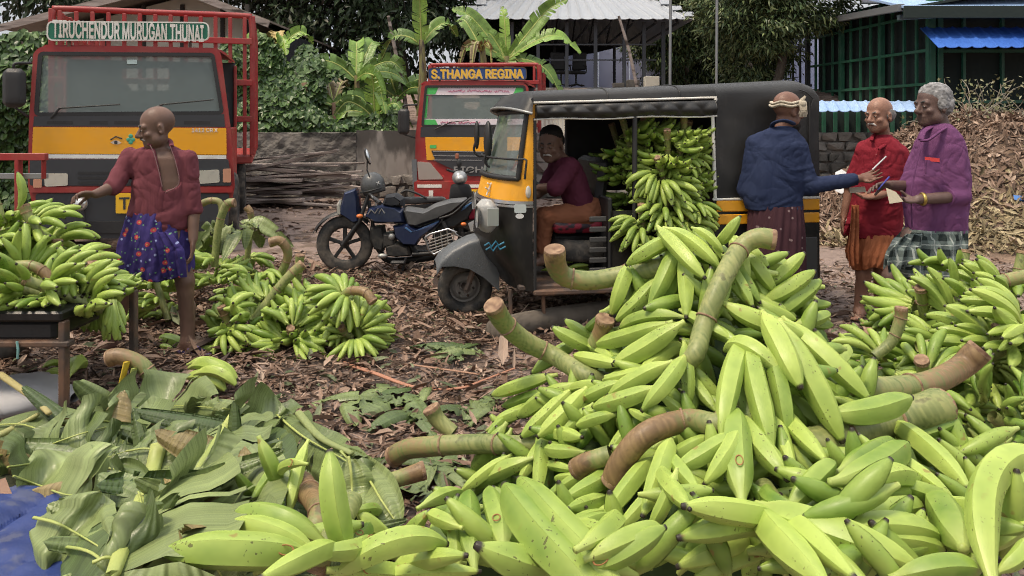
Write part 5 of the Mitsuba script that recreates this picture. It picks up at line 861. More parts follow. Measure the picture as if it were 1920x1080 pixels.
p.hand(J['lw'], (-.7, -.5, .05), (.1, -.5, -1), 1.0, 1.0, 1); p.hand(J['rw'], (.0, -.1, -1), (-.9, -.3, 0), .35, 1.0, -1); p.foot(J['la'], (-.5, -.8)); p.foot(J['ra'], (.9, -.45)); p.done(); p.face(moust=(.12, .11, .105), brow=(.06, .055, .05))
if 0: put('head_cord', tube([p.L(-.075, -.03, -.01), p.L(-.07, .05, .02), p.L(-.03, .095, .034), p.L(.03, .095, .034), p.L(.07, .05, .02), p.L(.08, -.03, -.01)], 0.0025, 5), M((.2, .15, .13), .8), p.K, smooth=True)
MAR = cloth('maroon_cotton', (.1, .026, .036), (.17, .052, .065)); sl_ = [(273, 279, 322, .075), (281, 252, 344, .105), (294, 245, 352, .12), (330, 249, 353, .128), (370, 246, 356, .13), (402, 239, 361, .135), (425, 247, 356, .135), (443, 276, 336, .13)]
p.garment('shirt', MAR, sl_, [(('ls', 'le'), (.066, .058), False), (('le', J['le'] * .75 + J['lw'] * .25), (.058, .056), True), (('rs', 're', P(363, 400, 5.05)), (.062, .054, .054), True)], .016, (7, 7, 3), 3, cut=[([(278, 262), (286, 268), (296, 300), (304, 345), (306, 358), (330, 352), (338, 345), (331, 315), (322, 288), (318, 266), (300, 255)], True), ([(225, 412), (276, 446), (225, 460)], False), ([(380, 405), (336, 447), (380, 460)], False)], k=.015)
put('shirt_edge', tube(smoothpts([P(*q, 4.895) for q in ((281, 272), (288, 286), (297, 318), (304, 350))], 10), .003, 6), M((.2, .11, .115), .8), p.K, smooth=True); put('shirt_edge', tube(smoothpts([P(*q, 4.895) for q in ((319, 274), (328, 300), (336, 335), (331, 350), (310, 361))], 12), .003, 6), M((.2, .11, .115), .8), p.K, smooth=True)
put('collar', tube(smoothpts([P(281, 272, 4.95), P(284, 262, 5.05), P(300, 258, 5.12), P(318, 263, 5.08), P(322, 274, 4.95)], 12), .016, 6, flat=.5), MAR, p.K, smooth=True)
p.lungi('floral_cotton', [(396, 240, 348, .13), (420, 232, 352, .15), (450, 225, 358, .17), (480, 221, 363, .18), (500, 220, 364, .18), (513, 221, 363, .18)], 7, .035, 2); put('lungi_fold', slab(np.stack([np.array([P(286 + 6 * k, 436, 4.86), P(296 + 9 * k, 470, 4.83), P(300 + 9 * k, 500, 4.84), P(306 + 8 * k, 521, 4.86)]) + [0, .025 * (k % 2), 0] for k in range(6)]), [0, 1, 0], .012), 'floral_cotton', p.K, smooth=50)
sd = thing('sandal', 'purple strapped rubber sandal on the bald man\'s foot', 'sandal'); d = nrmz(np.array([.9, -.45, 0])); c = J['ra'] * [1, 1, 0] + d * .055; rz = math.degrees(math.atan2(d[1], d[0])); put('sole', prism(Polygon([(-.13, -.03), (-.1, -.04), (.05, -.045), (.13, -.035), (.145, 0), (.13, .04), (0, .042), (-.12, .035)]).buffer(.008), .012, c + [0, 0, .012], rot(Z_, rz)), M((.07, .05, .12), .7), sd); put('strap', mv(tube([(.1, 0, .015), (.05, -.03, .045), (0, -.045, .02)], .01, 6), c + [0, 0, .02], rot(Z_, rz)), M((.09, .06, .17), .6), sd); put('strap', mv(tube([(.1, 0, .015), (.05, .03, .045), (0, .045, .02)], .01, 6), c + [0, 0, .02], rot(Z_, rz)), M((.09, .06, .17), .6), sd)
# ---- 2: man with the headcloth, from behind
p = Person('man seen from behind in a navy shirt, dotted maroon lungi and knotted headcloth', 5.7, skin('skin_brown', (.12, .058, .04), (.2, .105, .075)),
           dict(ls=(1416, 270), le=(1400, 355, .02), lw=(1430, 372, .22), rs=(1494, 270), re=(1518, 350, -.03), rw=(1611, 335, -.03), nk=(1467, 232), la=(1432, 600), ra=(1480, 603), top=(1475, 172), h=(1655, 320)))
J = p.J; p.sect(p.b, [(236, 1450, 1488, .06), (252, 1424, 1496, .1), (280, 1410, 1500, .12), (340, 1404, 1498, .12), (395, 1408, 1500, .12)], -.012); p.limb('ls', 'le', 'lw', r=(.05, .042, .03)); p.limb('rs', 're', 'rw', r=(.05, .042, .029)); p.limb(P(1432, 420, 5.7), P(1432, 510, 5.7), 'la', r=(.085, .056, .035)); p.limb(P(1478, 420, 5.7), P(1480, 510, 5.7), 'ra', r=(.085, .056, .035))
p.b.cone(P(1466, 250, 5.7), P(1470, 222, 5.7), .06, .054, .03); p.head(P(1477, 207, 5.7), (.9, .3, -.1), 1.12); p.hand(J['rw'], (.95, 0, .2), (.2, -.6, .6), .5, 1, -1); p.hand(J['lw'], (.6, .5, 0), (0, 0, 1), .6); p.foot(J['la'], (.4, .9)); p.foot(J['ra'], (.4, .9)); p.done(); p.face()
p.hairpiece(M((.02, .018, .017), .95), [((0, .035, -.085), (.068, .06, .05)), ((0, .06, -.1), (.04, .045, .035))], 'beard', seed=1)
NAVY = cloth('navy_cotton', (.014, .022, .058), (.03, .042, .09)); p.garment('shirt', NAVY, [(236, 1446, 1488, .075), (250, 1420, 1500, .115), (275, 1404, 1508, .145), (320, 1396, 1507, .155), (365, 1391, 1505, .155), (393, 1398, 1506, .15)], [(('ls', 'le'), (.07, .066), False), (('le', J['le'] * .2 + J['lw'] * .8), (.066, .055), True), (('rs', 're'), (.074, .068), False), (('re', J['re'] * .05 + J['rw'] * .95), (.066, .048), True)], .014, (6, 6, 3), 7, k=.02)
put('collar', tube(smoothpts([P(1446, 240, 5.72), P(1452, 230, 5.62), P(1470, 226, 5.6), P(1488, 232, 5.63), P(1496, 240, 5.72)], 12), .018, 6, flat=.6), NAVY, p.K, smooth=True)
p.lungi('maroon_dotted', [(384, 1402, 1506, .15), (420, 1401, 1508, .17), (480, 1398, 1509, .18), (560, 1396, 1510, .18), (604, 1398, 1508, .18)], 6, .03, 5); 
CLOTHC = MP('headcloth', lambda p, n, uv: mix((.3, .26, .2), (.5, .45, .36), noise(p.x * 90, p.y * 90, p.z * 30)), .9); a = np.linspace(0, 2 * np.pi, 26); tl = np.array([p.L(.084 * math.cos(t), -.01 + .104 * math.sin(t), .03 + .012 * math.sin(t) + .006 * math.sin(5 * t)) for t in a]); k = put('headcloth', tube(tl, .021, 8, False, flat=.55), CLOTHC, p.K, smooth=True); tl2 = tl + p.hu * .022; put('fold', tube(tl2, .016, 8, False, flat=.6), CLOTHC, k, smooth=True)
kn = p.L(.09, .035, .045); put('knot', ball(kn, (.034, .034, .034)), CLOTHC, k, smooth=True)
for i in range(11): d = np.array([.006 * (i - 5) + .004, -.012 - .002 * (i % 3), -.075 - .02 * (i % 2)]); put('fringe', tube([kn + [.005 * (i - 5), -.015, .012], kn + d * .6 + [0, -.018, .0], kn + d], [.006, .008, .005], 5), CLOTHC, k)
put('fringe', tube([kn, kn + [.0, -.01, .03], kn + [.02, -.015, .055]], [.02, .018, .008], 6), CLOTHC, k, smooth=True)
put('pen', tube([P(1636, 318, 5.64), P(1662, 293, 5.62)], [.006, .005], 7), M((.6, .6, .62), .35), label='white pen held up by the man in the navy shirt', cat='pen')
# ---- 3: balding man in red kurta
p = Person('balding man in a dark red shirt and folded orange lungi, facing left between two others', 5.95, skin('skin_warm', (.2, .1, .068), (.31, .17, .12)),
           dict(ls=(1622, 280, .05), le=(1594, 352, .1), lw=(1582, 405, .08), rs=(1687, 288, -.02), re=(1700, 352, -.04), rw=(1640, 368, -.16), nk=(1652, 252), la=(1612, 583), ra=(1648, 586, .1), top=(1647, 180), t=(1585, 430)))
J = p.J; p.sect(p.b, [(258, 1640, 1668, .06), (266, 1624, 1688, .1), (290, 1618, 1692, .12), (350, 1612, 1690, .125), (440, 1600, 1680, .12)], -.012); p.limb('ls', 'le', 'lw', r=(.05, .041, .028)); p.limb('rs', 're', 'rw', r=(.05, .041, .028)); p.limb(P(1622, 450, 5.95), P(1620, 512, 5.93), 'la', r=(.085, .058, .034)); p.b.cone(P(1618, 535, 5.97), J['la'], .054, .034, .03); p.limb(P(1655, 450, 6), P(1652, 512, 6), 'ra', r=(.085, .058, .034))
p.b.cone(P(1656, 268, 5.97), P(1652, 240, 5.95), .06, .056, .03); p.head(P(1648, 216, 5.92), (-.86, -.5, -.08), 1.1); p.hand(J['rw'], (-1, -.1, -.02), (0, -.4, 1), .4, 1, -1); p.hand(J['lw'], (-.2, -.1, -1), (.9, -.3, 0), .4); p.foot(J['la'], (-.5, -.8)); p.foot(J['ra'], (-.5, -.8)); p.done(); p.face(moust=(.5, .48, .45), brow=(.2, .19, .18))
p.hairpiece(M((.16, .15, .145), .95), [((0, -.075, -.005), (.068, .038, .058)), ((-.066, -.035, .0), (.02, .05, .042)), ((.066, -.035, .0), (.02, .05, .042))], seed=2)
REDC = cloth('red_cotton', (.17, .011, .022), (.25, .022, .036)); p.garment('shirt', REDC, [(252, 1638, 1668, .07), (262, 1627, 1682, .11), (280, 1616, 1694, .135), (330, 1606, 1699, .15), (370, 1600, 1697, .15), (410, 1590, 1691, .15), (444, 1581, 1689, .15)], [(('ls', 'le'), (.068, .068), True), (('rs', 're'), (.07, .068), False), (('re', J['re'] * .6 + J['rw'] * .4), (.062, .056), True)], .014, (7, 7, 3), 11, k=.018, cut=[([(1580, 448), (1604, 400), (1610, 400), (1607, 448)], True)])
put('collar', tube(smoothpts([P(1634, 264, 5.85), P(1638, 253, 5.93), P(1655, 248, 6.03), P(1670, 254, 5.97), P(1664, 268, 5.86), P(1646, 280, 5.8)], 14), .014, 6, flat=.6), REDC, p.K, smooth=True); put('placket', tube([P(1646, 276, 5.795), P(1640, 300, 5.79), P(1634, 330, 5.785)], .008, 5, flat=.5), REDC, p.K, smooth=True)
for y, x in ((290, 1643), (306, 1639), (322, 1636)): put('button', ball(P(x, y, 5.778), .006, True), M((.3, .06, .07), .4), p.K)
ORA = cloth('orange_cotton', (.3, .095, .04), (.42, .16, .08), 7); p.lungi(ORA, [(436, 1590, 1684, .15), (456, 1588, 1682, .17), (474, 1587, 1676, .18), (490, 1592, 1668, .18), (500, 1597, 1662, .17)], 8, .04, 7); put('lungi_tail', slab(np.stack([np.array([P(1598 + 3.2 * k, 385, 5.78), P(1595 + 4 * k, 430, 5.76), P(1590 + 5 * k, 470, 5.75), P(1594 + 4 * k, 502 - 2 * k, 5.77)]) + [0, .03 * (k % 2), 0] for k in range(5)]), [0, 1, 0], .012), ORA, p.K, smooth=50)
# ---- 4: grey haired man in purple
p = Person('grey haired man in a purple shirt and checked lungi, writing on a slip of paper', 5.4, skin('skin_deep', (.075, .045, .038), (.125, .077, .065)),
           dict(ls=(1733, 274, .1), le=(1704, 350, .06), lw=(1668, 347, -.06), rs=(1789, 278, -.08), re=(1800, 368, -.12), rw=(1722, 374, -.24), nk=(1760, 232), la=(1652, 620, .05), ra=(1775, 630), top=(1750, 150), t=(1640, 345)))
J = p.J; p.sect(p.b, [(236, 1742, 1774, .065), (248, 1730, 1796, .1), (275, 1724, 1808, .13), (340, 1712, 1808, .15), (430, 1705, 1800, .14)], -.012); p.limb('ls', 'le', 'lw', r=(.054, .044, .031)); p.limb('rs', 're', 'rw', r=(.056, .046, .032)); p.limb(P(1712, 450, 5.4), P(1672, 520, 5.4), 'la', r=(.095, .062, .038)); p.limb(P(1770, 450, 5.42), P(1774, 530, 5.4), 'ra', r=(.095, .062, .038))
p.b.cone(P(1765, 250, 5.42), P(1757, 218, 5.41), .068, .062, .03); p.head(P(1748, 198, 5.4), (-.96, -.26, -.04), 1.2, nose=.98); p.hand(J['rw'], (-1, -.05, -.08), (.1, -.3, 1), .65, 1.05, -1); p.hand(J['lw'], (-1, -.1, .0), (0, -.5, -.8), .7, 1.05, 1); p.foot(J['la'], (-.9, -.4)); p.foot(J['ra'], (-.9, -.4)); p.done(); p.face(brow=(.06, .06, .06))
p.hairpiece(MP('grey_hair', lambda p, n, uv: mix((.09, .09, .09), (.33, .33, .34), noise(p.x * 60, p.y * 60, p.z * 60)), .95), [((0, -.022, .06), (.082, .096, .075)), ((0, -.065, .005), (.08, .058, .075)), ((-.07, -.01, .01), (.02, .038, .045)), ((.07, -.01, .01), (.02, .038, .045))], seed=3, disp=.009)
PUR = cloth('purple_cotton', (.105, .035, .1), (.17, .065, .16)); p.garment('shirt', PUR, [(232, 1738, 1778, .085), (243, 1730, 1790, .12), (257, 1724, 1802, .145), (275, 1718, 1809, .155), (310, 1710, 1815, .17), (345, 1696, 1817, .18), (370, 1693, 1814, .18), (405, 1698, 1811, .175), (436, 1702, 1811, .165)], [(('ls', 'le'), (.075, .07), True), (('rs', 're'), (.07, .068), False), (('re', J['re'] * .68 + J['rw'] * .32), (.072, .062), True)], .015, (6, 6, 3), 13, k=.018, cut=[([(1700, 420), (1716, 445), (1690, 450)], True)])
put('collar', tube(smoothpts([P(1727, 262, 5.27), P(1733, 246, 5.31), P(1752, 236, 5.36), P(1778, 234, 5.44), P(1782, 240, 5.5)], 14), .02, 7, flat=.45), PUR, p.K, smooth=True); put('collar', tube(smoothpts([P(1727, 264, 5.265), P(1742, 262, 5.235), P(1764, 246, 5.25), P(1780, 238, 5.36)], 12), .018, 7, flat=.5), PUR, p.K, smooth=True); put('pocket', slab(np.array([[P(1733, 300, 5.19), P(1735, 330, 5.18)], [P(1763, 300, 5.2), P(1762, 332, 5.19)]]), [0, -1, 0], .008), PUR, p.K); put('placket', tube([P(1728, 268, 5.235), P(1718, 310, 5.215), P(1708, 360, 5.205), P(1710, 425, 5.22)], .009, 5, flat=.5), PUR, p.K, smooth=True)
put('pocket_card', slab(np.array([[P(1735, 294, 5.185), P(1735, 302, 5.185)], [P(1762, 297, 5.185), P(1762, 304, 5.185)]]), [0, 1, 0], .006), M((.6, .05, .05), .5), label='red card sticking out of the purple shirt pocket', cat='card'); put('watch', mv(torus(.037, .009, 22, 6, 1.3), J['rw'] * .9 + J['re'] * .1, rot(Z_, 90)), M((.5, .36, .1), .3, .8), p.K, smooth=True)
p.lungi('checked_cotton', [(428, 1696, 1813, .17), (450, 1676, 1814, .19), (478, 1662, 1813, .2), (500, 1659, 1811, .2), (530, 1672, 1809, .2)], 7, .045, 9, hem=.05)
put('lungi_fold', slab(np.stack([np.array([P(1700 + 7 * k, 440, 5.2), P(1672 + 12 * k, 468, 5.16), P(1665 + 13 * k, 492, 5.16), P(1668 + 10 * k, 512 - 3 * k, 5.18)]) + [0, .035 * (k % 2), 0] for k in range(6)]), [0, 1, 0], .014), 'checked_cotton', p.K, smooth=50)
put('pen', tube([P(1646, 356, 5.3), P(1668, 331, 5.27)], [.005, .006], 7), M((.08, .09, .4), .35), label='blue pen in the writing hand of the man in purple', cat='pen')
put('paper_slip', slab(np.array([[P(1661, 352, 5.12), P(1668, 382, 5.1)], [P(1680, 360, 5.1), P(1694, 378, 5.08)]]), [0, 1, .2], .002), M((.5, .45, .34), .8), label='folded beige paper slip held by the man in purple', cat='paper'); put('paper_slip', slab(np.array([[P(1592, 352, 5.72), P(1594, 362, 5.72)], [P(1622, 350, 5.7), P(1624, 360, 5.7)]]), [0, 1, .2], .002), M((.55, .5, .42), .8), label='small pale paper slip held by the man in red', cat='paper')
# ---- 5: rickshaw driver
p = Person('rickshaw driver with white moustache in a dark maroon shirt, sitting and looking out', 5.95, skin('skin_driver', (.11, .063, .048), (.18, .105, .08)),
           dict(ls=(1044, 312, .12), le=(1022, 352, .1), lw=(1008, 366, .0), rs=(1070, 312, -.12), re=(1042, 352, -.25), rw=(1012, 352, -.2), nk=(1050, 296), la=(1012, 488, .1), ra=(1014, 488, -.1), top=(1030, 236), seat=(1108, 402)))
J = p.J; p.sect(p.b, [(298, 1042, 1072, .08), (310, 1040, 1084, .13), (345, 1046, 1098, .13), (385, 1062, 1112, .13), (412, 1070, 1118, .15)], -.012); p.limb('ls', 'le', 'lw', r=(.05, .042, .029)); p.limb('rs', 're', 'rw', r=(.05, .042, .029)); K1, K2 = P(1020, 408, 6.03), P(1022, 408, 5.83); H1, H2 = P(1098, 402, 6.03), P(1098, 402, 5.86)
p.b.cone(H1, K1, .085, .06); p.b.cone(H2, K2, .085, .06); p.b.cone(K1, J['la'], .058, .036); p.b.cone(K2, J['ra'], .058, .036); p.b.cone(P(1056, 304, 5.95), P(1038, 285, 5.93), .06, .056, .03); p.head(P(1033, 270, 5.9), (-.42, -.88, -.22), 1.1); p.hand(J['rw'], (-.8, .2, -.2), (0, 0, -1), .8); p.hand(J['lw'], (-.8, .2, -.2), (0, 0, -1), .8)
for a in ('la', 'ra'): q = J[a]; p.b.cone(q, q + [-.1, -.06, -.03], .036, .022, .02)
p.done(); p.face(moust=(.5, .49, .47), brow=(.03, .03, .03)); p.hairpiece(M((.012, .011, .011), .9), [((0, -.02, .065), (.08, .09, .066)), ((0, -.06, .01), (.078, .055, .07))], seed=4)
p.garment('shirt', cloth('wine_cotton', (.06, .012, .026), (.1, .022, .042)), [(294, 1040, 1076, .09), (304, 1036, 1088, .14), (325, 1038, 1098, .16), (350, 1044, 1106, .165), (380, 1055, 1116, .165), (400, 1060, 1121, .165)], [(('rs', 're'), (.072, .068), False), (('re', J['re'] * .6 + J['rw'] * .4), (.066, .056), True), (('ls', 'le'), (.07, .064), True)], .014, (7, 7, 4), 17, k=.02)
p.garment('trousers', cloth('rust_cotton', (.16, .06, .032), (.25, .1, .055)), None, [((H1, K1), (.105, .08), False), ((K1, J['la'] + [0, 0, .06]), (.08, .062), True), ((H2, K2), (.105, .08), False), ((K2, J['ra'] + [0, 0, .06]), (.08, .062), True), ((P(1112, 400, 5.95), P(1080, 402, 5.95)), (.13, .12), False)], .014, (8, 8, 8), 19, k=.03)
# ---------------------------------------------------------------- bananas. uv = (tone, 0 at the stem .. 1 at the tip)
def bananacol(p, n, uv):
    f = fbm(p.x * 22, p.y * 22, p.z * 22, 3); g = noise(p.x * 9, p.y * 9, p.z * 9)
    t = dr.clip(uv.x + 0.5 * (f - .5) + .35 * (g - .5), 0, 1)
    c = mix((0.07, 0.155, 0.014), (0.355, 0.455, 0.098), t); c = mix(c, (0.48, 0.54, 0.17), .45 * smoothstep(.3, .05, uv.y))
    w_ = 2 * noise(p.x * 60, p.y * 60, p.z * 60); sp = smoothstep(.8, .86, noise(p.x * 210 + w_, p.y * 210, p.z * 130 + w_)) * smoothstep(.52, .7, noise(p.x * 15 + 5, p.y * 15, p.z * 15)); c = mix(c, (.07, .06, .02), sp * .8)
    sc = smoothstep(.74, .82, fbm(p.x * 55, p.y * 55, p.z * 40 + 9, 2)) * smoothstep(.55, .7, noise(p.x * 7, p.y * 7, p.z * 7 + 3)); c = mix(c, (.24, .12, .04), sc * .6)
    return mix(c, (.028, .022, .016), smoothstep(.955, .985, uv.y + .02 * (f - .5)))
MP('banana_skin', bananacol, .4, spec=.45, rfn=lambda p, n, uv: .33 + .25 * fbm(p.x * 40, p.y * 40, p.z * 40, 2))
BN = [0]; mat('ring_scar', {'type': 'principled', 'base_color': rgb((.3, .13, .045)), 'roughness': .7}); BOW = [.02, .06, .1, .15, .2, .27]; TONE = [.1, .28, .45, .6, .78, .95]; _bm = {}
def bmesh_(bi, ti, hi, var=0):
    k = (bi, ti, hi, var)
    if k not in _bm:
        m, n = (19, 20) if hi else (9, 7); s = np.linspace(0, 1, m); s = s + .035 * np.sin(2 * np.pi * s) * -1
        sk = (-.06, .05)[var % 2]; h = BOW[bi]; x = h * 4 * s * (1 - s) * (1 + sk * 4 * (s - .5)); sp = np.stack([x, .012 * np.sin(s * 5 + var * 2), s], 1)
        r = np.interp(s, [0, .05, .1, .17, .27, .4, .55, .7, .82, .9, .945, .97, 1], [.03, .031, .043, .07, .093, .103, .104, .1, .083, .06, .04, .028, .023])
        t = nrmz(np.gradient(sp, axis=0)); A = np.array([0, 1.0, 0]) - t * t[:, 1:2]; A = nrmz(A); B = np.cross(t, A); th = np.arange(n) * 2 * np.pi / n
        if hi: n = 30; th = np.concatenate([np.linspace(2 * np.pi * k / 5 + .004, 2 * np.pi * (k + 1) / 5 - .004, 6) for k in range(5)])
        rid = (.38 + .62 * 1.1 * math.cos(math.pi / 5) / np.cos(th % (2 * math.pi / 5) - math.pi / 5)) if hi else 1 + .05 * np.cos(2.5 * th) ** 2; rr = r[:, None] * (1 + (rid - 1)[None] * np.clip(np.sin(np.pi * s) * 1.6, 0, 1)[:, None] * (1.0 if hi else .6))
        v = sp[:, None] + (rr * np.cos(th))[..., None] * A[:, None] + (rr * np.sin(th))[..., None] * B[:, None]; g = grid(v, True); N_ = m * n; q = np.arange(n)
        if hi: c_ = g.faces % n; g = mesh(g.vertices, g.faces[((c_ // 6) == (c_[:, :1] // 6)).all(1)])
        f = np.vstack([g.faces, np.stack([(q + 1) % n, q, q * 0 + N_], 1), np.stack([(m - 1) * n + q, (m - 1) * n + (q + 1) % n, q * 0 + N_ + 1], 1)])
        tone = TONE[ti] + ((.16 * (np.abs(np.cos(2.5 * th)) ** 6))[None] * np.ones((m, 1))).ravel() * (1 if hi else 0)
        uv = np.stack([np.concatenate([tone, [TONE[ti]] * 2]), np.concatenate([np.repeat(s, n), [0, 1]])], 1)
        _bm[k] = mikit.ply(mesh(np.vstack([g.vertices, sp[0], sp[-1] + t[-1] * .006]), f), None, smooth=True, uv=uv)
    return _bm[k]
def banana(parent, b, t, N, th=1.0, bow=.1, tone=.6, hi=False, var=0, name='banana', **kw):
    b, t = np.asarray(b, float), np.asarray(t, float); z = t - b; L = np.linalg.norm(z); z = z / L; x = np.asarray(N, float); x = x - z * (x @ z); nx = np.linalg.norm(x)
    x = x / nx if nx > 1e-6 else np.cross(z, [1, 0, 0]); y = np.cross(z, x); bi = int(np.argmin(np.abs(np.array(BOW) * th - bow))); ti = int(np.argmin(np.abs(np.array(TONE) - tone)))
    m = np.eye(4); m[:3, 0] = x * L * th; m[:3, 1] = y * L * th; m[:3, 2] = z * L; m[:3, 3] = b
    k = put(name, bmesh_(bi, ti, hi, var % 2), 'banana_skin', parent, to=m, **kw); BN[0] += 1
    if hi and b[1] < 1.9 and BN[0] % 3 == 0 and parent:
        s = .2 + .15 * ((BN[0] * 7) % 10) / 10; o = b + z * L * s + x * L * th * BOW[bi] * 4 * s * (1 - s); n = np.array([0, 0, CH]) + [.25 * (((BN[0] * 3) % 7) - 3) / 3, 0, .35] - o; n = n - z * (n @ z); n /= np.linalg.norm(n); put('ring_scar', mv(torus(.0085, .0011, 16, 5), o + n * L * th * .1, frame(0, np.cross(n, z) * .6 + 0, n) @ np.diag([1, 1, 1.7])), 'ring_scar', k, smooth=True)
    return k
def stalkcol(p, n, uv):
    f = .6 * fbm(p.x * 14, p.y * 14, p.z * 14, 3) + .4 * noise(uv.y * 5, p.x * 130 + p.z * 60, p.y * 130 - p.z * 60); c = mix((.085, .125, .035), (.3, .31, .115), dr.clip(f * 1.5 - .2, 0, 1)); c = mix(c, mix((.1, .055, .028), (.27, .18, .085), dr.clip(f * 1.4 - .2, 0, 1)), smoothstep(.35, .75, uv.x + .9 * (f - .5)))
    return mix(c, (.05, .035, .025), .5 * smoothstep(.68, .8, fbm(p.x * 30, p.y * 30, p.z * 30 + 5, 3)))
MP('stalk', stalkcol, .5)
MP('cut_face', lambda p, n, uv: mix((.1, .05, .03), (.36, .24, .15), noise(p.x * 70, p.y * 70, p.z * 70)), .8)
def stalk(parent, pts, r, brown=.3, ring=.3, taper=1.0, name='stalk', **kw):
    """pts run from the cut end inwards"""
    r = r * .92; n = 22; q = smoothpts(pts, n); s = np.linspace(0, 1, n); rr = r * np.interp(s, [0, .06, .2, .5, 1], [1.04, 1.08, 1.0, .95, .85 * taper]) * (1 + .012 * np.sin(s * 9 + r * 900)); m = tube(q, rr, 14, False)
    uv = np.stack([np.repeat(np.clip(brown * np.interp(s, [0, .08, .35, .8], [2.2, 1.4, 1, .3]), 0, 1.3), 14), np.repeat(s, 14)], 1)
    k = put(name, m, 'stalk', parent, smooth=True, uv=uv, **kw); d = q[0] - q[1]; d /= np.linalg.norm(d); e = frame(0, np.cross(d, [.1, .2, .97]), np.cross(d, np.cross(d, [.1, .2, .97])))
    put('cut_end', mv(lathe([(0, -.006), (r * .35, -.003), (r * .8, .001), (r * 1.02, 0), (r * 1.07, -.004), (r * 1.06, -.014)], 14), q[0] + d * .003, e if e[:, 2] @ d > 0 else e @ np.diag([1, -1, -1])), 'cut_face', k, smooth=30)
    for ri in ((ring, min(ring + .27, .9)) if ring else ()):
        i = int(ri * n); d = nrmz(q[i + 1] - q[i]); e = frame(0, np.cross(d, [.1, .2, .97]), np.cross(d, np.cross(d, [.1, .2, .97]))); put('leaf_scar', mv(torus(rr[i] * 1.02, r * .1, 18, 6), q[i], e @ rot(X_, 90)), 'cut_face', k, smooth=True)
    return k
def bunch(label, c, axis, L=.22, nh=6, nf=8, span=.42, seed=0, st=None, r=.035, brown=.3, group=None, tone=.6, open_=1.0, zmin=None, phi0=None, th=1.05, lift=.45, core=.05, hi=False, sel=None, ring=.3):
    """a whole cut bunch: hands of fingers set round a stalk, fingers curving towards the cut end. axis points to the cut end"""
    rng = R(seed); c = np.asarray(c, float); A = nrmz(np.asarray(axis, float)); e1 = nrmz(np.cross(A, [.13, .2, .97])); e2 = np.cross(A, e1); K = thing('banana_bunch', label, 'banana bunch', group); ph = rng.uniform(0, 6.28) if phi0 is None else phi0
    if st is None: st = [c + A * (span * .5 + .1), c + A * (span * .5 + .04), c - A * span * .5]
    stalk(K, st, r, brown, ring)
    for i in range(nh):
        t = (i + .5) / nh - .5; ph += 2.4 + rng.uniform(-.25, .25); D = math.cos(ph) * e1 + math.sin(ph) * e2
        if zmin is not None and D[2] < -.3: D = nrmz(D * [1, 1, .25] + [0, 0, .05])
        if sel is not None and not sel(D): D = D * -1
        Tn = np.cross(A, D); b0 = c + A * t * span + D * core; H = K + '__hand' + (f'_{i:03d}' if i else ''); nfi = nf + int(rng.integers(-1, 2)); taken.add(H)
        for j in range(nfi):
            row = j % 2; a = (((j // 2) + .5 * row + .25) / (nfi / 2) - .5) * 2.1 * open_ + rng.normal(0, .06); o = math.cos(a) * D + math.sin(a) * Tn; Lf = L * rng.uniform(.88, 1.1) * (1 - .12 * abs(a)); lf = lift + (.22 if row else -.05) + rng.normal(0, .06)
            b = b0 + math.sin(a) * Tn * .05 + A * (.02 * row); tip = b + nrmz(o + lf * A) * Lf
            if zmin is not None: tip[2] = max(tip[2], zmin + .03); 
            banana(H, b, tip, o + (.7 if lf < .05 else -.9) * A, th * rng.uniform(.92, 1.08), rng.uniform(.1, .2), np.clip(tone + rng.normal(0, .14), 0, 1), hi, int(rng.integers(2)))
    return K
# ================================================================ foreground heap, built finger by finger
HS = np.array([(1400, 440, 2.5), (1240, 470, 2.55), (1500, 520, 2.5), (1560, 590, 2.5), (1150, 520, 2.6), (1060, 620, 2.7), (930, 740, 2.75), (880, 900, 2.5), (1300, 600, 2.35), (1300, 750, 2.15), (1480, 700, 2.05), (1600, 760, 2.1), (1150, 900, 2.1), (1000, 900, 2.35), (1350, 880, 1.85), (1700, 800, 2.2), (1900, 850, 2.15), (1280, 980, 1.5), (900, 1000, 1.55), (600, 1000, 1.6), (450, 1000, 1.7),
               (1600, 950, 1.5), (1900, 1000, 1.5), (1100, 1080, 1.4), (500, 1080, 1.45), (1600, 1080, 1.35), (1910, 1080, 1.4), (800, 920, 1.78), (620, 860, 1.72), (520, 920, 2.0), (740, 850, 2.9), (1050, 1000, 1.65), (1800, 660, 2.45), (300, 1040, 1.55)], float)
def HY(px, py):
    d = (HS[:, 0] - px) ** 2 + (HS[:, 1] - py) ** 2; w = 1 / (d + 900) ** 1.6; return float((w * HS[:, 2]).sum() / w.sum())
def HP(px, py, off=0.0): return P(px, py, HY(px, py) + off)
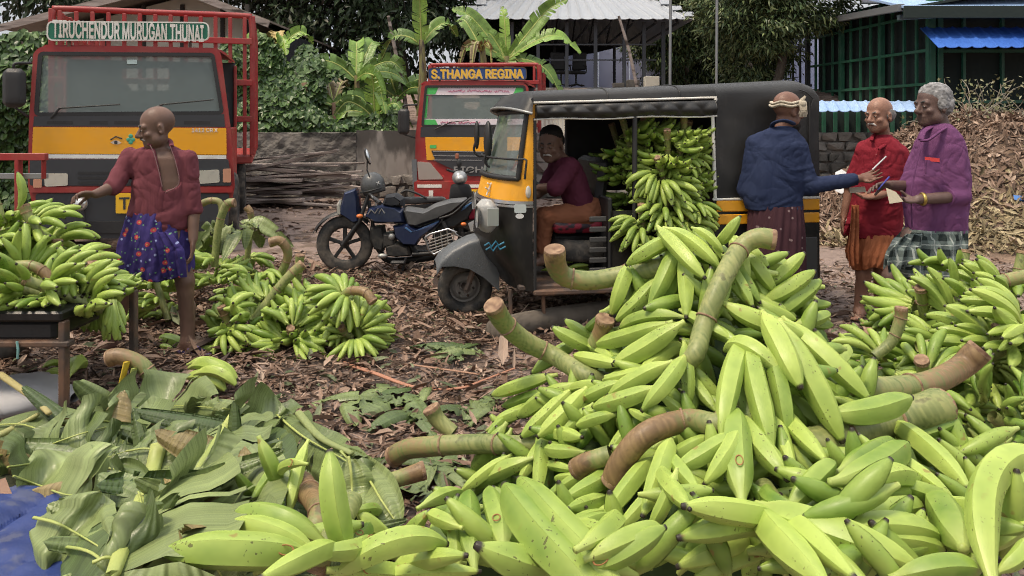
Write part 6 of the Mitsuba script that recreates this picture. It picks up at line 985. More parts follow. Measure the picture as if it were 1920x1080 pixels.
def fb(K, l, o=(0, 0), sc=1.0, off=0.0, tone=None, seed=0):
    """fingers from (base, middle, tip, thickness[, depth offset[, tone]]) read off the photograph, laid on the heap"""
    rng = R(seed)
    for q in l:
        a = [(q[2 * i] / sc + o[0], q[2 * i + 1] / sc + o[1]) for i in range(3)]; w = q[6] / sc; of = off + (q[7] if len(q) > 7 else 0.0); yb, yt = HY(*a[0]), HY(*a[2]); lim = .16
        ym = (yb + yt) / 2; hb_, ht_ = yb, yt; yb, yt = ym + np.clip(yb - ym, -lim, lim), ym + np.clip(yt - ym, -lim, lim); sh = max(yb - hb_, yt - ht_, 0.0); yb, yt, ym = yb - sh, yt - sh, ym - sh; b, m, t = P(*a[0], yb + of + .02), P(*a[1], ym + of - .02), P(*a[2], yt + of)
        W_ = w * ym / F / .23; lx = np.hypot(t[0] - b[0], t[2] - b[2]); ex = min(max(W_ - lx, 0), .09); dv = (t - b) / np.linalg.norm(t - b); b = b - dv * ex * .75 + b / b[1] * ex * .55; L = np.linalg.norm(t - b); N = m - (b + t) / 2; bow = np.linalg.norm(N[[0, 2]]) / L; th = np.clip(w * ym / F / (.2 * L), .6, 1.22); tn = q[8] if len(q) > 8 else (tone if tone is not None else .66) + rng.normal(0, .13)
        banana(K, b, t, N + np.array([0, -.35, .2]) * L * .12, th, bow, tn, True, int(rng.integers(2)))
def hp(l, off=0.0): return [HP(x, y, off) for x, y in l]
def hb(label, st=None, r=.04, brown=.3, ring=.3, dy=0.0, depths=None, sname='stalk'):
    K = thing('banana_bunch', label, 'banana bunch', 'banana bunches in the foreground heap')
    if st:
        q = hp(st, dy) if depths is None else [P(x, y, d) for (x, y), d in zip(st, depths)]; q.append(q[-1] * 2 - q[-2] + np.array([0, .2, -.02])); stalk(K, q, r, brown, ring * .82, name=sname)
    return K
q2, q3, q1, q5, q4 = ((860, 400), 3.6), ((860, 680), 3.6), ((1280, 460), 1.742), ((400, 780), 3.43), ((1400, 720), 3.0)
k = hb('topmost bunch of the foreground heap, its thick olive stalk leaning right against the rickshaw', [(1452, 450), (1418, 447), (1385, 470), (1345, 545), (1318, 615), (1300, 670)], .034, .25, .42, -.06)
fb(k, [(1480, 200, 1650, 230, 1770, 370, 100), (1430, 220, 1530, 330, 1670, 440, 105, -.05), (1440, 330, 1390, 470, 1275, 630, 115), (1530, 390, 1535, 550, 1530, 710, 105), (1420, 490, 1380, 580, 1300, 660, 110, .06, .3), (1590, 740, 1730, 800, 1850, 850, 85, -.03), (1660, 800, 1600, 880, 1550, 960, 100), (1750, 590, 1720, 680, 1650, 780, 110), (1640, 170, 1750, 200, 1790, 270, 60), (1800, 165, 1866, 90, 1908, 18, 95)], *q2, seed=1)
fb(k, [(195, 120, 160, 150, 225, 205, 48), (165, 110, 200, 150, 228, 205, 45, -.02), (195, 110, 220, 150, 252, 192, 42), (185, 55, 210, 80, 218, 112, 42), (240, 80, 270, 120, 308, 156, 52), (290, 220, 330, 240, 372, 246, 46), (230, 40, 262, 50, 280, 75, 40), (140, 60, 175, 75, 190, 110, 40, .04), (225, 120, 262, 150, 285, 200, 45, .05, .4), (215, 20, 240, 40, 270, 45, 40, .04)], *q1, seed=2)
k = hb('bunch of dark green fingers fanning right at the top right shoulder of the foreground heap')
fb(k, [(285, 135, 340, 80, 402, 25, 48), (300, 180, 370, 135, 436, 85, 58, -.03), (335, 225, 400, 172, 452, 110, 58, 0, .42), (385, 215, 430, 203, 487, 190, 42), (370, 265, 420, 245, 482, 225, 42, 0, .5), (380, 250, 430, 262, 490, 262, 36, .03), (130, 190, 260, 260, 404, 304, 62, -.06, .8), (35, 250, 110, 285, 192, 330, 46), (250, 190, 300, 215, 372, 240, 50, .03), (395, 270, 440, 275, 470, 300, 40, .08, .3)], *q1, tone=.5, seed=3)
k = hb('bunch at the back of the heap whose hooked olive stalk points left across the rickshaw', [(1040, 468), (1043, 498), (1062, 520), (1110, 526), (1175, 514), (1245, 498)], .038, .55, .46, .05)
fb(k, [(1400, 225, 1250, 255, 1130, 355, 95), (1480, 190, 1300, 230, 1190, 340, 80, .05), (1120, 490, 1060, 600, 1020, 690, 100), (1290, 530, 1180, 640, 1060, 730, 100), (1180, 520, 1150, 600, 1130, 650, 60, .06, .3), (1250, 500, 1190, 600, 1130, 690, 80, .05, .4), (1400, 330, 1300, 370, 1210, 440, 80, .05), (1350, 430, 1300, 470, 1240, 520, 70, .06, .4)], *q2, seed=4)
k = hb('bunch on the left slope with a straight cut stalk pointing up to the rickshaw wheel', [(925, 572), (945, 605), (985, 640), (1040, 668), (1100, 705)], .036, .35, .33, -.02)
fb(k, [(1520, 710, 1330, 690, 1090, 770, 95), (1450, 740, 1200, 820, 920, 890, 110, -.03), (1500, 770, 1310, 890, 1040, 1030, 130, -.06), (870, 930, 760, 870, 630, 760, 100), (900, 880, 820, 800, 715, 710, 75, .03), (880, 910, 960, 950, 1050, 990, 70), (1060, 1060, 900, 1010, 780, 950, 90), (700, 980, 560, 1020, 490, 1090, 95, .05, .4), (1000, 690, 910, 760, 840, 800, 60, .05), (1100, 1010, 1000, 960, 900, 900, 75, .04, .4), (1500, 900, 1350, 990, 1200, 1080, 95, .03)], *q2, seed=5)
stalk(k, hp([(1135, 598), (1128, 622), (1115, 645)], -.03), .034, .9, 0, name='withered_stem_end')
k = hb('middle left bunch of the heap, long fingers sloping down to the left')
fb(k, [(670, 85, 450, 130, 225, 225, 90), (640, 190, 450, 270, 290, 290, 80, .02), (820, 140, 640, 220, 400, 360, 110, -.03), (430, 360, 330, 360, 235, 405, 90), (1040, 185, 900, 150, 750, 175, 70), (1400, 40, 1200, 130, 1005, 215, 115, -.03), (1300, 50, 1130, 90, 970, 125, 80), (1050, 190, 920, 220, 800, 250, 90), (1290, 230, 1090, 260, 905, 305, 115, -.03), (1200, 330, 1000, 350, 810, 325, 80), (720, 260, 580, 370, 420, 510, 110), (800, 280, 680, 390, 530, 510, 110, -.04), (860, 350, 770, 420, 690, 490, 70), (1000, 400, 890, 400, 790, 420, 80), (1470, 80, 1350, 200, 1235, 335, 110, -.04), (1245, 400, 1200, 350, 1145, 315, 110), (1530, 60, 1560, 200, 1550, 310, 90), (1480, 330, 1410, 270, 1345, 205, 80), (1640, 230, 1690, 280, 1740, 340, 80)], *q3, seed=6)
k = hb('low bunch on the left edge whose straight olive stalk lies flat towards the leaf litter', [(735, 858), (765, 842), (820, 836), (900, 832), (1002, 832)], .036, .45, .5, .0, [2.62, 2.6, 2.55, 2.5, 2.42])
fb(k, [(880, 440, 850, 530, 800, 600, 110, .08, .25), (700, 520, 760, 525, 838, 500, 95), (760, 650, 670, 600, 590, 580, 100), (510, 640, 290, 760, 45, 830, 110, -.02), (560, 600, 550, 760, 530, 930, 100), (490, 690, 440, 760, 395, 810, 80), (620, 740, 600, 840, 590, 890, 60, .06, .3), (600, 700, 700, 710, 775, 720, 60), (250, 560, 150, 650, 85, 750, 110, .08, .4), (360, 620, 200, 740, 10, 870, 80, .03), (320, 420, 240, 450, 190, 495, 80, .05, .5), (390, 790, 250, 830, 90, 880, 80, .05, .4), (300, 600, 260, 680, 200, 760, 90, .1, .3), (450, 570, 380, 640, 330, 720, 90, .1, .3)], *q3, seed=7)
stalk(k, [P(808, 765, 2.9), P(822, 788, 2.9), P(850, 812, 2.88)], .035, .25, 0, name='stalk_stub')
k = hb('bunch under the heap front with a brown curved stalk like a hook', [(1150, 905), (1168, 862), (1215, 812), (1290, 788), (1350, 795)], .034, 1.0, .72, -.1)
fb(k, [(880, 770, 770, 810, 640, 885, 85), (1000, 795, 830, 865, 690, 935, 120, -.03), (1005, 910, 880, 950, 730, 995, 90), (830, 770, 740, 770, 660, 785, 55), (1290, 720, 1120, 870, 960, 1060, 120, -.03), (1380, 740, 1300, 880, 1230, 1040, 130, -.05), (1180, 420, 1090, 520, 995, 640, 90, .05), (1340, 420, 1220, 470, 1100, 530, 90, .06), (1420, 850, 1480, 920, 1560, 1000, 100), (1480, 770, 1560, 820, 1615, 885, 110), (1100, 960, 1000, 1020, 880, 1070, 80, .03), (1500, 500, 1400, 560, 1310, 590, 80, .08, .3), (1310, 640, 1240, 680, 1170, 740, 90, .08, .5), (1000, 1050, 850, 1060, 720, 1100, 80, .02), (1240, 1000, 1150, 1060, 1060, 1130, 100, .02), (1400, 950, 1350, 1050, 1290, 1130, 100, .03)], *q3, seed=8)
stalk(k, hp([(1082, 880), (1100, 868), (1145, 852)], -.04), .03, 1.1, 0, name='brown_stem_end')
k = hb('central hand of pale speckled fingers hanging down the front of the heap')
fb(k, [(200, 395, 135, 490, 130, 640, 72), (235, 415, 250, 540, 288, 672, 76, -.03), (295, 385, 320, 510, 350, 640, 62, .0, .5), (300, 315, 335, 385, 390, 468, 78, -.05), (350, 330, 425, 480, 528, 645, 84, -.02), (275, 440, 240, 325, 133, 348, 66, -.02), (385, 315, 500, 410, 615, 505, 72), (235, 650, 280, 705, 342, 772, 76, -.02), (285, 560, 325, 660, 372, 742, 58, .03), (340, 580, 395, 645, 472, 715, 62, .03), (365, 530, 430, 580, 495, 625, 60, .06, .4), (210, 460, 205, 560, 240, 640, 60, .05, .4)], *q1, tone=.82, seed=9)
fb(k, [(185, 830, 180, 690, 174, 533, 88, -.1, .42)], *q1)
fb(k, [(1770, 490, 1580, 560, 1310, 720, 100), (1795, 570, 1640, 650, 1440, 722, 120, -.03), (1800, 640, 1730, 740, 1655, 835, 120, -.02)], *q3, seed=10)
k = hb('right bunch of the heap with an orange brown cut stalk rising to the right', [(1838, 655), (1800, 690), (1745, 718), (1680, 728), (1600, 726)], .042, .65, .62, .12)
fb(k, [(490, 560, 620, 565, 748, 500, 78, -.06, .5), (300, 80, 250, 60, 190, 40, 60, .2), (520, 520, 470, 470, 420, 420, 60, .1, .4), (560, 540, 500, 520, 440, 500, 60, .1, .4), (510, 400, 530, 370, 540, 330, 50, .25, .9), (560, 440, 580, 420, 575, 395, 50, .2, .9)], *q1, seed=11)
k = hb('right front bunch with a fat pale green stalk swollen at its end', [(1765, 762), (1735, 770), (1680, 785), (1600, 808), (1520, 835)], .055, .2, .5, .06)
fb(k, [(360, 870, 420, 780, 492, 705, 66, -.05, .5), (480, 775, 610, 735, 733, 652, 90, .02, .22), (700, 640, 830, 690, 935, 805, 72), (660, 735, 790, 745, 895, 850, 58, .03), (360, 890, 310, 845, 284, 788, 92, 0, .3), (700, 625, 790, 610, 897, 580, 46, .06), (600, 640, 680, 620, 760, 600, 50, .1, .3), (500, 740, 600, 690, 690, 640, 70, .06, .3), (780, 660, 820, 650, 870, 645, 40, .08), (570, 780, 660, 760, 760, 800, 60, .05), (690, 790, 760, 790, 860, 840, 60, .03)], *q1, seed=12)
k = hb('near right hand of big fingers radiating from one crown in the front of the heap', [(1470, 1030), (1475, 1010), (1482, 995)], .03, .6, 0)
fb(k, [(320, 905, 160, 862, -2, 856, 82), (345, 925, 540, 845, 760, 800, 98, -.02, .8), (345, 945, 550, 950, 772, 1062, 115, -.05, .85), (420, 960, 700, 950, 852, 992, 84, .02), (450, 935, 740, 905, 850, 985, 92, .04, .85), (300, 930, 350, 1020, 480, 1130, 112, -.04), (360, 960, 460, 1005, 570, 1090, 82, .0), (300, 930, 120, 925, -20, 952, 82, .03), (180, 1000, 70, 1010, -20, 1055, 72, .04), (240, 1040, 130, 1035, 30, 1085, 66, .04), (330, 900, 380, 870, 350, 800, 60, .05, .5), (560, 860, 700, 850, 780, 850, 70, .05), (400, 990, 500, 1050, 620, 1130, 80, .03, .7)], *q1, tone=.74, seed=13)
k = hb('near bunch in the bottom right corner with one finger bending up at the frame edge')
fb(k, [(895, 1020, 890, 915, 818, 825, 130, -.05, .5), (1020, 1150, 985, 930, 1190, 690, 96, -.08, .72), (940, 955, 1040, 950, 1130, 930, 90, .02), (690, 1095, 850, 1040, 970, 1062, 76, -.02), (1060, 1090, 1085, 1030, 1130, 965, 104, -.03), (890, 850, 1000, 815, 1130, 725, 62, .05), (900, 890, 1000, 880, 1120, 880, 70, .05), (1010, 735, 985, 810, 930, 830, 62, .05), (1040, 1000, 1080, 960, 1130, 900, 70, .04), (900, 1080, 960, 1040, 1040, 1030, 70, .03), (940, 800, 1000, 770, 1060, 740, 60, .1, .5), (950, 1010, 990, 1040, 1000, 1090, 70, .03)], *q1, tone=.7, seed=14)
k = hb('near bunch at the bottom left with one tall finger standing upright', [(590, 1065), (600, 1040), (612, 1025)], .03, .5, 0)
fb(k, [(750, 850, 480, 660, 145, 615, 132, .02), (690, 900, 430, 765, 128, 670, 132, -.02), (630, 945, 300, 850, -340, 890, 200, -.02, .55), (650, 1015, 500, 955, 280, 1045, 132, -.05, .85), (835, 885, 775, 560, 740, 218, 172, -.02, .6), (900, 905, 770, 890, 632, 885, 112, -.06), (760, 1035, 1080, 835, 1505, 818, 152, -.03, .72), (1170, 1005, 1400, 925, 1635, 905, 112, -.02), (800, 1070, 1000, 990, 1230, 1060, 124, -.06, .8), (980, 1060, 1250, 1000, 1720, 995, 90, .0), (1240, 1060, 1450, 1030, 1600, 1040, 90, .03)], *q5, off=-.1, tone=.68, seed=15)
k = hb('near bunch at the bottom centre with flat bright fingers standing up')
fb(k, [(1200, 865, 1280, 725, 1392, 600, 92), (1540, 770, 1470, 690, 1390, 610, 92, .02), (1665, 1010, 1655, 720, 1640, 488, 142, -.02, .35), (1850, 910, 1825, 660, 1780, 458, 142, .02, .4), (1570, 960, 1545, 810, 1552, 665, 100, .02, .6), (1500, 900, 1450, 800, 1420, 700, 80, .05, .6), (1310, 600, 1450, 545, 1605, 545, 80, .1)], *q5, off=-.09, tone=.6, seed=16)
fb(k, [(1105, 1150, 1020, 1010, 944, 912, 70, -.05, .4), (1140, 1130, 1055, 990, 972, 900, 60, -.02, .55), (1000, 1090, 945, 1045, 893, 1018, 58, -.05, .6), (1090, 1060, 1140, 990, 1150, 975, 40, .02), (1080, 1010, 1120, 985, 1148, 975, 34, .0, .5), (1150, 1075, 1190, 1030, 1250, 990, 50), (1120, 1060, 1180, 1010, 1240, 990, 40, .03), (1060, 1040, 1050, 1000, 1020, 960, 46, .04, .6), (1140, 1040, 1110, 1000, 1085, 985, 36, .04, .6)], off=-.1, tone=.62, seed=17)
k = hb('shadowed bunch lying under the cut leaves on the left, with a mottled yellow finger', [(565, 905), (580, 925), (600, 960), (590, 1000)], .03, .8, .3, .1)
fb(k, [(330, 250, 390, 370, 445, 490, 100, .05, .45), (560, 390, 460, 480, 475, 640, 90, .05, .9), (610, 310, 530, 315, 445, 375, 60, .05, .8), (350, 420, 310, 480, 240, 545, 80, .08, .6), (215, 470, 170, 410, 130, 350, 80, .1, .5), (900, 870, 950, 780, 995, 705, 92, .03), (1000, 720, 1070, 770, 1160, 810, 92, .03), (900, 640, 970, 605, 1045, 645, 70, .08), (930, 690, 1000, 690, 1080, 700, 60, .08), (1100, 740, 1150, 750, 1190, 780, 60, .06), (400, 560, 350, 600, 250, 620, 80, .12, .3)], *q5, tone=.5, seed=18)
# fingers lying deeper in the heap, seen through the gaps
rng = R(71); hk = hb('hidden lower layer of fingers filling the gaps of the foreground heap'); labels[hk]['label'] = 'lower layer of green bananas seen through gaps in the foreground heap'
edge = Polygon([(1175, 500), (1260, 462), (1360, 440), (1440, 470), (1500, 500), (1540, 560), (1560, 620), (1640, 700), (1700, 720), (1780, 780), (1920, 800), (1920, 1080), (640, 1080), (500, 1050), (560, 960), (800, 960), (880, 900), (900, 830), (930, 770), (1000, 720), (1060, 670), (1100, 600), (1150, 560)])
npl = 0
while npl < 330:
    x, y = rng.uniform(440, 1920), rng.uniform(450, 1090)
    if not edge.buffer(-25).contains(Point(x, y)): continue
    npl += 1; a = rng.uniform(0, np.pi) if rng.random() < .5 else rng.normal(2.6, .5); Yl = HY(x, y) + (.07, .12, .18)[npl % 3]; L = .2 * rng.uniform(.8, 1.15); c = P(x, y, Yl); d = np.array([math.cos(a), rng.normal(0, .25), math.sin(a)]); d /= np.linalg.norm(d)
    if npl <= 290: banana(hk, c - d * L / 2, c + d * L / 2 * rng.choice([-1, 1]) * (1 if True else 1) if False else c + d * L / 2, [0, -1, .5], rng.uniform(.95, 1.15), rng.uniform(.04, .16), rng.uniform(.3, .75), False, npl)
# the packed inside of the heap
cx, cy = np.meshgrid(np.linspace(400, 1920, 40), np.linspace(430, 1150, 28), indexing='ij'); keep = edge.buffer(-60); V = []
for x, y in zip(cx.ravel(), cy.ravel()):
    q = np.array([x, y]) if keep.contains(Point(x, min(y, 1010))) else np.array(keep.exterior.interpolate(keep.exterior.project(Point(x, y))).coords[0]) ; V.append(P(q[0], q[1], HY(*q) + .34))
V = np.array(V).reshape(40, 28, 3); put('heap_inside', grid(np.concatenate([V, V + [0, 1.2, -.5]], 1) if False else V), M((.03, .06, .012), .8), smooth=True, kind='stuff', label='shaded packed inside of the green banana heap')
# ---------------------------------------------------------------- the other bunches
GZ = lambda x, y: float(gz(x, y))
_bunch = bunch
def bunch(*a, **k):
    k.setdefault('lift', (-.28, .0, -.4, .1, -.15)[len(labels) % 5]); return _bunch(*a, **k)
gp = 'banana bunches piled on the ground beside the motorbike'
bunch('ground bunch nearest the motorbike, fingers spread round a crown with curled brown stalk', P(640, 585, 5.15), (.35, -.45, .82), .255, 6, 11, .36, 101, [P(700, 566, 4.9), P(684, 548, 4.93), P(655, 546, 4.98), P(640, 560, 5.02)], .034, .9, gp, .68, zmin=.0, th=1.0)
bunch('ground bunch in the middle of the pile, half hidden by its neighbours', P(590, 605, 5.35), (.1, -.3, .8), .24, 6, 10, .36, 121, [P(590, 570, 5.3), P(590, 585, 5.32), P(590, 605, 5.35)], .03, .4, gp, .58, zmin=.0)
bunch('front ground bunch close to the litter, left of the curled stalk', P(540, 645, 5.0), (.3, -.5, .6), .22, 5, 10, .34, 122, [P(545, 615, 4.93), P(543, 627, 4.96), P(540, 645, 5.0)], .028, .5, gp, .64, zmin=.0)
bunch('small ground bunch at the front, fingers fanned on the litter below the curled stalk', P(665, 632, 4.98), (.15, -.75, .5), .22, 4, 10, .2, 102, [P(640, 612, 4.92), P(645, 622, 4.95), P(660, 632, 4.98)], .024, .5, gp, .66, zmin=.0, th=1.0)
bunch('ground bunch with a long straight olive stalk leaning up to the right', P(470, 607, 5.2), (.62, .05, .75), .25, 6, 11, .4, 103, [P(568, 495, 5.3), P(545, 515, 5.28), P(510, 555, 5.25), P(478, 598, 5.2)], .036, .35, gp, .62, zmin=.0, th=1.0)
bunch('low ground bunch in front of the leaning stalk, next to the bald man\'s foot', P(440, 630, 5.1), (-.35, -.35, .6), .22, 5, 10, .34, 104, [P(415, 575, 5.05), P(425, 600, 5.07), P(440, 630, 5.1)], .03, .6, gp, .62, zmin=.0)
bunch('ground bunch between the two front ones, its fingers lying low', P(560, 628, 5.15), (.1, -.5, .75), .22, 5, 10, .32, 105, [P(560, 585, 5.12), P(560, 605, 5.13), P(560, 625, 5.15)], .028, .4, gp, .6, zmin=.0)
bunch('ground bunch behind with a thick stalk curling over like a crook', P(470, 550, 5.6), (.3, .2, .9), .22, 6, 9, .36, 106, [P(506, 455, 5.55), P(526, 452, 5.56), P(540, 478, 5.58), P(522, 520, 5.6), P(490, 552, 5.6)], .036, .7, gp, .6, zmin=.0)
bunch('ground bunch with a short upright dark green stalk with a flat cut', P(560, 575, 5.5), (0, .1, 1), .21, 4, 9, .26, 107, [P(563, 478, 5.45), P(560, 505, 5.46), P(555, 545, 5.5)], .034, .15, gp, .55, zmin=.0)
g2 = 'banana bunches behind the bald man, by the big lorry'
bunch('standing bunch right of the bald man with a tall bent stalk before the lorry wheel', P(410, 520, 6.0), (.1, 0, 1), .22, 5, 9, .34, 111, [P(440, 380, 6.0), P(425, 384, 6.0), P(410, 425, 6.0), P(402, 500, 6.0)], .036, .4, g2, .58, zmin=.0)
bunch('bunch farther back with a tall stalk bent at the top, right of the lorry wheel', P(458, 510, 6.4), (.05, .1, 1), .21, 4, 9, .28, 112, [P(462, 388, 6.35), P(470, 400, 6.35), P(470, 430, 6.37), P(462, 495, 6.4)], .03, .6, g2, .5, zmin=.0)
bunch('bunch before the lorry wheel with a brown hooked stalk close to the bald man', P(398, 500, 6.5), (-.2, .1, .9), .2, 4, 8, .3, 113, [P(372, 385, 6.45), P(395, 376, 6.45), P(415, 385, 6.45), P(412, 440, 6.47), P(400, 490, 6.5)], .03, .5, g2, .45, zmin=.0)
bunch('low bunch seen between the bald man\'s legs', P(300, 552, 5.75), (-.3, .2, .6), .22, 5, 10, .42, 114, None, .03, .4, g2, .55, zmin=.0)
bunch('low bunch left of the bald man\'s legs, behind the cart', P(250, 548, 5.9), (.4, .2, .5), .21, 5, 9, .4, 115, None, .03, .4, g2, .5, zmin=.0)
# withered leaves and bracts over these
rng = R(120)
for i in range(9):
    a = P(rng.uniform(385, 480), rng.uniform(415, 450), 6.15); d = np.array([rng.normal(0, .2), rng.normal(0, .15), -.2]); K_ = thing('withered_leaf', 'withered grey green leaf scrap hanging over the bunches by the lorry wheel', 'leaf', 'withered leaf scraps by the lorry wheel'); m, uv = blade([a, a + d * .4 + [0, 0, .06], a + d], [1, .3, .2], .14, rng, .6, 2, 3.4 + rng.random() * .1); put('blade', m, 'banana_leaf', K_, uv=uv, smooth=True)
# ---- cart at the left with its load
ct = thing('handcart', 'low black iron handcart with a red rail, loaded with bananas at the left edge', 'cart'); cy0 = 3.75
a, b = P(-260, 585, cy0), P(216, 584, cy0); zt = a[2]
b = b - [.26, 0, 0]; put('platform', box2((a[0], cy0, zt - .05), (b[0], cy0 + .8, zt), .01), 'paint_black', ct); q = P(102, 640, cy0 + .05); put('side_box', box2((a[0], cy0 + .05, q[2]), (q[0], cy0 + .6, zt - .055), .02), PLASTIC, ct); put('lower_rail', box2((a[0], cy0 + .0, P(0, 652, cy0)[2]), (P(128, 0, cy0)[0], cy0 + .06, P(0, 641, cy0)[2]), .006), 'rusty_iron', ct)
for x in (113,): put('leg', box2((P(x - 6, 0, cy0)[0], cy0 + .005, 0), (P(x + 7, 0, cy0)[0], cy0 + .055, zt - .05), .005), 'rusty_iron', ct); put('leg', box2((P(x - 6, 0, cy0)[0], cy0 + .7, 0), (P(x + 7, 0, cy0)[0], cy0 + .75, zt - .05), .005), 'rusty_iron', ct)
c = P(-150, 690, cy0 + .5); wheel(Fr(0, 0, 0), ct, np.array([c[0], cy0 + .02, .32]), .32, .08, 'rusty_iron', 'wheel', 6); wheel(Fr(0, 0, 0), ct, np.array([c[0], cy0 + 1.05, .32]), .32, .08, 'rusty_iron', 'wheel', 6)
put('tie_string', tube([P(32, 640, cy0 - .01), P(34, 655, cy0 - .01), P(33, 672, cy0)], .006, 5), M((.2, .4, .38), .8), ct)
for y, v, mt in ((294, 4.9, 'paint_red'), (330, 4.95, SILVER)): a = P(-200, y, v); b = P(88, y, v); put('rail', beam(a, b, .04, .045 if y < 300 else .035), mt, ct)
put('rail_post', box2(P(78, 336, 4.88), P(86, 292, 4.93), .004), 'paint_red', ct); put('rail_post', box2([P(30, 0, 4.9)[0], 4.88, zt - .02], [P(38, 0, 4.9)[0], 4.93, P(0, 292, 4.9)[2]], .004), 'paint_red', ct)
gc = 'banana bunches on the handcart'
for i, (lab, px, py, Y, ax, st, L, n, nf, sp, tn) in enumerate((
        ('bunch at the back of the cart, highest of the load at the left edge', 10, 430, 4.45, (-.3, .2, .8), [(-20, 350), (-8, 380), (5, 420)], .23, 5, 9, .36, .6),
        ('bunch in the middle of the cart under the upright finger', 80, 455, 4.4, (-.4, -.1, .75), [(45, 385), (55, 410), (80, 450)], .23, 6, 9, .36, .66),
        ('bunch at the front left of the cart with a dark bare stalk pointing right', 20, 525, 4.1, (.9, -.35, .05), [(98, 525), (75, 505), (50, 497), (0, 500)], .24, 5, 9, .4, .5),
        ('bunch at the right end of the cart, fingers hanging over its edge', 138, 548, 4.15, (-.2, -.2, .9), [(130, 480), (132, 495), (138, 530)], .24, 5, 10, .3, .72),
        ('bunch behind the right end of the cart load, seen over the front fingers', 105, 505, 4.5, (.3, .1, .9), [(108, 450), (107, 470), (105, 505)], .23, 5, 9, .34, .6),
        ('pale bunch at the right corner of the cart, nearest the bald man', 165, 566, 4.25, (.2, -.2, .8), None, .22, 5, 10, .28, .7), ('bunch lying along the front edge of the cart, right of the bare stalk', 140, 560, 3.95, (-.7, -.3, .4), None, .22, 4, 9, .3, .66),
        ('lowest bunch on the front edge of the cart', 95, 555, 4.0, (-.8, -.3, .3), None, .22, 4, 9, .34, .6),
        ('bunch at the frame edge behind the bare stalk', -40, 480, 4.2, (-.5, 0, .7), None, .23, 5, 9, .4, .55))):
    c = P(px, py, Y); bunch(lab, c, ax, L, n, nf, sp, 130 + i, None if st is None else [P(x, y, Y - .12) for x, y in st], .03, .7 if i == 2 else .4, gc, tn, zmin=zt, th=1.0)
kk = thing('banana_bunch', 'small hand of fingers hanging below the right corner of the cart', 'banana bunch', gc)
for i in range(14): bq = P(205 + 3 * (i % 5), 562, 3.95 + .02 * i); banana(kk, bq, P(196 + 10 * (i % 5), 612 + 14 * (i % 3), 3.9 + .015 * i), [rng.normal(0, .5), -1, 0], 1.0, .1, .55, False, i)
kk = thing('banana_bunch', 'dark hand of fingers hanging below the cart, left of the corner', 'banana bunch', gc)
for i in range(8): bq = P(160 + 4 * i, 580, 4.3); banana(kk, bq, P(152 + 6 * i, 618 + 5 * (i % 2), 4.3 + .01 * i), [rng.normal(0, .5), -1, 0], .95, .1, .2, False, i)
banana(thing('banana', 'single green banana standing upright on top of the cart load', 'banana'), P(33, 392, 4.2), P(33, 322, 4.2), [1, -.2, 0], 1.05, .15, .5, True, name='fruit')
sk = thing('sack', 'crumpled white plastic sack lying under the handcart', 'sack'); u, v = np.meshgrid(np.linspace(0, 1, 30), np.linspace(0, 2 * np.pi, 40, False), indexing='ij'); c = P(28, 690, 3.95); r_ = np.sin(np.pi * np.clip(u, .02, .98)) ** .5; Q = np.stack([c[0] + (u - .5) * .62, c[1] + r_ * np.cos(v) * .2, .1 + r_ * np.sin(v) * .1], -1); Q += .07 * (meshkit.fbm(Q * 9, 3, 2) - .5)[..., None] * [1, 1, .8]; put('bag', grid(Q, True), M((.3, .3, .31), .55), sk, smooth=40)
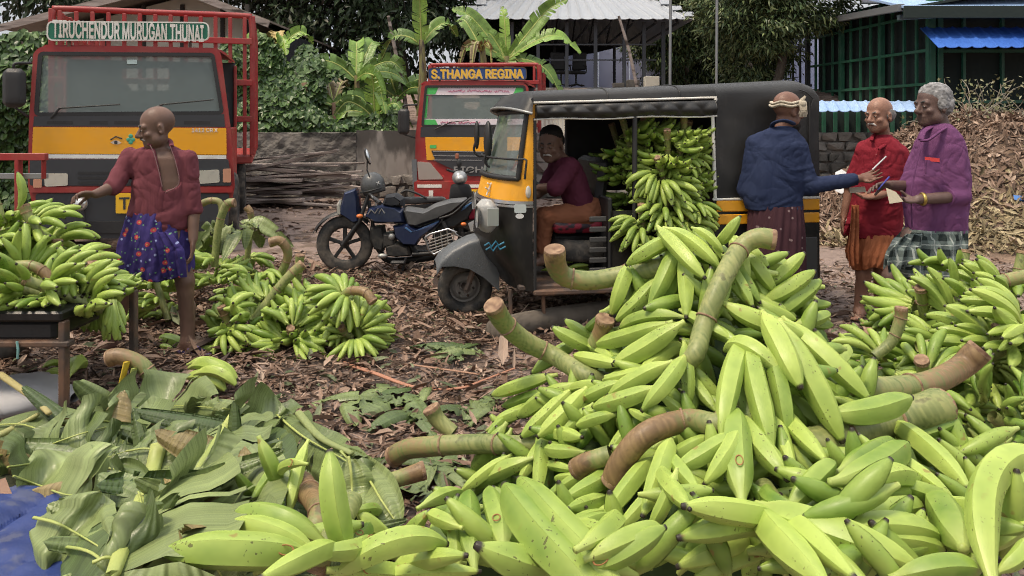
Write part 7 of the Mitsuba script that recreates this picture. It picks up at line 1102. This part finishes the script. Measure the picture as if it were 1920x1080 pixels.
# ---- load of the rickshaw
gr_ = 'banana bunches loaded in the rickshaw'; face = lambda D: D[1] < .25
for i, (lab, px, py, Y, ax, L, n, nf, sp, tn) in enumerate((
        ('upper left bunch in the rickshaw, beside the thin black post', 1215, 275, 5.95, (-.2, -.35, .9), .23, 5, 9, .3, .55), ('upper right bunch in the rickshaw, under the rolled curtain', 1280, 285, 5.98, (.1, -.3, .75), .21, 5, 9, .32, .6),
        ('middle bunch bulging out of the rickshaw opening', 1245, 345, 5.72, (-.3, -.5, .8), .24, 5, 10, .3, .66), ('right middle bunch against the white rickshaw post', 1287, 355, 5.87, (.0, -.3, .9), .2, 5, 9, .3, .6),
        ('lowest bunch spilling over the rickshaw side, fingers hanging down', 1245, 405, 5.66, (.1, -.25, .95), .22, 5, 10, .26, .68), ('lower right bunch spilling over the rickshaw side', 1282, 402, 5.72, (.25, -.3, .9), .21, 4, 10, .24, .62),
        ('dark bunch deep inside the rickshaw behind the driver', 1165, 290, 6.35, (-.3, -.1, .9), .24, 5, 9, .34, .25), ('bunch deep in the rickshaw behind the upper ones', 1250, 300, 6.3, (0, -.2, .9), .24, 6, 10, .36, .4), ('bunch deep in the rickshaw behind the lower ones', 1260, 370, 6.15, (0, -.2, .9), .24, 5, 10, .36, .4),
        ('bunch just left of the thin black rickshaw post', 1175, 335, 6.0, (-.3, -.3, .9), .22, 5, 9, .3, .4), ('bunch in the right half of the opening, above the lower right one', 1275, 322, 5.85, (-.1, -.4, .9), .21, 5, 10, .3, .62), ('lowest left bunch spilling over the rickshaw side', 1205, 435, 5.62, (-.1, -.3, .9), .21, 4, 10, .24, .62), ('lowest right bunch hanging over the dark rickshaw side', 1280, 440, 5.66, (.1, -.3, .9), .21, 4, 10, .24, .66),
        ('bunch high at the right of the rickshaw opening, touching the curtain', 1283, 264, 5.85, (-.1, -.4, .85), .2, 4, 10, .26, .6), ('bunch high in the rickshaw, between post and middle bunch', 1252, 296, 5.76, (-.1, -.4, .9), .22, 4, 10, .26, .66), ('bunch at the left of the thin black rickshaw post, upper one', 1180, 268, 5.92, (-.3, -.3, .9), .22, 4, 9, .28, .45),
        ('bunch on the rickshaw floor behind the black partition', 1215, 420, 5.95, (-.1, -.2, .9), .22, 5, 9, .3, .45))):
    c = P(px, py, Y); A = nrmz(np.array(ax)); bunch(lab, c, ax, L, n, nf, sp, 150 + i, [c + A * (sp * .5 + .1), c + A * .1, c - A * sp * .4], .028, .4, gr_, tn, sel=face, th=.98, lift=-.25 if i in (2, 4, 5, 10, 11, 12) else .2)
kk = thing('banana_bunch', 'few green fingers lying on the rickshaw floor by the driver\'s feet', 'banana bunch'); rng = R(160)
for i in range(9): a = P(1010 + rng.uniform(0, 60), 520 + rng.uniform(0, 14), 5.75 + rng.uniform(0, .25)); a[2] = .35 + .025 * (i % 3); banana(kk, a, a + [rng.uniform(.1, .2), rng.normal(0, .06), rng.uniform(-.01, .05)], [0, 0, 1], 1, .1, .5, False, i)
# ---- pile on the right
gq = 'banana bunches piled at the right'
for i, (lab, px, py, Y, ax, st, L, n, nf, sp, tn, r) in enumerate((
        ('large bunch at the right edge with a thick stalk entering from the frame edge', 1815, 565, 3.7, (.95, -.1, .25), [(1990, 505), (1925, 518), (1870, 530), (1815, 555)], .24, 5, 11, .34, .66, .036),
        ('bunch with long curved fingers below the man in the checked lungi', 1735, 575, 3.95, (-.3, -.4, .8), None, .23, 5, 10, .3, .62, .03), ('bunch with a brown jointed stalk standing up from a star of small fingers', 1650, 672, 3.4, (.2, -.3, .9), [(1690, 577), (1688, 600), (1672, 640), (1640, 668)], .19, 4, 11, .2, .6, .028),
        ('pale bunch at the right edge, fingers curling down in rows', 1895, 610, 3.4, (.5, -.5, .7), None, .24, 6, 10, .34, .72, .032), ('dark low bunch at the right edge with a grey stalk end', 1880, 745, 3.0, (.8, -.4, .1), [(1960, 805), (1925, 803), (1890, 800), (1860, 780)], .2, 5, 10, .34, .35, .03),
        ('bunch in the middle of the right pile with a grey green stalk', 1765, 650, 3.55, (.6, -.3, .5), [(1800, 640), (1770, 645), (1720, 650)], .22, 5, 10, .32, .5, .032), ('back bunch of the right pile with one finger standing upright', 1800, 530, 4.1, (.2, .2, .9), None, .22, 5, 10, .34, .6, .03),
        ('back right bunch of the right pile at the frame edge', 1895, 530, 4.1, (.3, .1, .9), None, .22, 5, 10, .34, .6, .03), ('lower bunch of the right pile beside the orange stalk', 1740, 720, 3.3, (-.3, -.4, .7), None, .21, 5, 10, .34, .5, .03),
        ('small bunch at the left foot of the right pile', 1665, 640, 3.9, (-.5, -.3, .6), None, .18, 4, 9, .26, .5, .025), ('lower bunch hidden in the right pile', 1830, 690, 3.5, (.2, -.2, .9), None, .22, 6, 10, .4, .45, .03), ('lower back bunch of the right pile', 1720, 640, 4.0, (0, 0, 1), None, .22, 6, 10, .4, .45, .03))):
    bunch(lab, P(px, py + 34, Y), ax, L, n, nf, sp, 170 + i, None if st is None else [P(x, y, Y - .06) for x, y in st], r, .45, gq, tn, zmin=.02, th=1.0, hi=i in (0, 3))
banana(thing('banana', 'single green banana standing upright on the right pile', 'banana'), P(1790, 545, 3.8), P(1779, 482, 3.8), [1, -.3, 0], 1.2, .06, .45, True, name='fruit')
# ---- loose fingers on the ground
def loose(lab, l, Y=None, tone=.6):
    for i, (x0, y0, x1, y1, nx) in enumerate(l):
        a, b = (G(x0, y0) if Y is None else P(x0, y0, Y)), (G(x1, y1) if Y is None else P(x1, y1, Y)); a[2] = GZ(*a[:2]) + .03; b[2] = GZ(*b[:2]) + .03; banana(thing('banana', lab[i], 'banana', 'loose bananas on the ground'), a, b, [nx, -.4, .4], 1.1, .12, tone, True, i, name='fruit')
loose(['loose green banana behind the bald man\'s sandal', 'loose green banana in front of the sandal', 'short loose banana left of the sandal', 'loose banana lying right of the ground bunches'], [(300, 640, 352, 655, 0), (365, 668, 420, 662, 0), (300, 655, 325, 662, 0), (700, 645, 755, 640, 0)])
for lab, c, l, t in (('hand of bright fingers lying behind the cut leaves', (345, 742), [(20, -20, 100, -8), (15, -12, 96, 2), (10, -5, 95, 10), (0, 2, 80, 14), (5, -18, 80, -24), (20, 8, 100, 18)], .75), ('small hand of fingers on the ground below the cart', (75, 742), [(0, 0, 60, -18), (0, 4, 55, 6), (5, -6, 40, -22), (50, 2, 85, -34)], .7)):
    K_ = thing('banana_hand', lab, 'banana bunch')
    for i, (a0, b0, a1, b1) in enumerate(l): a, b = G(c[0] + a0, c[1] + b0), G(c[0] + a1, c[1] + b1); a[2], b[2] = .1 + .02 * (i % 3), .06 + .02 * (i % 3); banana(K_, a, b, [0, 0, 1], 1.15, .15, t, True, i)
# ---- loose stalks
K_ = thing('cut_stalk', 'hooked yellow brown stalk standing behind the cut leaves', 'stalk'); stalk(K_, [P(204, 672, 3.5), P(225, 668, 3.5), P(262, 682, 3.5), P(288, 712, 3.5), P(312, 752, 3.5)], .04, .7, .62, name='curved_stem')
for (x0, y0, x1, y1, c, w) in ((238, 678, 225, 760, (.5, .36, .03), .026), (252, 690, 240, 765, (.26, .3, .07), .024)): put('torn_strip', tube([P(x0, y0, 3.45), P((x0 + x1) / 2 - 4, (y0 + y1) / 2, 3.44), P(x1, y1, 3.44)], [w, w * .8, w * 1.1], 8, flat=.4), M(c, .5), K_, smooth=True)
K_ = thing('cut_stalk', 'short brown stalk piece lying on the litter left of the heap', 'stalk'); stalk(K_, [P(795, 882, 2.95), P(765, 892, 2.93), P(722, 905, 2.9)], .036, .8, 0, name='stem')
put('log', tube(smoothpts([G(925, 640) + [0, 0, .06], G(1000, 622) + [0, 0, .07], G(1160, 598) + [0, 0, .07]], 14), .085, 12), 'bark', smooth=True, label='dark log lying on the ground beside the rickshaw', cat='log')
put('fibre_strip', tube(smoothpts([G(645, 690) + [0, 0, .03], G(700, 715) + [0, 0, .05], G(780, 740) + [0, 0, .04], G(860, 745) + [0, 0, .05], G(905, 730) + [0, 0, .05], G(965, 703) + [0, 0, .04]], 40), np.linspace(.02, .009, 40), 6, flat=.5), M((.34, .16, .1), .7), smooth=True, label='long reddish fibre strip curving across the leaf litter', cat='strip')
put('fibre_strip', tube(smoothpts([G(750, 690) + [0, 0, .03], G(830, 708) + [0, 0, .05], G(900, 715) + [0, 0, .04]], 20), .01, 6, flat=.5), M((.3, .17, .11), .7), smooth=True, label='shorter brown fibre strip above the long one', cat='strip')
# ================================================================ cut banana leaves, front left
LS = np.array([(0, 760, 3.7), (300, 760, 3.3), (500, 775, 3.2), (100, 850, 2.7), (300, 850, 2.55), (550, 850, 2.6), (650, 900, 2.3), (100, 1000, 1.8), (300, 1000, 1.8), (480, 950, 2.0), (720, 980, 2.0), (200, 1080, 1.5), (0, 1080, 1.5), (0, 920, 2.2), (440, 860, 2.4), (400, 1080, 1.55)], float)
def LY(px, py): d = (LS[:, 0] - px) ** 2 + (LS[:, 1] - py) ** 2; w = 1 / (d + 900) ** 1.5; return float((w * LS[:, 2]).sum() / w.sum())
def cutleaf(lab, pts, width, tone, seed, off=0.0, droop=.35, tears=7, rib=.005, up=(0, -.75, .65), grp='cut banana leaves heaped at the front left', cup=.0):
    mid = [P(x, y, LY(x, y) + off) for x, y in pts]; t = nrmz(np.array(mid[-1]) - mid[0]); side = np.cross(t, np.asarray(up, float)); K_ = thing('cut_leaf', lab, 'banana leaf', grp); rng = R(seed); m, uv = blade(mid, side if np.cross(side, t)[2] > 0 else -side, width * 1.2, rng, droop, tears, tone, cup, .06, 7, .4); put('blade', m, 'banana_leaf', K_, uv=uv, smooth=True)
    if rib: q = smoothpts(mid, 16); put('midrib', tube(q + np.array([0, -.012, .012]), np.linspace(rib, rib * .4, 16), 7, flat=.7), 'midrib', K_, smooth=True)
for i, a in enumerate((
        ('grey green leaf with a pale midrib running down the middle of the heap of leaves', [(440, 782), (428, 800), (390, 860), (350, 921), (330, 950)], .3, 2.8, -.13, .25, 6), ('broad leaf with a thick yellow midrib reaching the bottom of the picture', [(300, 840), (285, 900), (255, 980), (222, 1070), (210, 1110)], .42, 2.95, -.12, .5, 7),
        ('broad leaf arched over the front right of the heap of leaves', [(285, 955), (340, 930), (390, 945), (430, 1000), (445, 1060)], .36, 2.85, -.04, .35, 5), ('long narrow leaf lying across the left of the heap', [(-20, 860), (60, 850), (163, 815), (250, 795), (330, 785)], .26, 2.7, -.02, .3, 5),
        ('leaf drooping over the blue tarp with a curled edge', [(30, 897), (80, 915), (134, 933), (190, 925), (235, 905)], .26, 2.9, -.06, .3, 4), ('small leaf piece lying on the blue tarp', [(70, 975), (110, 985), (150, 1005), (200, 1035)], .16, 2.85, -.06, .2, 0), ('dark green folded leaf at the bottom left', [(130, 1030), (160, 1035), (190, 1050), (225, 1090)], .26, 2.2, -.07, .4, 2),
        ('dark green leaf spreading right under the pale midrib', [(350, 850), (400, 880), (450, 915), (500, 960)], .36, 2.15, .05, .25, 6), ('dark leaf hanging at the right of the heap of leaves', [(360, 900), (400, 960), (440, 1000), (470, 1050)], .3, 2.05, .05, .3, 5), ('flat leaf on the far edge of the heap of leaves', [(200, 778), (260, 768), (330, 764), (400, 768)], .3, 2.7, .0, .4, 4),
        ('leaf folded over at the top right of the heap', [(420, 770), (450, 775), (480, 800), (490, 830)], .26, 2.6, -.02, .5, 4), ('green leaf at the top right beside the twisted one', [(470, 765), (500, 790), (520, 820), (530, 845)], .26, 2.3, .0, .4, 5), ('twisted withered leaf forming the right rim of the heap', [(520, 780), (560, 815), (600, 840), (645, 865), (690, 900)], .16, 2.5, -.03, .9, 3),
        ('withered olive strip with a brown tip right of the upright finger', [(655, 860), (660, 890), (662, 930), (665, 965)], .1, 3.3, -.1, .3, 0), ('long withered strip with a torn brown end near the heap', [(640, 850), (690, 900), (715, 940), (745, 985)], .11, 2.9, -.02, .4, 0), ('bent narrow blade standing crosswise over the yellow midrib', [(200, 880), (230, 890), (260, 920), (270, 950)], .09, 2.4, -.16, .3, 0),
        ('torn leaf lobe left of the pale midrib', [(240, 850), (280, 845), (310, 860), (330, 890)], .22, 2.55, -.03, .4, 5), ('upright torn leaf piece hanging from the middle of the heap', [(345, 790), (335, 820), (325, 850), (318, 865)], .12, 2.7, -.08, .2, 0), ('leaf with torn ribs at the left edge above the tarp', [(-10, 800), (50, 800), (110, 830), (150, 860)], .24, 2.5, -.0, .5, 6), ('dark leaf under the cut leaves at the left', [(20, 880), (90, 870), (170, 870), (240, 850)], .3, 2.35, .04, .4, 6),
        ('drooping leaf in front of the hooked stalk', [(180, 790), (230, 800), (290, 830), (310, 850)], .26, 2.6, .0, .5, 6), ('wide pale leaf under the bright fingers at the bottom', [(300, 1010), (350, 1030), (400, 1060), (430, 1100)], .3, 2.8, .0, .3, 4), ('small folded leaf at the bottom beside the yellow midrib', [(180, 1060), (210, 1050), (240, 1070), (250, 1100)], .2, 2.8, -.1, .5, 2))):
    cutleaf(a[0], a[1], a[2], a[3], 200 + i, a[4] - .02, a[5], a[6], rib=(.017, .026)[i] if i < 2 else .005)
rng = R(230); ms, uvs = [], []
for i in range(60):
    x, y = rng.uniform(-60, 700), rng.uniform(775, 1090)
    if y < 770 + .33 * max(0, x - 430) or (x < 190 and y > 900): continue
    if x > 560 or (x > 480 and y > 930): continue
    a = rng.normal(.45, .75); c = P(x, y, LY(x, y) + rng.uniform(.08, .2)); d = np.array([math.cos(a), rng.normal(0, .4), -math.sin(a) * .5]) * rng.uniform(.22, .5); m, uv = blade([c - d, c + [0, 0, .03], c + d], np.cross(d, [0, -.7, .7]), rng.uniform(.07, .16), rng, rng.uniform(.2, .9), 2, rng.choice([2.1, 2.3, 2.5, 2.8, 3.1, 4.3])); ms.append(m); uvs.append(uv)
put('leaf_bed', cat(ms), 'banana_leaf', uv=np.vstack(uvs), smooth=True, kind='stuff', label='bed of torn dull green leaf pieces under the cut leaves')
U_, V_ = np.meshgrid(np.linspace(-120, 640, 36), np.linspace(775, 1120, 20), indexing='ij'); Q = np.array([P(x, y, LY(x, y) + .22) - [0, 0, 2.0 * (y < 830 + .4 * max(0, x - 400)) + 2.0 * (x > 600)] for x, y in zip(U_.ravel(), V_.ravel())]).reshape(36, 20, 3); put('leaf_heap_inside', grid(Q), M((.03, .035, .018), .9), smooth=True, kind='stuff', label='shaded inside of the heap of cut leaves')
for i, (l, c, r_) in enumerate((([(0, 702), (60, 745), (92, 775)], (.28, .24, .1), .018), ([(-10, 840), (60, 810), (125, 790)], (.24, .27, .1), .016), ([(-10, 820), (40, 795), (70, 778)], (.3, .3, .12), .02), ([(560, 775), (600, 820), (660, 850)], (.2, .24, .09), .016))):
    put('bare_midrib', tube(smoothpts([P(x, y, LY(x, max(y, 770)) - .06) for x, y in l], 12), np.linspace(r_, r_ * .6, 12), 7, flat=.7), M(c, .6), smooth=True, label=('yellowish bare midrib leaning in from the left edge', 'thin green bare midrib across the left of the leaf heap', 'short pale bare midrib at the left edge', 'green bare midrib along the right rim of the leaf heap')[i], cat='midrib')
# blue tarp
U_, V_ = np.meshgrid(np.linspace(0, 1, 70), np.linspace(0, 1, 60), indexing='ij'); TP = lambda x, y, Y: P(x, y, Y); c00, c10, c01, c11 = TP(-260, 850, 2.35), TP(150, 895, 2.2), TP(-260, 1200, 1.45), TP(215, 1130, 1.5)
Q = (1 - U_)[..., None] * ((1 - V_)[..., None] * c00 + V_[..., None] * c01) + U_[..., None] * ((1 - V_)[..., None] * c10 + V_[..., None] * c11); w = np.abs(meshkit.noise(Q * [5, 2.5, 2.5] + 3, 3) - .5); w2 = np.abs(meshkit.noise(Q * [15, 7, 9] + 3, 9) - .5); w3 = np.abs(meshkit.noise(Q * [6, 14, 14], 11) - .5); Q[..., 2] += .06 * np.sqrt(w + .002) + .025 * np.sqrt(w2 + .0005) + .02 * np.sqrt(w3 + .0005) - .04 + .02 * (meshkit.fbm(Q * [16, 5, 5], 3, 5) - .5) - .03
put('tarpaulin', slab(Q, [0, 0, -1], .003), MP('blue_tarp', lambda p, n, uv: mix(mix((.009, .02, .1), (.024, .045, .175), fbm(p.x * 8, p.y * 8, p.z * 8, 3)), (.12, .12, .13), .35 * smoothstep(.6, .75, fbm(p.x * 14, p.y * 14, 3, 4))), .45, lambda p, n, uv: noise(p.x * 260, p.y * 260, 0), .0006, 5e-4), smooth=True, label='crumpled blue tarpaulin in the bottom left corner', cat='tarpaulin')
put('dry_leaf', slab(np.array([[P(-10, 905, 2.02), P(-5, 925, 2.0)], [P(10, 912, 2.0) + [0, 0, .02], P(12, 926, 1.98)], [P(20, 922, 1.98), P(22, 926, 1.98)]]), [0, 0, 1], .003), M((.32, .2, .14), .8), smooth=True, label='small dry brown leaf lying on the blue tarp', cat='leaf')
# ================================================================ litter
rng = R(301); n = 140000; x = rng.uniform(-6.5, 6.5, n); y = 2.2 + (rng.random(n) ** .8) * 6.2; dens = np.clip(1.35 - np.clip(y - 7.2, 0, 9) * 1.2, .12, 1) * (-.25 + 2.0 * meshkit.fbm(np.stack([x * .8, y * .8, 0 * x], -1), 3, 8)) * np.where((x > 2.2) & (y > 4.2), .25, 1); ok = rng.random(n) < dens * 1.25; x, y = x[ok], y[ok]; n = len(x)
a = rng.uniform(0, 6.28, n); d = np.stack([np.cos(a), np.sin(a), rng.normal(.05, .22, n)], 1); nn = np.stack([rng.normal(0, .4, n), rng.normal(0, .4, n), np.ones(n)], 1); L = rng.uniform(.025, .095, n) * np.where(rng.random(n) < .12, 1.7, 1); W = L * rng.uniform(.1, .4, n); col = pick(rng, n, (.04, .028, .023), (.1, .062, .043), (.175, .112, .08), (.265, .18, .135), (.38, .285, .22)); gm = rng.random(n) < .07; col[gm] = pick(rng, gm.sum(), (.08, .1, .05), (.18, .2, .12))
k_ = rng.random(n) < .012; L[k_] = rng.uniform(.16, .3, k_.sum()); W[k_] = L[k_] * .25
m, c = leaves(np.stack([x, y, gz(x, y) + .004 + rng.random(n) ** 2 * .05], 1), d, nn, L, W, col, .3, rng.uniform(-.25, .3, (n, 1)), True); put('leaf_litter', m, 'vc_matte', color=c, kind='stuff', label='dry brown leaf litter and strips covering the yard')
n = 9000; x = rng.uniform(-9, 9, n); y = rng.uniform(8.2, 15, n); ok = rng.random(n) < np.clip(meshkit.fbm(np.stack([x * .6, y * 1.5, 0 * x], -1), 3, 9) * 2.2 - .75, 0, 1) + (y > 12.5) * .5; x, y = x[ok], y[ok]; n = len(x); a = rng.uniform(0, 6.28, n)
m, c = leaves(np.stack([x, y, gz(x, y) + .01], 1), np.stack([np.cos(a), np.sin(a), rng.normal(.1, .2, n)], 1), np.stack([rng.normal(0, .5, n), rng.normal(0, .5, n), np.ones(n)], 1), rng.uniform(.06, .16, n), rng.uniform(.02, .06, n), pick(rng, n, (.07, .045, .035), (.2, .13, .1), (.34, .25, .19)), .3, .1, True); put('scattered_litter', m, 'vc_matte', color=c, kind='stuff', label='sparse dry leaves scattered over the bare track')
rng = R(310)
for i in range(26):
    x, y = (rng.uniform(640, 930), rng.uniform(755, 815)) if i < 15 else ((rng.uniform(800, 880), rng.uniform(655, 680)) if i < 19 else (rng.uniform(740, 900), rng.uniform(880, 950))); c = G(x, y) + [0, 0, .04]; a = rng.uniform(0, 3.1); d = np.array([math.cos(a), math.sin(a), 0]) * rng.uniform(.12, .24); m, uv = blade([c - d, c + [0, 0, .04], c + d], np.cross(d, [0, 0, 1]), rng.uniform(.09, .17), rng, rng.uniform(.1, .5), 3, rng.choice([2.2, 2.4, 2.7])); K_ = thing('leaf_scrap', 'trampled dull green leaf scrap lying on the brown litter', 'leaf', 'trampled green leaf scraps'); put('blade', m, 'banana_leaf', K_, uv=uv, smooth=True)
# heap of dry husks and leaves on the right
def hh(x, y): x, y = np.asarray(x, float), np.asarray(y, float); r = np.clip((x - 5.05) / 1.7, 0, 1) ** .8 * np.clip((y - 8.7) / 1.9, 0, 1) ** .9 * np.clip((14.9 - y) / 2, 0, 1); r2 = .8 * np.exp(-((x - 4.6) / .9) ** 2 - ((y - 11.2) / 1.3) ** 2); return 1.55 * r + r2 * .62 + .3 * (meshkit.fbm(np.stack([x * 1.3, y * 1.3, 0 * x], -1), 3, 12) - .5) * np.clip(r * 3 + r2, 0, 1) - .03
X, Y_2 = np.meshgrid(np.linspace(3.0, 13, 90), np.linspace(8.2, 15.2, 60), indexing='ij'); put('husk_heap_base', grid(np.stack([X, Y_2, hh(X, Y_2)], -1)), MP('husk_base', lambda p, n, uv: mix((.08, .055, .04), (.22, .15, .105), fbm(p.x * 9, p.y * 9, p.z * 9, 3)), .95, lambda p, n, uv: fbm(p.x * 25, p.y * 25, p.z * 25, 2), .04), smooth=True, kind='structure', label='mound of dry husks along the right of the yard')
n = 48000; x = rng.uniform(3.4, 11, n); y = rng.uniform(8.3, 14.6, n); ok = hh(x, y) > .0; x, y = x[ok], y[ok]; n = len(x); a = rng.uniform(0, 6.28, n); e = .02; nx = np.stack([-(hh(x + e, y) - hh(x, y)) / e, -(hh(x, y + e) - hh(x, y)) / e, np.ones(n)], 1) + rng.normal(0, .45, (n, 3)); d = np.cross(nx, np.stack([np.cos(a), np.sin(a), 0 * a], 1)) + rng.normal(0, .25, (n, 3)); L = rng.uniform(.06, .2, n); low = y < 9.7 + rng.normal(0, .3, n)
col = pick(rng, n, (.08, .055, .042), (.19, .125, .09), (.29, .205, .155), (.4, .31, .24)); col[low] = pick(rng, low.sum(), (.12, .1, .06), (.3, .24, .14), (.42, .36, .23)); m, c = leaves(np.stack([x, y, hh(x, y) + .01], 1), d, nx, L, L * rng.uniform(.12, .35, n), col, .3, rng.uniform(-.2, .3, (n, 1)), True); put('husk_litter', m, 'vc_matte', color=c, kind='stuff', label='dry curled husks and leaves covering the mound')
put('plastic_scrap', slab(np.array([[P(1900, 375, 9.6), P(1902, 384, 9.55)], [P(1925, 378, 9.6), P(1927, 388, 9.55)]]) + [0, 0, .06], [0, -.3, .9], .004), M((.08, .2, .5), .5), label='scrap of bright blue plastic on the husk mound at the right edge', cat='scrap')
rng = R(320); V = np.array([[P(1566 + i * 12, 322 + 12 * j + rng.uniform(-3, 3), 10.6 - .1 * j) + [0, 0, .03 * math.sin(i * 2.3 + j)] for j in range(4)] for i in range(7)]); put('plastic_sheet', slab(V, [0, 0, 1], .006), M((.5, .5, .5), .5), smooth=40, label='crumpled pale plastic sheet on the husks beside the rickshaw', cat='sheet')
# lower bunches on which the right pile rests
for i, (x, y, lab) in enumerate(((2.05, 3.75, 'bunch on the ground under the left side of the right pile'), (2.45, 3.45, 'bunch on the ground under the middle of the right pile'), (2.6, 3.95, 'bunch on the ground at the back of the right pile'), (2.85, 3.6, 'bunch on the ground under the right end of the pile'))):
    _bunch(lab, (x, y, .2), ((.3, -.2, .7), (-.2, -.3, .8), (.4, .2, .6), (.5, -.3, .6))[i], .22, 5, 10, .34, 190 + i, None, .03, .4, gq, .5, zmin=.0, lift=-.1)
